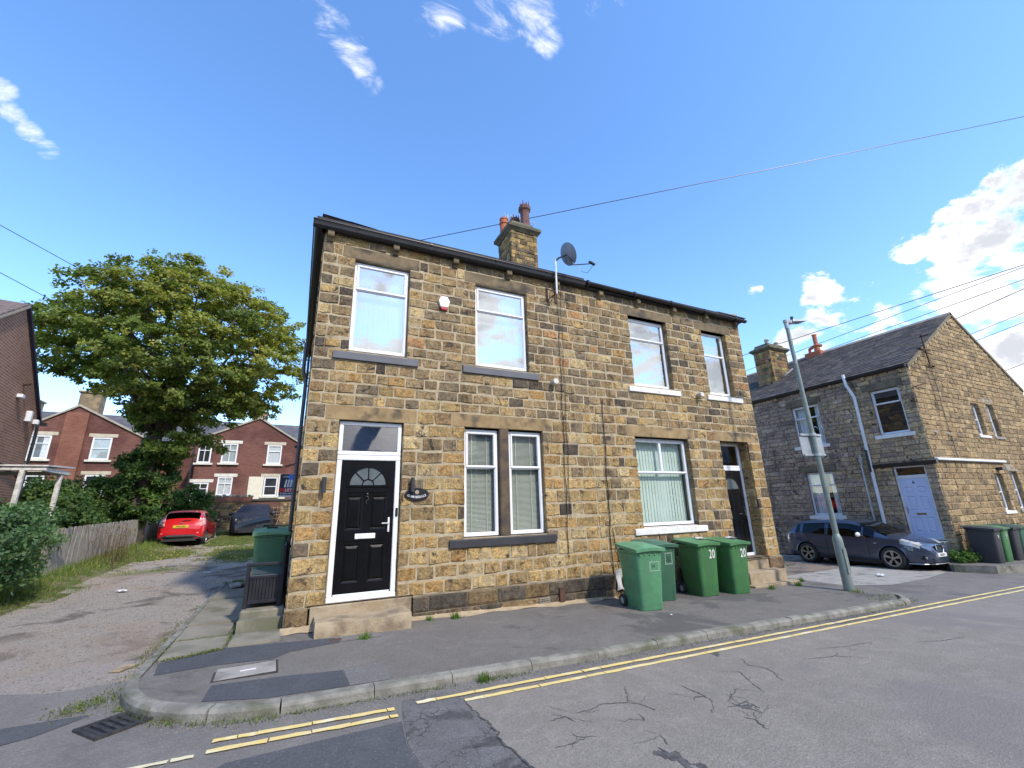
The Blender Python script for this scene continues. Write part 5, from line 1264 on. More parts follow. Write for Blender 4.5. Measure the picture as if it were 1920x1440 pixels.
# local frame: origin at the rear eaves corner, -Y' runs towards the camera along the gable, gable faces +X'
GD, EZl, RZl = 7.6, 4.35, 7.05
gm = MB(); P = [(0, .0), (0, EZl)]
gm.face([(0, 0, -.6), (0, -GD, -.6), (0, -GD, EZl), (0, -GD/2*.86, RZl-.2), (0, 0, EZl)])
gm.face([(0, 0, -.6), (0, 0, EZl), (-9, 0, EZl), (-9, 0, -.6)]); gm.face([(0, -GD, -.6), (-9, -GD, -.6), (-9, -GD, EZl), (0, -GD, EZl)]); gm.face([(-9, 0, -.6), (-9, 0, EZl), (-9, -GD*.43, RZl-.2), (-9, -GD, EZl), (-9, -GD, -.6)])
wl = mk('wall', gm, BRICK_BROWN, hL)
ROOFT = M('brown_roof_tile', (.17, .13, .115), .85, c2=(.12, .095, .088), sc=5, bmp=.6, bsc=18, bd=.02)
mb = MB(); ym = -GD*.43
for y0 in (.25, -GD-.25):
    yy = [y0, ym]; z0 = EZl-.18; z1 = RZl-.12
    mb.add([(.07, y0, z0), (.07, ym, z1), (-9.1, ym, z1), (-9.1, y0, z0), (.07, y0, z0+.09), (.07, ym, z1+.09), (-9.1, ym, z1+.09), (-9.1, y0, z0+.09)], [(4, 5, 6, 7), (0, 3, 2, 1), (0, 1, 5, 4), (0, 4, 7, 3)])
rl = mk('roof', mb, ROOFT, hL)
mb = MB()
for k in range(18):      # tile courses on the near slope
    f0, f1 = k/18, (k+1)/18
    y0, z0 = lerp(-GD-.25, ym, f0), lerp(EZl-.18, RZl-.12, f0)+.09; y1, z1 = lerp(-GD-.25, ym, f1), lerp(EZl-.18, RZl-.12, f1)+.09
    mb.add([(.06, y0, z0+.028), (-9, y0, z0+.028), (-9, y1, z1+.004), (.06, y1, z1+.004), (.06, y0, z0), (-9, y0, z0)], [(0, 1, 2, 3), (0, 4, 5, 1)])
mk('tile_courses', mb, ROOFT, rl)
mb = MB(); mb.add([(.075, .25, EZl-.20), (.075, ym, RZl-.14), (.075, ym, RZl-.02), (.075, .25, EZl-.08), (.02, .25, EZl-.20), (.02, ym, RZl-.14), (.02, ym, RZl-.02), (.02, .25, EZl-.08)], [(0, 1, 2, 3), (0, 4, 5, 1), (3, 2, 6, 7), (4, 7, 6, 5), (0, 3, 7, 4)]); mk('bargeboard', mb, M('dark_bargeboard', (.035, .035, .075), .5), hL)
mb = MB(); mb.add([(.075, -GD-.25, EZl-.20), (.075, ym, RZl-.14), (.075, ym, RZl-.06), (.075, -GD-.25, EZl-.12), (.02, -GD-.25, EZl-.20), (.02, ym, RZl-.14), (.02, ym, RZl-.06), (.02, -GD-.25, EZl-.12)], [(0, 1, 2, 3), (0, 4, 5, 1), (3, 2, 6, 7), (4, 7, 6, 5), (0, 3, 7, 4)]); mk('bargeboard', mb, M('cream_bargeboard', (.5, .44, .34), .6), hL)
mb = MB(); mb.tube([(.02, .05, EZl-.15), (.07, .02, EZl-.5), (.07, .0, 2.0), (.07, .0, -.4)], .045, 8); mb.box(-.3, .22, .12, .30, EZl-.28, EZl-.18); mk('downpipe', mb, GUTTER, hL)
mb = MB(); mb.tube([(.04, -4.5, 3.05), (.05, -3, 2.75), (.05, -1.2, 2.45), (.06, 0, 2.25)], .03, 6); mk('cable', mb, BLACKPL, hL)
for (y, z, hh, w_) in ((-1.0, 4.15, .34, .18), (-2.1, 4.55, .12, .22), (-.25, 4.1, .16, .16)): mb = MB(); mb.box(.0, .14, y-w_/2, y+w_/2, z-hh/2, z+hh/2, .02); mk('wall_box', mb, UPVC_D, hL)
mb = MB(); mb.tube([(.0, -1.9, 4.95), (.18, -1.95, 4.98)], .04, 8); mk('flue', mb, RUST, hL)
WL = Matrix.Translation((0, 0, 0)) @ Matrix.Rotation(R(90), 4, 'Z')
mb = MB(); frame_ring(mb, -4.2, -3.3, .9, 2.0, -.06, .03, .07, .005); wlw = mk('window', mb, UPVC, hL, M=WL)
mb = MB(); mb.box(-4.13, -3.37, -.02, -.012, .97, 1.93); mk('pane', mb, GLASS_LOW, wlw, M=WL)
# timber porch canopy by its wall
pc = thing('porch_canopy', 'weathered white timber canopy on two posts at the left', 'canopy', (-6.1, 7.6, .1))
PT = M('peeling_white_paint', (.66, .65, .62), .8, c2=(.45, .43, .39), sc=9, bmp=.4, bsc=30, c3=(.25, .22, .18), sc3=7, lo3=.58, hi3=.7)
mb = MB(); mb.box(-1.5, .32, -.06, .0, 2.32, 2.42, .01); mb.box(.22, .32, -.02, 1.3, 2.30, 2.40, .01); mb.box(-1.5, .30, 1.22, 1.3, 2.30, 2.40, .01); mk('beam', mb, PT, pc)
mb = MB(); mb.add([(-1.6, -.10, 2.425), (.36, -.10, 2.425), (.36, 1.4, 2.50), (-1.6, 1.4, 2.5), (-1.6, -.10, 2.46), (.36, -.10, 2.46), (.36, 1.4, 2.54), (-1.6, 1.4, 2.54)], [(0, 3, 2, 1), (4, 5, 6, 7), (0, 1, 5, 4), (1, 2, 6, 5), (2, 3, 7, 6), (3, 0, 4, 7)]); mk('roof', mb, PT, pc)
for (x, y) in ((-.12, -.04), (.26, .9)): mb = MB(); mb.box(x-.045, x+.045, y-.045, y+.045, -.3, 2.32, .006); mk('post', mb, PT, pc)

# ------------------------------------------------------------------ red brick terrace behind
YT = 26.0
tr = thing('brick_terrace', 'red brick terrace with gabled rear wings behind the tree', 'terrace', (-6, YT, 1.9), worldparts=True)
def wing(x0, x1, yf, yb, ze, ap, zap, zb=1.2, mat=BRICK_RED):
    mb = MB(); mb.face([(x0, yf, zb), (x1, yf, zb), (x1, yf, ze), (ap, yf, zap), (x0, yf, ze)])
    mb.face([(x0, yf, zb), (x0, yf, ze), (x0, yb, ze), (x0, yb, zb)]); mb.face([(x1, yf, zb), (x1, yb, zb), (x1, yb, ze), (x1, yf, ze)]); mk('wall', mb, mat, tr, fixn=False)
    mb = MB()
    for xa, za in ((x0-.1, ze-.06), (x1+.1, ze-.06)):
        mb.add([(xa, yf-.08, za), (ap, yf-.08, zap), (ap, yb, zap), (xa, yb, za), (xa, yf-.08, za+.1), (ap, yf-.08, zap+.1), (ap, yb, zap+.1), (xa, yb, za+.1)], [(0, 3, 2, 1), (4, 5, 6, 7), (0, 1, 5, 4), (0, 4, 7, 3)])
    mk('roof', mb, SLATE, tr)
    mb = MB()
    for xa, za in ((x0-.1, ze-.08), (x1+.1, ze-.08)):
        mb.add([(xa, yf-.10, za), (ap, yf-.10, zap-.02), (ap, yf-.10, zap+.10), (xa, yf-.10, za+.12), (xa, yf-.02, za), (ap, yf-.02, zap-.02), (ap, yf-.02, zap+.1), (xa, yf-.02, za+.12)], [(0, 1, 2, 3), (3, 2, 6, 7), (0, 4, 5, 1), (4, 7, 6, 5)])
    mk('verge', mb, M('verge_pale', (.40, .36, .29), .8), tr)
wing(-14.6, -8.9, YT, YT+5, 6.05, -12.05, 7.72)
wing(-6.0, -.25, YT, YT+5, 6.0, -2.75, 7.55)
for xa, xb in ((-9, -5.9), (-.3, 9), (-22, -14.5)):
    mb = MB(); mb.box(xa, xb, YT+2.6, YT+2.85, 1.2, 6.25); mk('rear_wall', mb, BRICK_RED, tr)
mb = MB(); mb.add([(-24, YT+2.35, 6.2), (10, YT+2.35, 6.1), (10, YT+5.3, 8.05), (-24, YT+5.3, 8.35), (-24, YT+9, 6.0), (10, YT+9, 6.0)], [(0, 1, 2, 3), (3, 2, 5, 4)]); mk('main_roof', mb, SLATE, tr, fixn=False)
for k, (x0, x1, ybk, zt, zb_) in enumerate(((-12.35, -11.35, YT+.4, 8.75, 7.2), (-3.3, -2.4, YT+.5, 8.15, 7.1), (-16.6, -15.9, YT+4.8, 8.95, 7.9))):
    mb = MB(); mb.box(x0, x1, ybk, ybk+.8, zb_, zt, .01); mb.box(x0-.08, x1+.08, ybk-.08, ybk+.88, zt-.12, zt+.0, .02)
    st = mk('chimney', mb, M('chimney_stone_far', (.30, .225, .13), .9, c2=(.17, .13, .085), sc=4, bmp=.6, bsc=9, bd=.03), tr)
    mb = MB(); mb.lathe([(.12, 0), (.10, .4), (.12, .42), (.12, .5), (.05, .5)], 10, ((x0+x1)/2, ybk+.4, zt)); mk('chimney_pot', mb, CLAYPOT if k else DARKPOT, st)
WT = Matrix.Translation((0, YT, 0))
STL = M('pale_lintel', (.55, .49, .37), .8, c2=(.45, .40, .30)); STW = M('white_lintel', (.70, .68, .60), .8, c2=(.6, .58, .5))
def twin(x0, x1, z0, z1, lights, blind=None, lm=STL, sm=STW, seed=1, bm=CURTAIN, fm=UPVC, y=-.03):
    mb = MB(); mb.box(x0+.02, x1-.02, -.005, .001, z0, z1); rec = mk('window_back', mb, DARKROOM, tr, M=WT)
    w_ = window(tr, WT, x0, x1, z0, z1, -.07, lights, fw=.07, framem=fm, blind=None, glassm=GLASS_LOW, seed=seed)
    for ch in list(w_.children):
        if ch.name.startswith('room_back'): bpy.data.objects.remove(ch)
    if blind:
        n = 16
        for a, b_ in ((x0+.07, lerp(x0, x1, .36)), (lerp(x0, x1, .64), x1-.07)) if blind == 'pair' else ((x0+.06, x1-.06),):
            mb = MB(); mb.grid(lambda u, v: (lerp(a, b_, u), -.012+.003*math.sin(u*25), lerp(z0+.06, z1-.06, v)), n, 2); mk('curtain', mb, bm, w_, M=WT, fixn=False)
    mb = MB(); mb.box(x0-.22, x1+.22, -.03, .02, z1+.03, z1+.23, .006); mk('lintel', mb, lm, tr, M=WT)
    mb = MB(); mb.box(x0-.15, x1+.15, -.13, .02, z0-.12, z0-.005, .006); mk('sill', mb, sm, tr, M=WT)
TB = [(0, 1, .68, 1, False), (0, 1, 0, .68, False)]
T2 = [(0, 1, .5, 1, False), (0, 1, 0, .5, False)]
TX = [(0, .5, .66, 1, False), (.5, 1, .66, 1, False), (0, .5, 0, .66, False), (.5, 1, 0, .66, False)]
twin(-13.85, -12.92, 4.60, 5.92, TB, 'pair', seed=1); twin(-11.13, -10.24, 4.60, 5.90, T2, 'full', seed=2, bm=BLIND); twin(-11.1, -10.2, 2.6, 3.72, T2, None, seed=3, sm=CONCRETE)
twin(-6.25+.32, -5.62+.4, 4.52, 5.74, TX, None, lm=STW, seed=4); twin(-4.66, -3.80, 4.54, 5.77, TX, 'full', lm=STW, seed=5, bm=BLIND); twin(-2.10, -1.24, 4.50, 5.76, TB, 'full', seed=6)
twin(-5.95, -5.1, 2.3, 3.28, TX, None, lm=STW, seed=7); twin(-4.66, -3.84, 2.50, 3.63, TX, 'full', lm=STW, seed=8); twin(-2.07, -1.27, 2.44, 3.64, T2, None, seed=9)
twin(-13.6, -12.8, 2.6, 3.7, TB, None, seed=10)
mb = slab_with_holes(-2.95, -.75, 2.25, 3.68, [(-2.10, -1.24, 2.30, 3.69)], -.035, 0); mk('painted_render', mb, M('cream_paint', (.72, .68, .55), .8, c2=(.66, .62, .5)), tr, M=WT, fixn=False)
mb = MB(); mb.box(-12.5, -11.5, -.22, .0, 1.3, 7.3); mk('chimney_breast', mb, brick_mat('terrace_brick_orange', (.29, .115, .075), (.22, .09, .06), (.26, .19, .15), (.75, .65, .65)), tr, M=WT)
mb = MB(); mb.tube([(-6.15, -.1, 5.9), (-6.15, -.1, 1.9)], .05, 8); mb.tube([(-8.75, -.1, 5.9), (-8.75, -.1, 1.9)], .05, 8); mb.tube([(-.9, -.08, 4.4), (-.3, -.08, 4.6)], .03, 6); mk('downpipe', mb, GUTTER, tr, M=WT)

# yard wall: rubble stone with brick infill
yw = thing('yard_wall', 'rubble stone yard wall with brick infill behind the covered car', 'wall', (-2.5, 23.2, .4), worldparts=True)
def pal_yard(u, z, r_):
    c = r_.choice([(.34, .26, .14), (.26, .20, .12), (.20, .155, .10), (.40, .31, .18), (.15, .12, .085)]); k = r_.uniform(.8, 1.2); return tuple(x*k for x in c)
mb = MB(); mb.box(-4.75, 1.5, 23.15, 23.45, 0, 2.02); ywm = mk('core', mb, MORTAR_D, yw)
place(lay(rows_between(.3, 2.05, .13, 95), -4.75, -2.75, [], (.16, .36), 95), ywm, (0, 23.15, 0), 0, pal_yard, (STONE_O, STONE_A), VAR, 95, nmax=120)
place(lay(rows_between(.3, 2.0, .13, 96), -.85, 1.5, [], (.16, .36), 96), ywm, (0, 23.15, 0), 0, pal_yard, (STONE_O, STONE_A), VAR, 96, nmax=60)
mb = MB(); mb.box(-2.74, -.86, 23.08, 23.16, .2, 1.98); mk('brick_infill', mb, brick_mat('old_yard_brick', (.20, .085, .06), (.14, .065, .05), (.2, .16, .13), (.7, .7, .7)), yw)
mb = MB(); mb.box(-2.2, -.95, 23.05, 23.09, .2, 1.55); mk('dark_recess', mb, M('black_timber', (.018, .017, .017), .8), yw)
mb = MB(); mb.box(-4.8, -2.4, 23.1, 23.5, 2.03, 2.30); mk('upper_brick', mb, brick_mat('upper_yard_brick', (.30, .10, .065), (.22, .08, .055), (.3, .24, .19), (.8, .8, .8)), yw)
for k in range(14):
    x = -4.75+k*.18+rnd.gauss(0, .02); mb = MB(); mb.box(x-.07, x+.07, 23.08, 23.5, 2.30, 2.36+rnd.random()*.10, .02); mk('coping_stone', mb, CONCRETE if k % 3 else FLAG, yw)
mb = MB(); mb.box(-2.4, 1.5, 23.05, 23.5, 2.03, 2.16, .02); mk('coping', mb, M('dark_coping', (.07, .062, .05), .9), yw)
tl_ = thing('trellis', 'weathered wooden trellis leaning on the yard wall behind the covered car', 'trellis', (-1.2, 22.95, .4))
TW = M('bare_timber', (.30, .21, .13), .8, c2=(.22, .16, .10))
for k in range(5): mb = MB(); mb.box(-.42+k*.2, -.395+k*.2, -.02, 0, .5, 1.35); mk('slat', mb, TW, tl_)
for k in range(4): mb = MB(); mb.box(-.46, .46, -.045, -.022, .62+k*.2, .645+k*.2); mk('slat', mb, TW, tl_)
mb = MB(); mb.tube([(.15, -.25, 0), (.50, -.06, 1.30)], .025, 5); mk('prop', mb, TW, tl_)

# timber fence beside the drive
fn = thing('timber_fence', 'weathered grey close boarded fence left of the red car', 'fence', (-5.35, 11.0, .1), worldparts=True)
FW = M('weathered_board', (.34, .305, .255), .9, c2=(.25, .22, .18), sc=5, bmp=.5, bsc=30, bd=.006, c3=(.30, .28, .24), sc3=3)
fa, fb = Vector((-5.25, 6.9, 0)), Vector((-5.5, 16.4, 0)); L = (fb-fa).length; d = (fb-fa).normalized(); nf = int(L/.13)
for k in range(nf):
    p = fa+d*(k*.13+.06); zb_ = zground(p.x, p.y)-.1; zt = lerp(1.0, 1.22, k/nf)+rnd.gauss(0, .012)
    mb = MB(); mb.box(-.058, .058, -.010, .010, 0, zt-zb_, .003); o = mk('board', mb, FW, fn)
    o.location = (p.x, p.y, zb_); o.rotation_euler = (rnd.gauss(0, .008), rnd.gauss(0, .012), math.atan2(d.y, d.x)+rnd.gauss(0, .02))
    o.matrix_parent_inverse = Matrix.Translation(-OFF[fn.name])
for zo in (.25, .75):
    mb = MB(); a, b_ = fa+Vector((-.05, 0, 0)), fb+Vector((-.05, 0, 0))
    mb.tube([(a.x, a.y, zground(a.x, a.y)+zo), (b_.x, b_.y, zground(b_.x, b_.y)+zo)], .03, 4); mk('rail', mb, FW, fn)
fa2, fb2 = fb, Vector((-4.6, 20.5, 0))
for k in range(26):
    p = fa2.lerp(fb2, k/26); zb_ = zground(p.x, p.y)-.1; mb = MB(); mb.box(-.058, .058, -.01, .01, 0, 1.25-zb_+rnd.gauss(0, .01), .003); o = mk('board', mb, FW, fn); o.location = (p.x, p.y, zb_); o.rotation_euler = (0, 0, math.atan2((fb2-fa2).y, (fb2-fa2).x))

# ------------------------------------------------------------------ houses across the street (seen in the window reflections)
op = thing('opposite_terrace', 'row of stone houses across the street, seen only as window reflections', 'terrace', (4, -22, -.7), worldparts=True)
mb = MB(); mb.box(-34, 42, -28, -21, -1.5, 4.9); mk('wall', mb, M('opposite_stone', (.26, .20, .115), .9, c2=(.15, .12, .08), sc=4, bmp=.5, bsc=8, bd=.03), op)
mb = MB(); mb.prism([(-28.3, 4.85), (-20.7, 4.85), (-24.5, 7.4)], 'x', -34.2, 42.2); mk('roof', mb, SLATE, op)
for k in range(9):
    x = -30+k*8.5; mb = MB(); mb.box(x, x+.9, -25, -24, 6.8, 8.6, .02); st = mk('chimney', mb, CLAYPOT if k % 3 == 0 else MORTAR_D, op)
    for q in (.25, .65): mb = MB(); mb.lathe([(.12, 0), (.10, .45), (.13, .48), (.05, .5)], 8, (x+q, -24.5, 8.6)); mk('chimney_pot', mb, CLAYPOT, st)
for k in range(17):
    for z in (.3, 2.9):
        x = -32+k*4.3; mb = MB(); mb.box(x, x+1.1, -21.0, -20.96, z, z+1.6); w_ = mk('window', mb, UPVC_D, op); mb = MB(); mb.box(x+.08, x+1.02, -20.96, -20.95, z+.08, z+1.52); mk('pane', mb, M('dark_pane', (.03, .035, .04), .1) if k == 0 and z < 1 else bpy.data.materials['dark_pane'], w_)

# ------------------------------------------------------------------ wheelie bins
def binmat(n, c): return M(n, c, .48, c2=tuple(x*.78+.008 for x in c), sc=4.5, bmp=.18, bsc=60, c3=tuple(x*.62+.022 for x in c), sc3=7.0, lo3=.52, hi3=.72)
BRUB = M('rubber', (.018, .018, .019), .8, c2=(.03, .03, .03), sc=10)
HUB = M('wheel_hub_grey', (.33, .34, .35), .5)
def rrect(w_, d, r, n=4):
    P = []
    for (sx, sy, a0) in ((1, 1, 0), (-1, 1, 90), (-1, -1, 180), (1, -1, 270)):
        for k in range(n+1):
            a = R(a0+90*k/n); P.append((sx*(w_/2-r)+r*math.cos(a), sy*(d/2-r)+r*math.sin(a)))
    return P
def make_bin(label, loc, rz, bodym, lidm, lidopen=0.0, group=None, style=0, wheels=True):
    t_ = thing('wheelie_bin', label, 'wheelie bin', loc, rz, group)
    secs = [(.0, .43, .50, .05, .0), (.03, .445, .52, .07, .0), (.50, .49, .575, .075, .0), (.90, .53, .63, .07, .0), (.915, .555, .655, .07, .0), (.955, .56, .66, .07, .0)]
    mb = MB(); n = 20; V = []; F = []
    for (z, w_, d, r, o_) in secs:
        for x, y in rrect(w_, d, r): V.append((x, y-.02*(z/.95)*0, z))
    for j in range(len(secs)-1):
        for i in range(n): F.append((j*n+i, j*n+(i+1) % n, (j+1)*n+(i+1) % n, (j+1)*n+i))
    F.append(tuple(range(n))[::-1]); F.append(tuple(range((len(secs)-1)*n, len(secs)*n)))
    mb.add(V, F); body = mk('body', mb, bodym, t_); autosmooth(body, 30)
    if style == 1:      # recessed front panel outline
        mb = MB(); mb.tube([(-.13, -.262, .03), (-.135, -.276, .52), (-.10, -.282, .58), (.10, -.282, .58), (.135, -.276, .52), (.13, -.262, .03)], .008, 6); mk('front_rib', mb, bodym, body)
    for k in range(5): mb = MB(); mb.box(-.2+k*.1-.012, -.2+k*.1+.012, -.325, -.30, .875, .915); mk('rib', mb, bodym, body)
    # lid
    def lidf(u, v):
        x = lerp(-.30, .30, u); y = lerp(-.365, .335, v)
        ex = min(u, 1-u); ey = min(v, 1-v)
        z = .985+.065*v*1.0+.018*math.sin(math.pi*u)
        if style != 2: z += .030*sstep(.0, .22, ex-.12)*sstep(0, .2, ey-.08)*(1-.5*v)
        return (x, y, z)
    mb = MB(); nu, nv = 15, 13; mb.grid(lidf, nu, nv)
    rim = [(lidf(i/(nu-1), 0)) for i in range(nu)]+[lidf(1, j/(nv-1)) for j in range(1, nv)]+[lidf(1-i/(nu-1), 1) for i in range(1, nu)]+[lidf(0, 1-j/(nv-1)) for j in range(1, nv)]
    for a, b_ in zip(rim, rim[1:]+rim[:1]): mb.face([a, (a[0]*.985, a[1]*.985, a[2]-.052), (b_[0]*.985, b_[1]*.985, b_[2]-.052), b_])
    lid = mk('lid', mb, lidm, t_, weld=True, fixn=False); autosmooth(lid, 35)
    if style == 3:
        mb = MB(); mb.box(-.09, .09, -.12, -.05, 1.05, 1.075, .008); mk('lid_slot', mb, BLACKPL, lid)
    mb = MB(); mb.tube([(-.22, .33, 1.035), (-.22, .385, 1.05), (.22, .385, 1.05), (.22, .33, 1.035)], .016, 8); mb.box(-.20, .20, .30, .345, .95, 1.03); mk('handle', mb, bodym, t_)
    if wheels:
        mb = MB(); mb.cyl((-.26, .25, .10), (.26, .25, .10), .012, n=8); mk('axle', mb, GALV, t_)
        for s in (-1, 1):
            mb = MB(); mb.lathe([(.058, -.025), (.095, -.025), (.10, -.015), (.10, .015), (.095, .025), (.058, .025)], 20, cap=False); mb.xf(Matrix.Translation((s*.265, .25, .10)) @ Matrix.Rotation(R(90), 4, 'Y')); wq = mk('wheel', mb, BRUB, t_); autosmooth(wq, 40)
            mb = MB(); mb.lathe([(.0, -.02), (.06, -.02), (.06, .018), (.045, .012), (.0, .012)], 16)
            mb.lathe([(.0, .02), (.02, .028), (.0, .03)], 10); mb.xf(Matrix.Translation((s*.265, .25, .10)) @ Matrix.Rotation(R(90), 4, 'Y')); mk('hub', mb, HUB, wq)
    return t_, body
G1, G2, G3 = binmat('bin_green_pale', (.088, .262, .130)), binmat('bin_green_dark', (.035, .125, .070)), binmat('bin_green_mid', (.050, .175, .055))
G3L = binmat('bin_lid_green', (.075, .22, .085)); G1L = binmat('bin_lid_pale', (.11, .30, .155)); GREY = binmat('bin_grey', (.028, .03, .038)); GREYL = binmat('bin_lid_grey', (.045, .048, .055)); G4 = binmat('bin_green_left', (.07, .19, .09)); G4L = binmat('bin_lid_left', (.16, .34, .18))
BGRP = 'green bins on the pavement by the stone wall'
zb = lambda x, y: zpav(x, y)+.002
b1, bo = make_bin('pale sea green bin nearest the black door, small white label frame', (5.66, -.955, zb(5.6, -.95)), R(-7), G1, G1L, group=BGRP)
BW = M('print_white', (.72, .74, .70), .6); BK = M('print_dark', (.03, .05, .04), .6)
def lblframe(body, x0, x1, z0, z1, y0, y1):
    mb = MB(); t_ = .006
    yz = lambda z: lerp(y0, y1, (z-z0)/(z1-z0))
    for a, b_, c, d in ((x0, x1, z0, z0+t_), (x0, x1, z1-t_, z1), (x0, x0+t_, z0+t_, z1-t_), (x1-t_, x1, z0+t_, z1-t_)):
        mb.face([(a, yz(c), c), (b_, yz(c), c), (b_, yz(d), d), (a, yz(d), d)])
    mk('label_frame', mb, BW, body, fixn=False)
fy_ = lambda z: -(lerp(.26, .315, (z-.03)/.87)+.004)
lblframe(bo, -.02, .17, .62, .77, fy_(.62), fy_(.77))
text_mesh('14', .075, BK, 'number', bo, Matrix.Translation((.05, fy_(.70)-.002, .70)) @ UPR, .0005)
b2, bo2 = make_bin('dark green bin with arched front rib, squeezed behind the pale one', (6.46, -.47, zb(6.4, -.47)), R(-4), G2, G2, group=BGRP, style=1)
lblframe(bo2, -.01, .15, .64, .84, fy_(.64), fy_(.84)); text_mesh('32', .11, BK, 'number', bo2, Matrix.Translation((.07, fy_(.73)-.002, .73)) @ UPR, .0005)
b3, bo3 = make_bin('mid green bin numbered 20 in the middle of the row', (7.58, -.49, zb(7.5, -.5)), R(-3), G3, G3L, group=BGRP)
b4, bo4 = make_bin('mid green bin numbered 20 nearest the stone steps', (8.38, -.58, zb(8.4, -.6)), R(-2), G3, G3L, group=BGRP)
for bb_ in (bo3, bo4): text_mesh('20', .235, BW, 'number', bb_, Matrix.Translation((.085, fy_(.77)-.005, .77)) @ Matrix.Rotation(R(3.6), 4, 'X') @ UPR, .0005, .0035, .68)
for b_, m_ in ((b3, BLACKPL), (b4, BLACKPL)):
    lid = [c for c in b_.children if c.name.startswith('lid')][0]
    mb = MB(); mb.box(-.06, .05, -.20, -.14, 1.03, 1.055, .01); mk('lid_grip', mb, m_, lid)
    mb = MB(); mb.grid(lambda u, v: (lerp(-.02, .22, u), lerp(-.12, .12, v), 1.066+.012*math.sin(u*5)*math.cos(v*4)), 6, 6); mk('lid_sticker', mb, UPVC_D, lid, fixn=False)
# bins beside the left wall
make_bin('green bin with a slotted pale lid behind the black bench', (-.37, 2.02, -.105), R(2), G4, G4L, style=3, group='bins beside the left wall')
tb, _ = make_bin('green bin with a tilted grey lid at the back by the left wall', (-.33, 2.95, -.08), R(5), G4, GREYL, style=2, group='bins beside the left wall')
ld = [c for c in tb.children if c.name.startswith('lid')][0]; ld.location = (-.20, .05, .15); ld.rotation_euler = (0, R(-14), 0)
# bins by the far gable
RG = 'bins by the far gable'
f1, fb1 = make_bin('dark grey bin with a white 9 on its front by the far gable', (19.15, -1.02, -.80), R(2), GREY, GREYL, group=RG)
text_mesh('9', .14, BW, 'number', fb1, Matrix.Translation((.02, fy_(.75)-.003, .75)) @ UPR, .0005, .004)
f2, fb2_ = make_bin('green bin with a white house mark between two grey bins', (19.95, -.95, -.81), R(2), G3, G3L, group=RG)
lblframe(fb2_, -.07, .09, .66, .86, fy_(.66), fy_(.86)); text_mesh('6', .13, BW, 'number', fb2_, Matrix.Translation((.01, fy_(.76)-.003, .76)) @ UPR, .0005, .003)
make_bin('dark grey bin right of the far green bin', (20.75, -.95, -.83), R(0), GREY, GREYL, group=RG)
make_bin('second green bin at the right edge by the far gable', (21.5, -.9, -.84), R(0), G2, G2, group=RG)

# ------------------------------------------------------------------ plastic storage bench
bn = thing('storage_bench', 'black plastic storage bench against the left house wall', 'bench', (-.06, .45, -.135), 0)
BP = M('bench_plastic', (.016, .016, .022), .38, c2=(.024, .024, .03), sc=5, bmp=.15, bsc=60)
BS = M('bench_lid_sheen', (.10, .11, .13), .22, c2=(.08, .09, .11), sc=3)
LB = 1.35
for y in (0, LB):
    mb = MB(); mb.box(-.53, -.475, y, y+.055, 0, .60, .008); mb.box(-.075, -.02, y, y+.055, 0, .86, .008); mb.box(-.535, -.02, y-.004, y+.059, .575, .625, .01); mb.box(-.475, -.075, y+.008, y+.047, .06, .11, .005); mb.box(-.475, -.075, y+.008, y+.047, .40, .44, .005); ef = mk('end_frame', mb, BP, bn)
    for k in range(9):
        x = -.472+k*.0442; mb = MB(); mb.box(x+.002, x+.042, y+.015, y+.04, .11, .40, .004); mk('board', mb, BP, ef)
mb = MB(); mb.box(-.52, -.04, .06, LB, .405, .445, .01); mk('seat_lid', mb, BS, bn)
for k in range(10):
    y = .06+k*.13; mb = MB(); mb.box(-.515, -.49, y+.002, y+.127, .06, .40, .004); mk('board', mb, BP, bn)
mb = MB(); mb.box(-.065, -.03, .05, LB, .78, .86, .01); mb.box(-.065, -.03, .05, LB, .47, .53, .01); mk('back_rail', mb, BP, bn)
for k in range(8):
    y = .08+k*.16; mb = MB(); mb.box(-.055, -.035, y, y+.12, .53, .78, .004); mk('back_slat', mb, BP, bn)

# ------------------------------------------------------------------ lamp post
lp = thing('street_lamp', 'grey steel street lamp leaning slightly at the pavement corner', 'street lamp', (10.69, -1.55, zpav(10.69, -1.55)))
LPM = M('lamp_post_paint', (.21, .255, .235), .5, .3, c2=(.16, .20, .185), sc=3.5, bmp=.1, bsc=40, c3=(.28, .31, .29), sc3=8)
mb = MB(); mb.lathe([(.095, -.3), (.095, 1.02), (.088, 1.06), (.06, 1.14), (.055, 1.15)], 20); o = mk('base_column', mb, LPM, lp); autosmooth(o)
mb = MB(); mb.prism([(-.05, .35), (.05, .35), (.05, .85), (-.05, .85)], 'y', -.099, -.088); mk('access_door', mb, LPM, o)
mb = MB(); mb.cyl((0, 0, 1.1), (0, 0, 6.05), .057, .042, 18); o = mk('shaft', mb, LPM, lp); autosmooth(o)
mb = MB(); mb.cyl((0, 0, 5.95), (0, 0, 6.15), .05, n=14); mb.box(-.06, .20, -.05, .05, 6.09, 6.19, .02); mb.tube([(.1, 0, 6.13), (.26, -.03, 6.18)], .045, 10); mk('spigot', mb, GALV, lp)
mb = MB(); mb.add([(.16, -.10, 6.13), (.66, -.14, 6.20), (.66, .10, 6.20), (.16, .10, 6.13), (.18, -.09, 6.21), (.60, -.11, 6.255), (.60, .08, 6.255), (.18, .09, 6.21)], [(0, 3, 2, 1), (4, 5, 6, 7), (0, 1, 5, 4), (1, 2, 6, 5), (2, 3, 7, 6), (3, 0, 4, 7)]); o = mk('lantern', mb, GALV, lp); bv(o, .015)
mb = MB(); mb.cyl((.25, -.02, 6.22), (.25, -.02, 6.30), .035, n=10); mk('photocell', mb, BLACKPL, o)
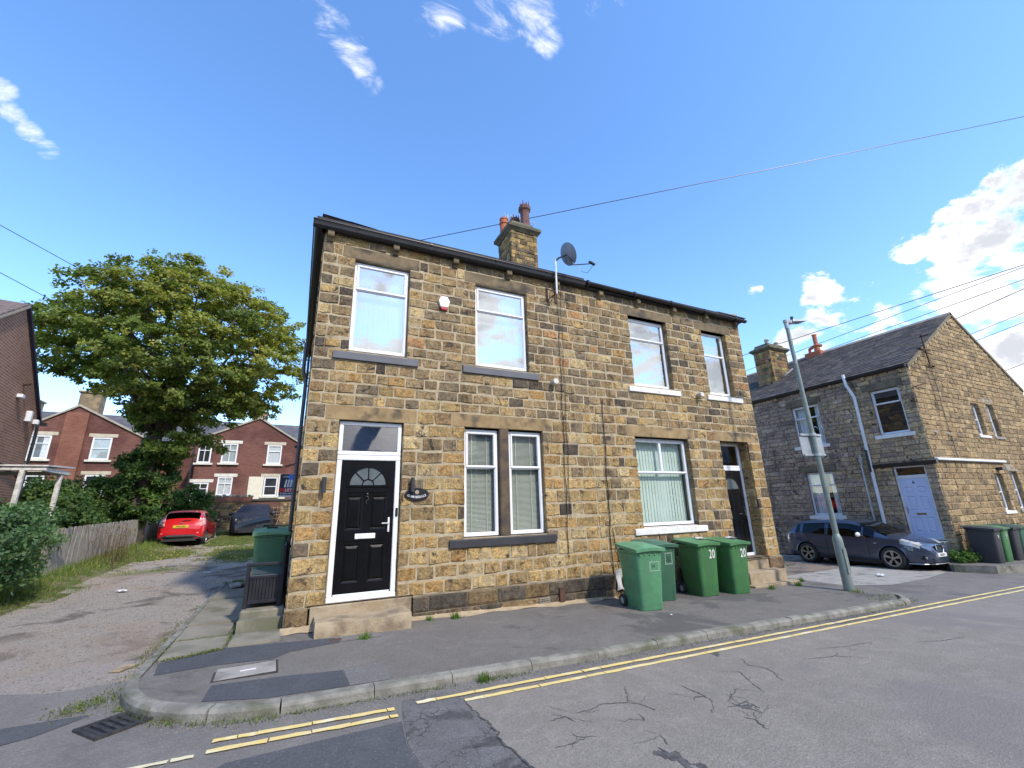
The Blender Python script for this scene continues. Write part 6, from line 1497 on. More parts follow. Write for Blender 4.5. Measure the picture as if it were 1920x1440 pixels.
mb = MB(); mb.prism([(x*.42, z*.27+3.08) for x, z in ((-1, -.85), (-.85, -1), (.85, -1), (1, -.85), (1, .85), (.85, 1), (-.85, 1), (-1, .85))], 'y', .062, .068); sg = mk('sign_plate', mb, M('sign_back_grey', (.34, .37, .40), .5, .3, c2=(.28, .31, .34), sc=5), lp)
for z in (3.30, 2.84): mb = MB(); mb.box(-.40, .40, .03, .062, z, z+.04); mb.cyl((0, 0, z-.01), (0, 0, z+.05), .068, n=14); mk('sign_clip', mb, GALV, sg)
lp.rotation_euler = (0, R(-1.6), 0)

# ------------------------------------------------------------------ cars
def catmull(P, n):
    out = []
    for i in range(len(P)-1):
        p0 = P[max(i-1, 0)]; p1 = P[i]; p2 = P[i+1]; p3 = P[min(i+2, len(P)-1)]
        for k in range(n[i]):
            t_ = k/n[i]; out.append(tuple(.5*((2*b_)+(-a+c)*t_+(2*a-5*b_+4*c-d)*t_**2+(-a+3*b_-3*c+d)*t_**3) for a, b_, c, d in zip(p0, p1, p2, p3)))
    out.append(P[-1]); return out
def smooth_interp(xs_, vals):
    """monotone-ish smooth curve through points"""
    xs_ = np.array(xs_); v = np.array(vals); h = np.diff(xs_); dl = np.diff(v)/h; m_ = np.zeros(len(v)); m_[0], m_[-1] = dl[0], dl[-1]
    for i in range(1, len(v)-1): m_[i] = 0 if dl[i-1]*dl[i] <= 0 else 2*dl[i-1]*dl[i]/(dl[i-1]+dl[i])
    def f(x):
        i = int(min(max(np.searchsorted(xs_, x)-1, 0), len(v)-2)); t_ = min(max((x-xs_[i])/h[i], 0), 1)
        return float((1+2*t_)*(1-t_)**2*v[i]+t_*(1-t_)**2*h[i]*m_[i]+t_*t_*(3-2*t_)*v[i+1]+t_*t_*(t_-1)*h[i]*m_[i+1])
    return f
TYRE = M('tyre', (.017, .017, .018), .75, c2=(.028, .028, .028), sc=20); ALLOY = M('alloy', (.46, .46, .45), .32, .75, c2=(.36, .36, .36), sc=8)
ARCH = M('wheel_arch_dark', (.008, .008, .008), .9)
LENSW = M('headlamp_lens', (.55, .56, .52), .12, c2=(.35, .36, .35), sc=10, spec=.9); LENSR = M('tail_lens', (.55, .16, .16), .15, c2=(.70, .52, .52), sc=9, spec=.9)
PLATEW = M('plate_white', (.75, .75, .74), .45); PLATEY = M('plate_yellow', (.72, .50, .05), .45); PLT = M('plate_text', (.03, .03, .03), .5)
def wheel(parent, x, y, r, side, spokes=5):
    mb = MB(); w_ = .10
    mb.lathe([(r*.70, -w_), (r*.90, -w_*1.02), (r*.985, -w_*.75), (r, -w_*.4), (r, w_*.4), (r*.985, w_*.75), (r*.90, w_*1.02), (r*.70, w_)], 30, cap=False)
    T = Matrix.Translation((x, y, r)) @ Matrix.Rotation(R(-90*side), 4, 'X')
    mb.xf(T); wq = mk('wheel', mb, TYRE, parent); autosmooth(wq, 40)
    mb = MB(); mb.lathe([(r*.70, w_*.95), (r*.66, w_*.96), (r*.62, w_*.55), (r*.60, -w_*.5), (.001, -w_*.5)], 30, cap=False)
    mb.xf(T); o = mk('rim_barrel', mb, M('rim_dark', (.05, .05, .05), .5, .5), wq); autosmooth(o, 40)
    mb = MB(); mb.lathe([(r*.705, w_*.90), (r*.705, w_*1.01), (r*.63, w_*.99), (r*.61, w_*.80)], 30, cap=False)
    for k in range(spokes):
        for dd in (-.13, .13):
            a = 2*math.pi*k/spokes+.3; ca, sa = math.cos(a), math.sin(a); ca2, sa2 = math.cos(a+dd), math.sin(a+dd)
            p0 = Vector((r*.10*ca, r*.10*sa, w_*.72)); p1 = Vector((r*.64*ca2, r*.64*sa2, w_*.90)); s_ = Vector((-sa, ca, 0))*r*.042
            mb.add([p0-s_, p0+s_, p1+s_*1.2, p1-s_*1.2, p0-s_-Vector((0, 0, .03)), p0+s_-Vector((0, 0, .03)), p1+s_-Vector((0, 0, .03)), p1-s_-Vector((0, 0, .03))], [(0, 1, 2, 3), (0, 4, 5, 1), (1, 5, 6, 2), (3, 2, 6, 7), (0, 3, 7, 4)])
    mb.lathe([(.0, w_*.78), (r*.13, w_*.78), (r*.15, w_*.70), (r*.15, w_*.5)], 14)
    mb.xf(T); mk('rim', mb, ALLOY, wq)
    return wq
def car_surface(prof):
    f = {k: smooth_interp(prof['x'], prof[k]) for k in prof if k != 'x'}
    def section(x):
        w_, zb_, zc, wr, z0 = f['w'](x), f['zb'](x), f['zc'](x), f['wr'](x), f['z0'](x)
        zb_ = min(zb_, zc-.012); wr = min(wr, w_*.95); zr = max(zb_+.004, zc-f['dr'](x))
        lo = catmull([(w_*.90, z0), (w_*.985, lerp(z0, zb_, .28)), (w_, lerp(z0, zb_, .62)), (w_*.965, zb_)], [3, 4, 4])
        gl = [(lerp(w_*.965, wr, t_)+.02*math.sin(math.pi*t_), lerp(zb_, zr, t_)) for t_ in (.2, .4, .6, .8)]
        tp = catmull([(wr, zr), (wr*.80, lerp(zr, zc, .62)), (wr*.4, lerp(zr, zc, .93)), (0, zc)], [2, 3, 3])
        return lo+gl+tp
    return section      # indices: 0..10 lower 11 = belt, 12..15 glass, 16.. top
def build_car(t_, prof, L, axF, axR, r, ws, rw, sidew, paint, head, tail, nst=84):
    sec = car_surface(prof); X = [-L/2*math.cos(math.pi*k/nst)*1.0 for k in range(nst+1)]
    X = sorted(set([-L/2, L/2]+[lerp(-L/2, L/2, k/nst) for k in range(nst+1)]+[-L/2+.012, -L/2+.03, L/2-.012, L/2-.03]))
    S = [sec(x) for x in X]; nj = len(S[0])
    pos = {}
    def vert(i, j, s):
        x, (y, z) = X[i], S[i][j]
        for ax in (axF, axR):
            d = math.hypot(x-ax, z-r); ra = r+.055
            if d < ra and y > .3 and j <= 11:
                if d < 1e-4: d = 1e-4
                x, z = ax+(x-ax)*ra/d, r+(z-r)*ra/d
        return (x, s*y, z)
    parts = {}
    def put(key, mat, q):
        if key not in parts: parts[key] = (MB(), mat)
        parts[key][0].face(q)
    for s in (1, -1):
        for i in range(len(X)-1):
            xm = (X[i]+X[i+1])/2
            for j in range(nj-1):
                ym = (S[i][j][0]+S[i+1][j][0]+S[i][j+1][0]+S[i+1][j+1][0])/4; zm = (S[i][j][1]+S[i+1][j][1]+S[i][j+1][1]+S[i+1][j+1][1])/4
                allin = all(math.hypot(X[a]-ax, S[a][b_][1]-r) < r+.055 for a in (i, i+1) for b_ in (j, j+1) for ax in ([axF] if abs(xm-axF) < abs(xm-axR) else [axR])) and j < 11 and ym > .3
                if allin: continue
                q = [vert(i, j, s), vert(i+1, j, s), vert(i+1, j+1, s), vert(i, j+1, s)]
                key, mat = 'body', paint
                sl_ = 'l' if s > 0 else 'r'
                if 11 <= j < 15:
                    for k, (a, b_) in enumerate(sidew):
                        if a < xm < b_ and (S[i][16][1]-S[i][11][1]) > .09: key, mat = 'side_window%d%s' % (k, sl_), CARGLASS
                if j >= 15 and ws[0] < xm < ws[1]: key, mat = 'windscreen', CARGLASS
                if j >= 16 and rw[0] < xm < rw[1]: key, mat = 'rear_window', CARGLASS
                if head(xm, ym, zm): key, mat = 'headlight'+sl_, LENSW
                if tail(xm, ym, zm): key, mat = 'tail_light'+sl_, LENSR
                if j == 0: key, mat = 'trim', BLACKPL
                put(key, mat, q)
    for i, x in ((0, X[0]), (len(X)-1, X[-1])):
        q = [(x, y, z) for y, z in S[i]]+[(x, -y, z) for y, z in S[i][::-1][1:]]; put('body', paint, q)
    put('underbody', ARCH, [(-L/2+.1, -.7, .19), (L/2-.1, -.7, .19), (L/2-.1, .7, .19), (-L/2+.1, .7, .19)])
    for key, (mb, mat) in parts.items():
        nm = key.rstrip('lr0123456789') if key[-1] in 'lr0123456789' and key not in ('rear_window',) else key
        nm = {'side_window': 'side_window', 'headlight': 'headlight', 'tail_light': 'tail_light'}.get(nm, key if nm not in ('headlight', 'tail_light', 'side_window') else nm)
        o = mk(nm, mb, mat, t_, weld=True, fixn=(key == 'body' and False)); autosmooth(o, 50)
    for ax in (axF, axR):
        for s in (1, -1):
            mb = MB(); mb.lathe([(.02, -.13), (r+.06, -.13), (r+.06, .10)], 26); mb.xf(Matrix.Translation((ax, s*(.70), r)) @ Matrix.Rotation(R(-90*s), 4, 'X')); mk('wheel_arch', mb, ARCH, t_)
    mb = MB(); mb.box(-1.3, 1.0, -.62, .62, .30, .62); mb.box(-.9, -.55, -.6, .6, .6, 1.05); mb.box(-.1, .2, -.55, -.1, .6, 1.10); mb.box(-.1, .2, .1, .55, .6, 1.10); mk('interior', mb, M('car_interior', (.03, .03, .03), .9), t_)
    return sec
def seam(t_, sec, x, j0, j1, s, mat=ARCH, nm='door_seam', rr=.005, lean=0.0):
    S0 = [sec(x+lean*(j-j0))[j] for j in range(j0, j1+1)]
    mb = MB(); mb.tube([(x+lean*k, s*(y+.001), z) for k, (y, z) in enumerate(S0)], rr, 4); mk(nm, mb, mat, t_)
def hseam(t_, sec, xs_, j, s, mat, nm, rr=.006, dz=0):
    mb = MB(); mb.tube([(x, s*(sec(x)[j][0]+.002), sec(x)[j][1]+dz) for x in xs_], rr, 4); mk(nm, mb, mat, t_)
def mirror(t_, x, y, z, s, shell, glassm=CHROME):
    mb = MB(); mb.grid(lambda u, v: (x+.07*math.sin(math.pi*v)*math.cos(2*math.pi*u)*.8-.02, y+s*(.08-.11*math.cos(math.pi*v)), z+.075*math.sin(math.pi*v)**.8*math.sin(2*math.pi*u)), 14, 9, True); o = mk('mirror', mb, shell, t_, smooth=True)
    mb = MB(); mb.tube([(x, y-s*.05, z-.05), (x, y+s*.03, z-.06)], .02, 6); mk('mirror_arm', mb, BLACKPL, t_)
# --- dark blue grey hatchback
L = 4.30
PRO = dict(x=[-2.15, -2.11, -2.0, -1.8, -1.55, -1.2, -.6, 0, .40, .75, 1.05, 1.22, 1.5, 1.78, 1.96, 2.08, 2.15],
    zc=[.62, .80, 1.02, 1.27, 1.385, 1.43, 1.455, 1.45, 1.385, 1.24, 1.09, 1.015, .955, .875, .78, .66, .50],
    zb=[.60, .74, .92, 1.00, 1.01, .99, .95, .92, .905, .90, .905, .90, .875, .81, .71, .60, .46],
    w=[.52, .66, .78, .84, .872, .885, .885, .885, .885, .885, .882, .878, .862, .80, .70, .56, .38],
    wr=[.45, .52, .585, .60, .605, .615, .625, .62, .615, .66, .70, .70, .66, .58, .46, .34, .22],
    dr=[.05, .05, .05, .045, .038, .034, .03, .03, .034, .045, .05, .05, .05, .05, .05, .05, .04],
    z0=[.30, .26, .22, .20, .19, .19, .19, .19, .19, .19, .19, .19, .19, .19, .20, .21, .24])
PAINTB = M('dark_blue_grey_paint', (.036, .052, .092), .30, .30, c2=(.032, .047, .085), sc=2, coat=1.0)
cd = thing('parked_car', 'dark blue grey hatchback parked beside the sooty stone house', 'car', (17.62, 1.66, -.955), R(-90))
secB = build_car(cd, PRO, L, 1.27, -1.30, .325, (.44, 1.16), (-1.98, -1.62), [(-1.66, -1.46), (-1.40, -.62), (-.53, .50), (.56, .86)], PAINTB,
    lambda x, y, z: 1.52 < x < 1.93 and y > .48 and .635+.10*(1.93-x)/.4 < z < .775+.13*(1.93-x)/.4 and y > .42, lambda x, y, z: x < -1.93 and y > .50 and .74 < z < .95)
for x in (1.27, -1.30):
    for s in (1, -1): wheel(cd, x, s*.79, .325, s)
for s in (1, -1):
    seam(cd, secB, .66, 2, 11, s); seam(cd, secB, -.57, 1, 15, s); seam(cd, secB, -1.10, 5, 11, s, lean=-.03)
    hseam(cd, secB, [1.0-.08*k for k in range(34)], 11, s, PAINTB, 'waist_line', .012, -.01)
    mb = MB(); mb.box(-.40, -.22, s*.872-.02, s*.872+.02, .80, .825, .006); mk('door_handle', mb, PAINTB, cd)
    mb = MB(); mb.box(.85, .93, s*.888-.012, s*.888+.006, .74, .765, .004); mk('indicator', mb, LENSW, cd)
    hseam(cd, secB, [.88-.06*k for k in range(43)], 11, s, BLACKPL, 'window_trim', .011, .004); hseam(cd, secB, [.40-.06*k for k in range(34)], 15, s, BLACKPL, 'window_trim', .010, .004); hseam(cd, secB, [.92-.06*k for k in range(10)], 16, s, BLACKPL, 'pillar_trim', .010)
    hseam(cd, secB, [.95-.1*k for k in range(20)], 1, s, BLACKPL, 'sill_skirt', .03, -.02)
    for ax_ in (1.27, -1.30): mb = MB(); mb.tube([(ax_+.382*math.cos(a), s*(.872), .325+.382*math.sin(a)) for a in [R(q) for q in range(5, 176, 10)]], .014, 5); mk('arch_lip', mb, PAINTB, cd)
mirror(cd, .52, -.90, 1.00, -1, WHITEMET); mirror(cd, .52, .90, 1.00, 1, PAINTB)
# nose: grille, plate, fog lamps, lip
mb = MB(); mb.prism([(-.17, .70), (.17, .70), (.20, .60), (.12, .50), (-.12, .50), (-.20, .60)], 'x', 2.07, 2.125); o = mk('grille', mb, BLACKPL, cd)
mb = MB(); mb.tube([(2.12, -.18, .71), (2.12, .18, .71), (2.135, .21, .60), (2.14, .13, .49), (2.14, -.13, .49), (2.135, -.21, .60), (2.12, -.18, .71)], .014, 6); mb.prism([(-.06, .66), (.05, .66), (.08, .60), (.02, .55), (-.08, .56)], 'x', 2.12, 2.14); mk('grille_trim', mb, CHROME, cd)
mb = MB(); mb.box(2.10, 2.165, -.26, .26, .385, .495, .006); pl = mk('number_plate', mb, PLATEW, cd)
text_mesh('CE57 BCV', .085, PLT, 'plate_lettering', pl, Matrix.Translation((2.1665, 0, .44)) @ Matrix.Rotation(R(90), 4, 'Z') @ UPR, .0005, .002, .8)
mb = MB(); mb.prism([(-.50, .36), (.50, .36), (.44, .22), (-.44, .22)], 'x', 2.04, 2.13); mk('lower_intake', mb, BLACKPL, cd)
for s in (1, -1):
    mb = MB(); mb.prism([(s*.52, .42), (s*.70, .44), (s*.72, .33), (s*.54, .30)], 'x', 1.84, 2.02); mk('fog_recess', mb, BLACKPL, cd)
    mb = MB(); mb.cyl((2.0, s*.61, .37), (2.03, s*.60, .37), .045, n=12); mk('fog_lamp', mb, LENSW, cd)
    mb = MB(); mb.box(2.02, 2.09, s*.50-.012, s*.50+.012, .26, .45, .004); mk('bumper_strake', mb, ALLOY, cd)
mb = MB(); mb.tube([(1.62, -.80, .20), (1.95, -.68, .20), (2.13, -.35, .20), (2.17, 0, .20), (2.13, .35, .20), (1.95, .68, .20), (1.62, .80, .20)], .016, 5); mk('lip', mb, ALLOY, cd)
mb = MB(); mb.tube([(-2.06, -.6, .86), (-2.14, 0, .80)], .01, 4); mk('rear_trim', mb, BLACKPL, cd)
for k in (-1, 1): mb = MB(); mb.tube([(1.15, .1+.35*k, 1.075), (.98, -.25+.35*k, 1.16)], .01, 4); mk('wiper', mb, BLACKPL, cd)
# --- red hatchback seen from behind
L2 = 3.96
PRO2 = dict(x=[-1.98, -1.95, -1.90, -1.80, -1.66, -1.45, -1.0, -.4, 0, .30, .70, 1.05, 1.3, 1.6, 1.80, 1.92, 1.98],
    zc=[.72, .84, .96, 1.13, 1.36, 1.455, 1.49, 1.495, 1.47, 1.40, 1.21, 1.05, .98, .90, .78, .66, .50],
    zb=[.68, .78, .88, .97, 1.02, 1.02, .98, .95, .93, .92, .91, .91, .90, .83, .70, .58, .46],
    w=[.66, .735, .79, .825, .845, .858, .86, .86, .86, .86, .86, .855, .845, .77, .66, .52, .36],
    wr=[.52, .56, .585, .60, .60, .585, .59, .60, .60, .60, .65, .68, .66, .55, .43, .32, .2],
    dr=[.05, .05, .055, .06, .06, .06, .055, .055, .055, .06, .06, .05, .05, .05, .05, .05, .04],
    z0=[.30, .28, .26, .23, .21, .20, .20, .20, .20, .20, .20, .20, .20, .20, .21, .22, .24])
PAINTR = M('red_paint', (.58, .010, .018), .25, 0.0, c2=(.54, .010, .016), sc=2, coat=1.0)
cr = thing('parked_car', 'bright red hatchback parked nose away beside the timber fence', 'car', (-4.34, 18.0, .035), R(90))
secR = build_car(cr, PRO2, L2, 1.22, -1.27, .30, (.34, 1.02), (-1.79, -1.60), [(-1.55, -1.30), (-1.25, -.50), (-.42, .55)], PAINTR,
    lambda x, y, z: x > 1.45 and y > .45 and .66 < z < .85, lambda x, y, z: x < -1.58 and y > .60 and .86 < z < 1.13)
for x in (1.22, -1.27):
    for s in (1, -1): wheel(cr, x, s*.76, .30, s)
mb = MB(); mb.box(-2.005, -1.96, -.27, .27, .75, .865, .006); pl = mk('number_plate', mb, PLATEY, cr)
text_mesh('YF16 DWA', .085, PLT, 'plate_lettering', pl, Matrix.Translation((-2.0065, 0, .807)) @ Matrix.Rotation(R(-90), 4, 'Z') @ UPR, .0005, .002, .8)
mb = MB(); mb.tube([(-1.88, -.84, .30), (-1.97, -.55, .40), (-2.01, -.45, .42), (-2.02, .45, .42), (-1.97, .55, .40), (-1.88, .84, .30)], [.03, .05, .06, .06, .05, .03], 8); mb.prism([(-.62, .22), (.62, .22), (.50, .42), (-.50, .42)], 'x', -2.0, -1.7); mk('bumper_insert', mb, M('grey_plastic', (.03, .03, .033), .6), cr)
mb = MB(); mb.tube([(-1.86, -.05, 1.055), (-1.88, -.30, 1.06)], .012, 4); mb.tube([(-1.90, .02, 1.02), (-1.885, -.32, 1.07)], .010, 4); mk('wiper', mb, BLACKPL, cr)
mb = MB(); mb.grid(lambda u, v: (lerp(-1.50, -1.76, v), lerp(-.56, .56, u), 1.452-.045*v-.03*(2*u-1)**2), 9, 5); mb.grid(lambda u, v: (lerp(-1.50, -1.76, v), lerp(-.56, .56, u), 1.43-.045*v-.03*(2*u-1)**2), 9, 5); mk('roof_spoiler', mb, PAINTR, cr, fixn=False)
mb = MB(); mb.lathe([(.0, 0), (.04, 0), (.036, .008), (0, .01)], 16); mb.xf(Matrix.Translation((-1.945, 0, .955)) @ Matrix.Rotation(R(-90), 4, 'Y') @ Matrix.Diagonal((.6, 1.6, 1, 1))); mk('badge', mb, CHROME, cr)
for s in (1, -1):
    mirror(cr, .42, s*.90, 1.0, s, PAINTR if s > 0 else BLACKPL); seam(cr, secR, -.46, 1, 15, s); seam(cr, secR, .62, 2, 11, s)
    mb = MB(); mb.box(-1.985, -1.95, s*.62-.04, s*.62+.04, .52, .56, .006); mk('reflector', mb, LENSR, cr)
# --- car under a black cover
cc = thing('covered_car', 'car under a taut black fabric cover by the yard wall', 'car', (-2.05, 20.9, .34), R(-92))
CLOTH = M('black_cover', (.012, .013, .018), .5, c2=(.022, .024, .032), sc=6, bmp=.6, bsc=14, bd=.03)
secC = car_surface({**PRO2, 'z0': [.06]*17, 'w': [x*1.0+.02 for x in PRO2['w']]})
mb = MB(); XX = [lerp(-1.98, 1.98, k/60) for k in range(61)]
for s in (1, -1):
    for i in range(60):
        A, B = secC(XX[i]), secC(XX[i+1])
        def dv(x, y, z): k = .02*mnoise.noise(Vector((x*3, s*y*3, z*3)))+.012*mnoise.noise(Vector((x*9, s*y*9, z*5))); return (x, s*(y+k*(1 if y > .02 else 0)), z+k)
        for j in range(len(A)-1): mb.face([dv(XX[i], *A[j]), dv(XX[i+1], *B[j]), dv(XX[i+1], *B[j+1]), dv(XX[i], *A[j+1])])
for x in (-1.98, 1.98): S_ = secC(x); mb.face([(x, y, z) for y, z in S_]+[(x, -y, z) for y, z in S_[::-1][1:]])
mk('cover', mb, CLOTH, cc, smooth=True, weld=True)
for s in (1, -1):
    mb = MB(); mb.grid(lambda u, v: (.45+.10*math.sin(math.pi*v)*math.cos(6.283*u), s*(.95-.16*math.cos(math.pi*v)), .98+.10*math.sin(math.pi*v)*math.sin(6.283*u)), 10, 7, True); mk('mirror_bulge', mb, CLOTH, cc, smooth=True)
    mb = MB(); mb.tube([(.42, s*1.04, 1.07), (.38, s*.84, .98)], .012, 4); mk('cover_strap', mb, M('strap_grey', (.4, .38, .36), .7), cc)
    mb = MB(); mb.box(1.80, 1.86, s*.55-.03, s*.55+.03, .66, .74); mk('cover_patch', mb, M('patch_grey', (.5, .5, .48), .7), cc)
for s in (1, -1):
    for x in (1.22, -1.27): wheel(cc, x, s*.74, .30, s)

# ------------------------------------------------------------------ estate agent board
eb = thing('letting_board', 'navy and red letting board on a post behind the house corner', 'sign board', (-.36, 10.0, 0))
mb = MB(); mb.box(.20, .26, .012, .06, -.3, 2.75, .004); mk('post', mb, TW, eb)
Z0, Z1 = 1.79, 2.57; dz = Z1-Z0
mb = MB(); mb.box(-.25, .25, -.006, .010, Z0, Z1); bdp = mk('panel', mb, M('board_navy', (.012, .016, .055), .4), eb)
def strip(n, x0, x1, z0, z1, mat, y=-.0085): mb = MB(); mb.box(x0, x1, y, y+.002, z0, z1); return mk(n, mb, mat, bdp)
strip('red_band', -.25, .25, Z0+.17, Z0+.29, M('board_red', (.60, .03, .04), .4)); strip('white_band', -.25, .25, Z0, Z0+.055, SIGNW)
mb = MB(); mb.face([(.02, -.0085, Z1), (.25, -.0085, Z1), (.25, -.0085, Z0+.30), (.17, -.0085, Z0+.30), (.02, -.0085, Z1-.12)]); mk('blue_corner', mb, M('board_blue', (.05, .20, .62), .4), bdp, fixn=False)
mb = MB()
for k in range(3):
    x = -.10+k*.085; mb.face([(x, -.0105, Z0+.33), (x+.055, -.0105, Z0+.33), (x+.085, -.0105, Z0+.58), (x+.045, -.0105, Z0+.60), (x+.03, -.0105, Z0+.56)])
mk('logo', mb, SIGNW, bdp, fixn=False)
T_ = lambda x, z: Matrix.Translation((x, -.0115, z)) @ UPR
text_mesh('LET', .135, SIGNW, 'lettering', bdp, T_(.05, Z0+.228), .0005, .003); text_mesh('01924 4932', .085, SIGNW, 'lettering', bdp, T_(0, Z0+.112), .0005, .002); text_mesh('white', .085, SIGNW, 'lettering', bdp, T_(-.06, Z1-.09), .0005, .001)

# ------------------------------------------------------------------ foliage
def jit(c, r_, a=.18):
    k = 1+r_.uniform(-a, a); return (c[0]*k*(1+r_.uniform(-.08, .08)), c[1]*k, c[2]*k*(1+r_.uniform(-.15, .15)))
def leaf(mb, p, size, r_, up=.35, out=None):
    d = Vector((r_.gauss(0, 1), r_.gauss(0, 1), r_.gauss(0, 1)+up))
    if out is not None: d += out*1.0
    d.normalize(); a = d.orthogonal().normalized(); a = (a*math.cos(t0 := r_.random()*6.28)+d.cross(a)*math.sin(t0)); b_ = d.cross(a)
    l, w_ = size*r_.uniform(.75, 1.25), size*r_.uniform(.55, .85)
    mb.face([p-a*l*.5, p-b_*w_*.5+d*size*.06, p+a*l*.5, p+b_*w_*.5+d*size*.06])
def clump(mb, c, rad, n, size, palette, r_, flat=.5, up=.8, ctr=None):
    base = r_.choice(palette)
    for _ in range(n):
        while True:
            q = Vector((r_.uniform(-1, 1), r_.uniform(-1, 1), r_.uniform(-1, 1)))
            if q.length < 1: break
        q = q*(.45+.55*r_.random())
        p = Vector(c)+Vector((q.x*rad, q.y*rad, q.z*rad*flat))
        mb.colr = jit(base if r_.random() < .8 else r_.choice(palette), r_)
        leaf(mb, p, size, r_, up, None if ctr is None else (p-ctr).normalized())
# big tree
BARK = M('bark', (.11, .088, .068), .95, c2=(.07, .058, .046), sc=8, bmp=.8, bsc=22, bd=.02)
tree = thing('broadleaf_tree', 'large spreading green tree turning yellow, painted yellower on its sunlit side, behind the red car', 'tree', (-5.6, 15.0, .15), worldparts=True)
r_ = random.Random(77)
CT = Vector((-5.2, 15.0, 7.75))
def crown_r(d):
    """radius of the crown in direction d"""
    az = math.atan2(d.x, d.y)
    rx, ry = 4.85, 4.2; rz = 4.55 if d.z > 0 else 3.0
    if d.x < 0: rx = 5.0
    k = 1/math.sqrt((d.x/rx)**2+(d.y/ry)**2+(d.z/rz)**2)
    return k*(1+.10*mnoise.noise(Vector((d.x*2.2, d.y*2.2, d.z*2.2)))+.07*mnoise.noise(Vector((d.x*5, d.y*5, d.z*5+9))))
ZMIN = lambda x: float(np.interp(x, [-10.2, -8.3, -7.7, -6.7, -5.6, -4.6, -3, -1.9, -.9, .1], [6.9, 6.6, 6.3, 6.0, 4.5, 4.4, 4.9, 5.1, 5.5, 6.3]))
pads = []; tries = 0
while len(pads) < 180 and tries < 30000:
    tries += 1
    d = Vector((r_.gauss(0, 1), r_.gauss(0, 1), r_.gauss(0, 1))).normalized()
    f = r_.choice((1, 1, 1, .86, .62))*r_.uniform(.86, .95); p = CT+d*crown_r(d)*f
    if p.z < ZMIN(p.x)+.25: continue
    if any(math.hypot((p-q).length, .9*(p.z-q.z)) < .86 for q, _ in pads): continue
    pads.append((p, d))
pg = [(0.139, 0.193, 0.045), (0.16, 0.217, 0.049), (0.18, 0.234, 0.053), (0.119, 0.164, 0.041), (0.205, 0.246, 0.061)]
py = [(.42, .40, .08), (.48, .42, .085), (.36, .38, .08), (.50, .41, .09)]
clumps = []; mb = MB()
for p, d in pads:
    yel = max(0, min(.8, .10+.34*d.x+.26*d.z+r_.gauss(0, .20)))  # autumn yellow plus sunlight put into the colour, stronger towards right and top
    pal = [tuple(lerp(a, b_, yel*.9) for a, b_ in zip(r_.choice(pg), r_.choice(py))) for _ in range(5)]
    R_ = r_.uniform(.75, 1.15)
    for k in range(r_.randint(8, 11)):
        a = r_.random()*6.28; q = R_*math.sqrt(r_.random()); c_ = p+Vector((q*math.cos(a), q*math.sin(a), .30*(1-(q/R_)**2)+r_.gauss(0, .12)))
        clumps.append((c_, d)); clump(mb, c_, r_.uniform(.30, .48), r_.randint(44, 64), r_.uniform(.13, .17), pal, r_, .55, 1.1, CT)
for _ in range(30):      # foliage hanging low round the trunk
    a = r_.random()*6.28; q = r_.uniform(.2, 1.7); p = Vector((-4.9+q*1.1*math.cos(a), 15+q*math.sin(a), r_.uniform(3.6, 5.2)))
    clump(mb, p, r_.uniform(.4, .7), 110, .15, pg[:4], r_, .55, .8, CT)
for _ in range(190):     # loose sprays at the edge
    d = Vector((r_.gauss(0, 1), r_.gauss(0, 1), r_.gauss(0, .7)+.2)).normalized(); p = CT+d*crown_r(d)*r_.uniform(.96, 1.05)
    if p.z < ZMIN(p.x): continue
    clump(mb, p, .28, 20, .12, pg+py[:1], r_, .7, .6, CT)
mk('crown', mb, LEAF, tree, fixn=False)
mb = MB(); T0 = Vector((-5.6, 15, -.1))
trunk = [T0, Vector((-5.62, 15, 1.2)), Vector((-5.66, 15.02, 2.6)), Vector((-5.58, 15.0, 4.2)), Vector((-5.45, 15.0, 5.4)), Vector((-5.3, 15.05, 7.2)), Vector((-5.2, 15, 9.0))]
mb.tube(trunk, [.36, .30, .27, .25, .20, .13, .06], 12)
limbs = []
for k in range(13):
    a = 2*math.pi*k/13+r_.uniform(-.2, .2); st = trunk[3].lerp(trunk[4+(k % 2)], r_.random()); el = r_.uniform(.15, 1.0)
    d = Vector((math.cos(a)*math.cos(el), math.sin(a)*math.cos(el), math.sin(el))); e = CT+d*crown_r(d)*.72
    mid = st.lerp(e, .5)+Vector((0, 0, -.35+r_.uniform(-.2, .3))); pts = [st, st.lerp(mid, .5)+Vector((0, 0, .1)), mid, mid.lerp(e, .55)+Vector((r_.gauss(0, .15), r_.gauss(0, .15), .1)), e]
    limbs.append(pts); mb.tube(pts, [.13, .11, .085, .055, .025], 7)
tk = mk('trunk', mb, BARK, tree, smooth=True)
mb = MB()
for p, d in r_.sample(clumps, 130):
    best = min((q for l in limbs for q in l[1:]), key=lambda q: (q-p).length)
    mid = best.lerp(p, .5)+Vector((r_.gauss(0, .1), r_.gauss(0, .1), r_.uniform(-.15, .15))); mb.tube([best, mid, p], [.035, .024, .010], 4)
mk('branches', mb, BARK, tree, smooth=True, kind='stuff')
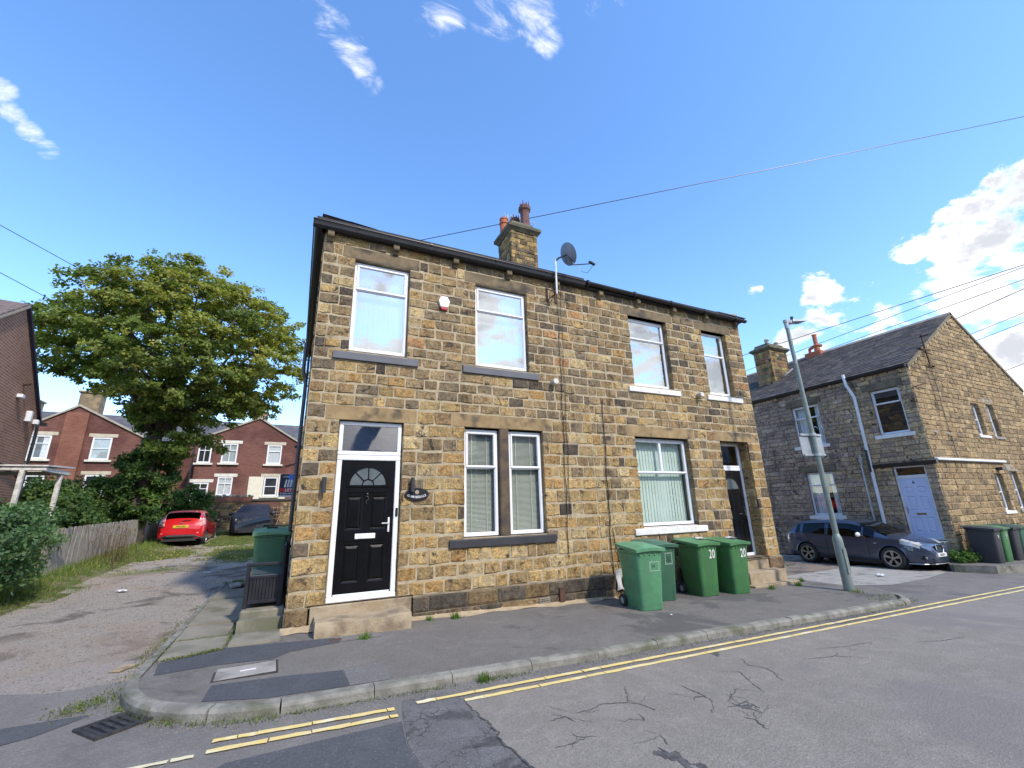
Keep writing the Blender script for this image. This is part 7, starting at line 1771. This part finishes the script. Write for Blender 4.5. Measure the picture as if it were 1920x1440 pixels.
def shrub(name, label, c, rad, n, size, pal, seed, cat='shrub', group=None, per=60, stem=True, dens=.85):
    r2 = random.Random(seed); t_ = thing(name, label, cat, (c[0], c[1], zground(c[0], c[1])), group=group, worldparts=True)
    mb = MB(); C_ = Vector(c)
    for _ in range(max(1, n//per)):
        d = Vector((r2.gauss(0, 1), r2.gauss(0, 1), r2.gauss(0, 1)+.25)).normalized(); f = r2.uniform(.55, 1.0)*(1+.14*mnoise.noise(d*2.3+C_))
        p = C_+Vector((d.x*rad[0], d.y*rad[1], d.z*rad[2]))*f*dens
        p.z = max(p.z, zground(p.x, p.y)+.12)
        clump(mb, p, .20*(rad[0]+rad[1])/2+.10, per, size, pal, r2, .75, .5, C_)
    mk('foliage', mb, LEAF, t_, fixn=False)
    if stem:
        mb = MB(); g0 = Vector((c[0], c[1], zground(c[0], c[1])-.1))
        for k in range(9):
            a = r2.random()*6.28; q = r2.uniform(.3, .75); e = C_+Vector((math.cos(a)*rad[0]*q, math.sin(a)*rad[1]*q, rad[2]*r2.uniform(-.1, .6))); mb.tube([g0+Vector((r2.gauss(0, .08), r2.gauss(0, .08), 0)), g0.lerp(e, .5)+Vector((0, 0, .1)), e], [.03, .02, .008], 5)
        mk('stem', mb, BARK, t_)
    return t_
PB = [(0.092, 0.173, 0.077), (0.121, 0.213, 0.092), (0.151, 0.254, 0.112), (0.101, 0.162, 0.061), (0.072, 0.132, 0.061)]
PD = [(0.051, 0.1, 0.029), (0.064, 0.124, 0.036), (0.082, 0.146, 0.04), (0.109, 0.173, 0.047)]
PM = [(0.098, 0.176, 0.039), (0.127, 0.215, 0.051), (0.156, 0.234, 0.055), (0.078, 0.137, 0.035)]
shrub('bush', 'blue green leafy bush at the left edge beside the drive', (-5.15, 4.55, .72), (1.10, 1.35, .95), 7000, .085, PB, 1)
shrub('bush', 'blue green bush cut by the left edge of the photo, under the canopy', (-6.5, 5.6, .80), (1.2, 1.3, 1.0), 5000, .085, PB, 2)
shrub('bush', 'taller bush with pale leaf tips beside the canopy posts', (-5.75, 7.4, .85), (.75, 1.0, .95), 3500, .085, PB, 3)
shrub('hedge_shrub', 'dark ivy covered shrub in front of the left terrace wing', (-8.3, 14.6, 1.5), (1.9, 1.6, 1.5), 7500, .13, PD, 4, group='shrubs behind the fence')
shrub('hedge_shrub', 'dark shrub behind the middle of the timber fence', (-6.9, 12.2, 1.15), (1.2, 2.0, 1.15), 5500, .12, PD, 5, group='shrubs behind the fence')
shrub('hedge_shrub', 'mid green shrub left of the tree trunk behind the fence', (-6.9, 15.6, 1.7), (1.2, 1.3, 1.5), 5000, .13, PD+PM, 6, group='shrubs behind the fence')
shrub('hedge_shrub', 'green shrub right of the trunk behind the red car roof', (-5.0, 20.8, 1.5), (1.35, 1.1, 1.5), 7000, .13, PM, 7, group='shrubs behind the fence')
shrub('hedge_shrub', 'leafy shrub under the canopy posts by the brown house', (-7.4, 9.4, .9), (.9, 1.3, 1.0), 3500, .11, PM, 8, group='shrubs behind the fence')
shrub('ivy', 'thick ivy mass wrapped round the tree trunk', (-5.55, 15.0, 3.1), (1.25, 1.0, 1.45), 7500, .13, PD+PM, 9, cat='ivy', stem=False)
shrub('ivy', 'lower ivy and brambles at the foot of the tree trunk', (-5.5, 14.9, 1.75), (.95, .8, .95), 5000, .12, PD+PM, 19, cat='ivy', stem=False)
shrub('nettles', 'bright green nettle clump at the foot of the sooty wall corner', (18.55, -.62, -.62), (.55, .3, .22), 900, .07, [(.07, .15, .03), (.09, .18, .035), (.055, .12, .025)], 10, cat='weeds', stem=False, per=30)
# dry stalks by the fence
ds = thing('dry_weeds', 'tall brown seed heads of dried weeds in front of the fence', 'weeds', (-4.85, 10.4, .1), worldparts=True)
mb = MB(); r2 = random.Random(12)
for k in range(70):
    x, y = -4.9+r2.gauss(0, .22), 10.4+r2.gauss(0, .8); z = zground(x, y); h = r2.uniform(.4, 1.05); e = Vector((x+r2.gauss(0, .12), y+r2.gauss(0, .12), z+h)); mb.colr = jit((.20, .13, .065), r2); mb.tube([(x, y, z), e], [.006, .004], 3)
    clump(mb, e, .09, 16, .03, [(.24, .16, .08), (.18, .11, .055), (.28, .20, .11)], r2, 1.2)
mk('stalks', mb, GRASSM, ds, fixn=False)
# grass
mb = MB(); r2 = random.Random(21)
def blade(x, y, z, h, w_, c):
    a = r2.random()*6.28; dx, dy = math.cos(a)*w_, math.sin(a)*w_; lx, ly = r2.gauss(0, .35)*h, r2.gauss(0, .35)*h
    mb.colr = c; mb.face([(x-dx, y-dy, z), (x+dx, y+dy, z), (x+lx, y+ly, z+h)])
n = 0
while n < 34000:
    x, y = r2.uniform(-7.2, -.3), r2.uniform(2.5, 22)*1.0
    if r2.random() > 1.0/(1+.04*max(0, y-4)): continue
    g_ = grassw(x, y)
    if r2.random() > g_: n += .15; continue
    tall = 1+1.6*sstep(-4.6, -5.1, x)
    c = jit(r2.choice([(.12, .21, .035), (.15, .25, .042), (.18, .24, .055), (.24, .235, .085), (.14, .22, .04)]), r2)
    blade(x, y, zground(x, y)-.01, r2.uniform(.03, .085)*tall, r2.uniform(.004, .010)*(1+.03*y), c); n += 1
for k in range(3500):
    x, y = r2.gauss(14.4, 1.0), r2.gauss(4.3, .6)
    if x > 15.7 or x < 11.2: continue
    blade(x, y, zground(x, y)-.02, r2.uniform(.05, .13), .014, jit((.09, .17, .03), r2))
for k in range(420):
    x, y = r2.gauss(-1.8, 1.0), r2.gauss(12.5, 2.5)
    mb.colr = jit((.45, .38, .09), r2); leaf(mb, Vector((x, y, zground(x, y)+.03)), .07, r2, 2.0)
for k in range(400):
    x, y = r2.gauss(-4.2, .8), r2.gauss(13.0, 1.6)
    mb.colr = jit((.42, .36, .10), r2); leaf(mb, Vector((x, y, zground(x, y)+.04)), .06, r2, 2.0)
mk('grass', mb, GRASSM, kind='stuff', label='grass and fallen leaves along the drive and verges', cat='grass', fixn=False)
# moss and weeds in joints
mb = MB(); r2 = random.Random(31)
MC = [(.10, .15, .025), (.13, .17, .03), (.09, .12, .02), (.16, .18, .04)]
def weedline(pts, n, h, sp, zf):
    for _ in range(n):
        i = r2.randrange(len(pts)-1); t_ = r2.random(); x = lerp(pts[i][0], pts[i+1][0], t_)+r2.gauss(0, sp); y = lerp(pts[i][1], pts[i+1][1], t_)+r2.gauss(0, sp)
        k = .5+.5*nse(x, y, 2.2, 3)
        if r2.random() > k*1.3: continue
        c = jit(r2.choice(MC), r2)
        if r2.random() < .5: blade(x, y, zf(x, y), h*r2.uniform(.4, 1.2), .004, c)
        else: mb.colr = c; leaf(mb, Vector((x, y, zf(x, y)+h*.25*r2.random())), .022, r2, 1.5)
zp_ = lambda x, y: zpav(x, y)+.01
weedline([(-1.24, -.80), (-.9, -.68), (-.66, -.55)], 520, .03, .022, zp_); weedline([(-1.26, .02), (-.66, .10)], 420, .03, .02, zp_); weedline([(-1.26, .82), (-.7, .88)], 160, .02, .015, zp_); weedline([(-.66, -.5), (-.64, .0), (-.62, .8)], 360, .035, .02, zp_); weedline([(-1.27, -.9), (-1.27, .3), (-1.27, 1.8)], 340, .025, .016, zp_)
arcw = [(-1.46*math.sin(a)+.03, -1.30-1.34*math.cos(a)) for a in [R(q) for q in range(0, 91, 15)]]
weedline(arcw, 900, .045, .035, lambda x, y: zground(x, y)+.015 if y > -1.4 else zroad(x)+.003)
weedline([(-1.46, -1.25), (-1.5, .5), (-1.46, 3.0)], 700, .035, .05, lambda x, y: zground(x, y)+.005)
weedline([(-1.75, -1.75), (-1.45, -1.4)], 500, .03, .09, lambda x, y: max(zroad(x), zground(x, y))+.008)
weedline([(.1, -2.62), (.9, -2.63), (1.7, -2.63)], 350, .035, .02, lambda x, y: zroad(x)+.002); weedline([(1.9, -2.64), (2.5, -2.64)], 240, .05, .03, lambda x, y: zroad(x)+.002)
weedline([(3, -2.63), (10, -2.62)], 500, .03, .02, lambda x, y: zroad(x)+.002); weedline([(10.2, -2.5), (11.1, -2.3), (11.5, -1.8)], 900, .07, .10, lambda x, y: max(zroad(x), zroad(x))+.01); weedline([(10.5, -1.75), (10.9, -1.5)], 420, .06, .08, zp_); weedline([(10.0, -2.35), (11.0, -2.1)], 300, .03, .09, zp_)
for (x, y, q) in ((.98, -.83, 60), (2.42, -.28, 110), (2.02, -.22, 50), (6.05, -.30, 90), (1.95, -2.64, 80), (9.4, -.72, 120), (10.3, -.72, 110), (11.0, -.35, 90)):
    for _ in range(q): blade(x+r2.gauss(0, .035), y+r2.gauss(0, .03), zpav(x, y) if y > -2.5 else zroad(x), r2.uniform(.04, .12), .006, jit((.10, .18, .03), r2))
mk('joint_weeds', mb, GRASSM, kind='stuff', label='moss and small weeds in the paving joints and along the kerb', cat='weeds', fixn=False)
# sandy fillet at the foot of the plinth, grit in the gutter
mb = MB(); SAND = M('sandy_mortar_fillet', (.40, .31, .19), .95, c2=(.32, .245, .15), sc=8, bmp=.6, bsc=50)
def fil(u, v):
    x = lerp(1.72, 5.75, u); w_ = .12+.05*math.sin(x*3.1)+.04*math.sin(x*7.7)
    y = -.05-w_*v; return (x, y, zpav(x, y)+.045*(1-v)**2+.003)
mb.grid(fil, 60, 5); mk('mortar_fillet', mb, SAND, pave, smooth=True, fixn=False)
mb = MB(); mb.grid(lambda u, v: (lerp(-.06, .36, u), -.06-.14*v-.03*math.sin(u*9), zpav(0, -.1)+.06*(1-v)+.003), 12, 4); mk('mortar_fillet', mb, SAND, pave, smooth=True, fixn=False)
mb = MB(); r2 = random.Random(41)
GRIT = M('grit', (.20, .185, .165), .95, c2=(.12, .11, .10), sc=30)
for _ in range(2600):
    x = r2.uniform(-1.2, 10.5); y = -2.62-abs(r2.gauss(0, .10)) if x > .2 else -2.62-abs(r2.gauss(0, .1)); s_ = r2.uniform(.003, .009); z = zroad(x)+.002
    if x < .1: y = -1.3-math.sqrt(max(0, 1.36**2-x*x))-abs(r2.gauss(0, .1))
    mb.add([(x-s_, y-s_, z), (x+s_, y-s_*.6, z), (x+s_*.7, y+s_, z), (x-s_*.8, y+s_, z), (x, y, z+s_)], [(0, 1, 4), (1, 2, 4), (2, 3, 4), (3, 0, 4)])
for _ in range(3500):
    x = r2.uniform(-4.6, -1.5); y = r2.uniform(-1.2, 7); s_ = r2.uniform(.004, .014); z = max(zground(x, y), zroad(x) if y < -1 else -9)
    mb.add([(x-s_, y-s_, z), (x+s_, y-s_*.6, z), (x+s_*.7, y+s_, z), (x-s_*.8, y+s_, z), (x, y, z+s_)], [(0, 1, 4), (1, 2, 4), (2, 3, 4), (3, 0, 4)])
mk('grit', mb, GRIT, kind='stuff', label='loose grit along the kerb and on the drive', cat='grit', fixn=False)
# litter
def scrap(x, y, z, s_, lab, mat=UPVC_D):
    mb = MB(); r2 = random.Random(int(x*100)); mb.grid(lambda u, v: (s_*(u-.5)*1.6, s_*(v-.5), .02+.25*s_*abs(math.sin(u*5+v*3))), 6, 5); o = mk('paper_scrap', mb, mat, label=lab, cat='litter', fixn=False); o.location = (x, y, z); o.rotation_euler = (0, 0, r2.random()*6)
scrap(-3.3, 5.6, zground(-3.3, 5.6), .14, 'crumpled white paper on the gravel drive'); scrap(14.6, -.25, zroad(14.6)+.01, .16, 'white paper scrap on the concrete beside the dark car'); scrap(-2.0, 7.4, zground(-2, 7.4), .10, 'small white scrap further up the drive'); scrap(5.62, -1.62, zpav(5.6, -1.6), .03, 'tiny white scrap in front of the pale bin')
mb = MB(); mb.box(-.11, .11, -.06, .06, 0, .03, .01); o = mk('broken_stone', mb, STEP, label='pale broken stone on the gravel by the kerb', cat='stone'); o.location = (-1.62, -.55, zground(-1.62, -.55)); o.rotation_euler = (0, 0, 1.1)
# ------------------------------------------------------------------ overhead wires
def wire(a, b_, sag, r, lab, grp=None):
    a, b_ = Vector(a), Vector(b_); v_ = b_-a
    if a.x < -5: a = a-v_*4
    else: b_ = b_+v_*1.2
    sag = 0.0 if a.x < -5 or a.x > 30 else .12
    cable([a.lerp(b_, k/24)-Vector((0, 0, sag*4*(k/24)*(1-k/24))) for k in range(25)], r, lab, name='overhead_wire', cat='wire', group=grp, n=4)
wire((2.17, 5.68, 9.86), (22.26, -4.61, 14.24), 0.15, 0.012, 'thin wire crossing the sky from behind the roof to the top right')
wire((-9.66, 9.91, 10.41), (-7.79, 13.23, 10.27), 0.05, 0.012, 'upper thin wire at the left edge beside the tree')
wire((-9.65, 10.56, 9.08), (-9.29, 15.19, 9.65), 0.05, 0.012, 'lower thin wire at the left edge above the brown roof')
wire((32.54, 16.17, 13.01), (39.02, -0.11, 14.73), 0.1, 0.025, 'topmost wire behind the far house, right of the lamp')
wire((32.72, 16.58, 11.61), (39.05, -0.07, 14.62), 0.1, 0.02, 'second wire behind the far house')
wire((32.78, 16.75, 10.99), (39.24, 0.15, 13.93), 0.1, 0.02, 'third wire behind the far house')
wire((36.58, 10.75, 10.6), (39.37, 0.31, 13.42), 0.1, 0.025, 'fourth wire from the top behind the far gable')
wire((37.73, 8.54, 10.07), (39.69, 0.73, 12.05), 0.1, 0.02, 'fifth wire from the top behind the far gable')
wire((38.4, 6.88, 10.06), (39.8, 0.9, 11.5), 0.1, 0.02, 'sixth wire from the top behind the far gable')
wire((39.03, 6.47, 7.66), (40.2, 1.61, 9.06), 0.1, 0.02, 'lowest wire behind the far gable')
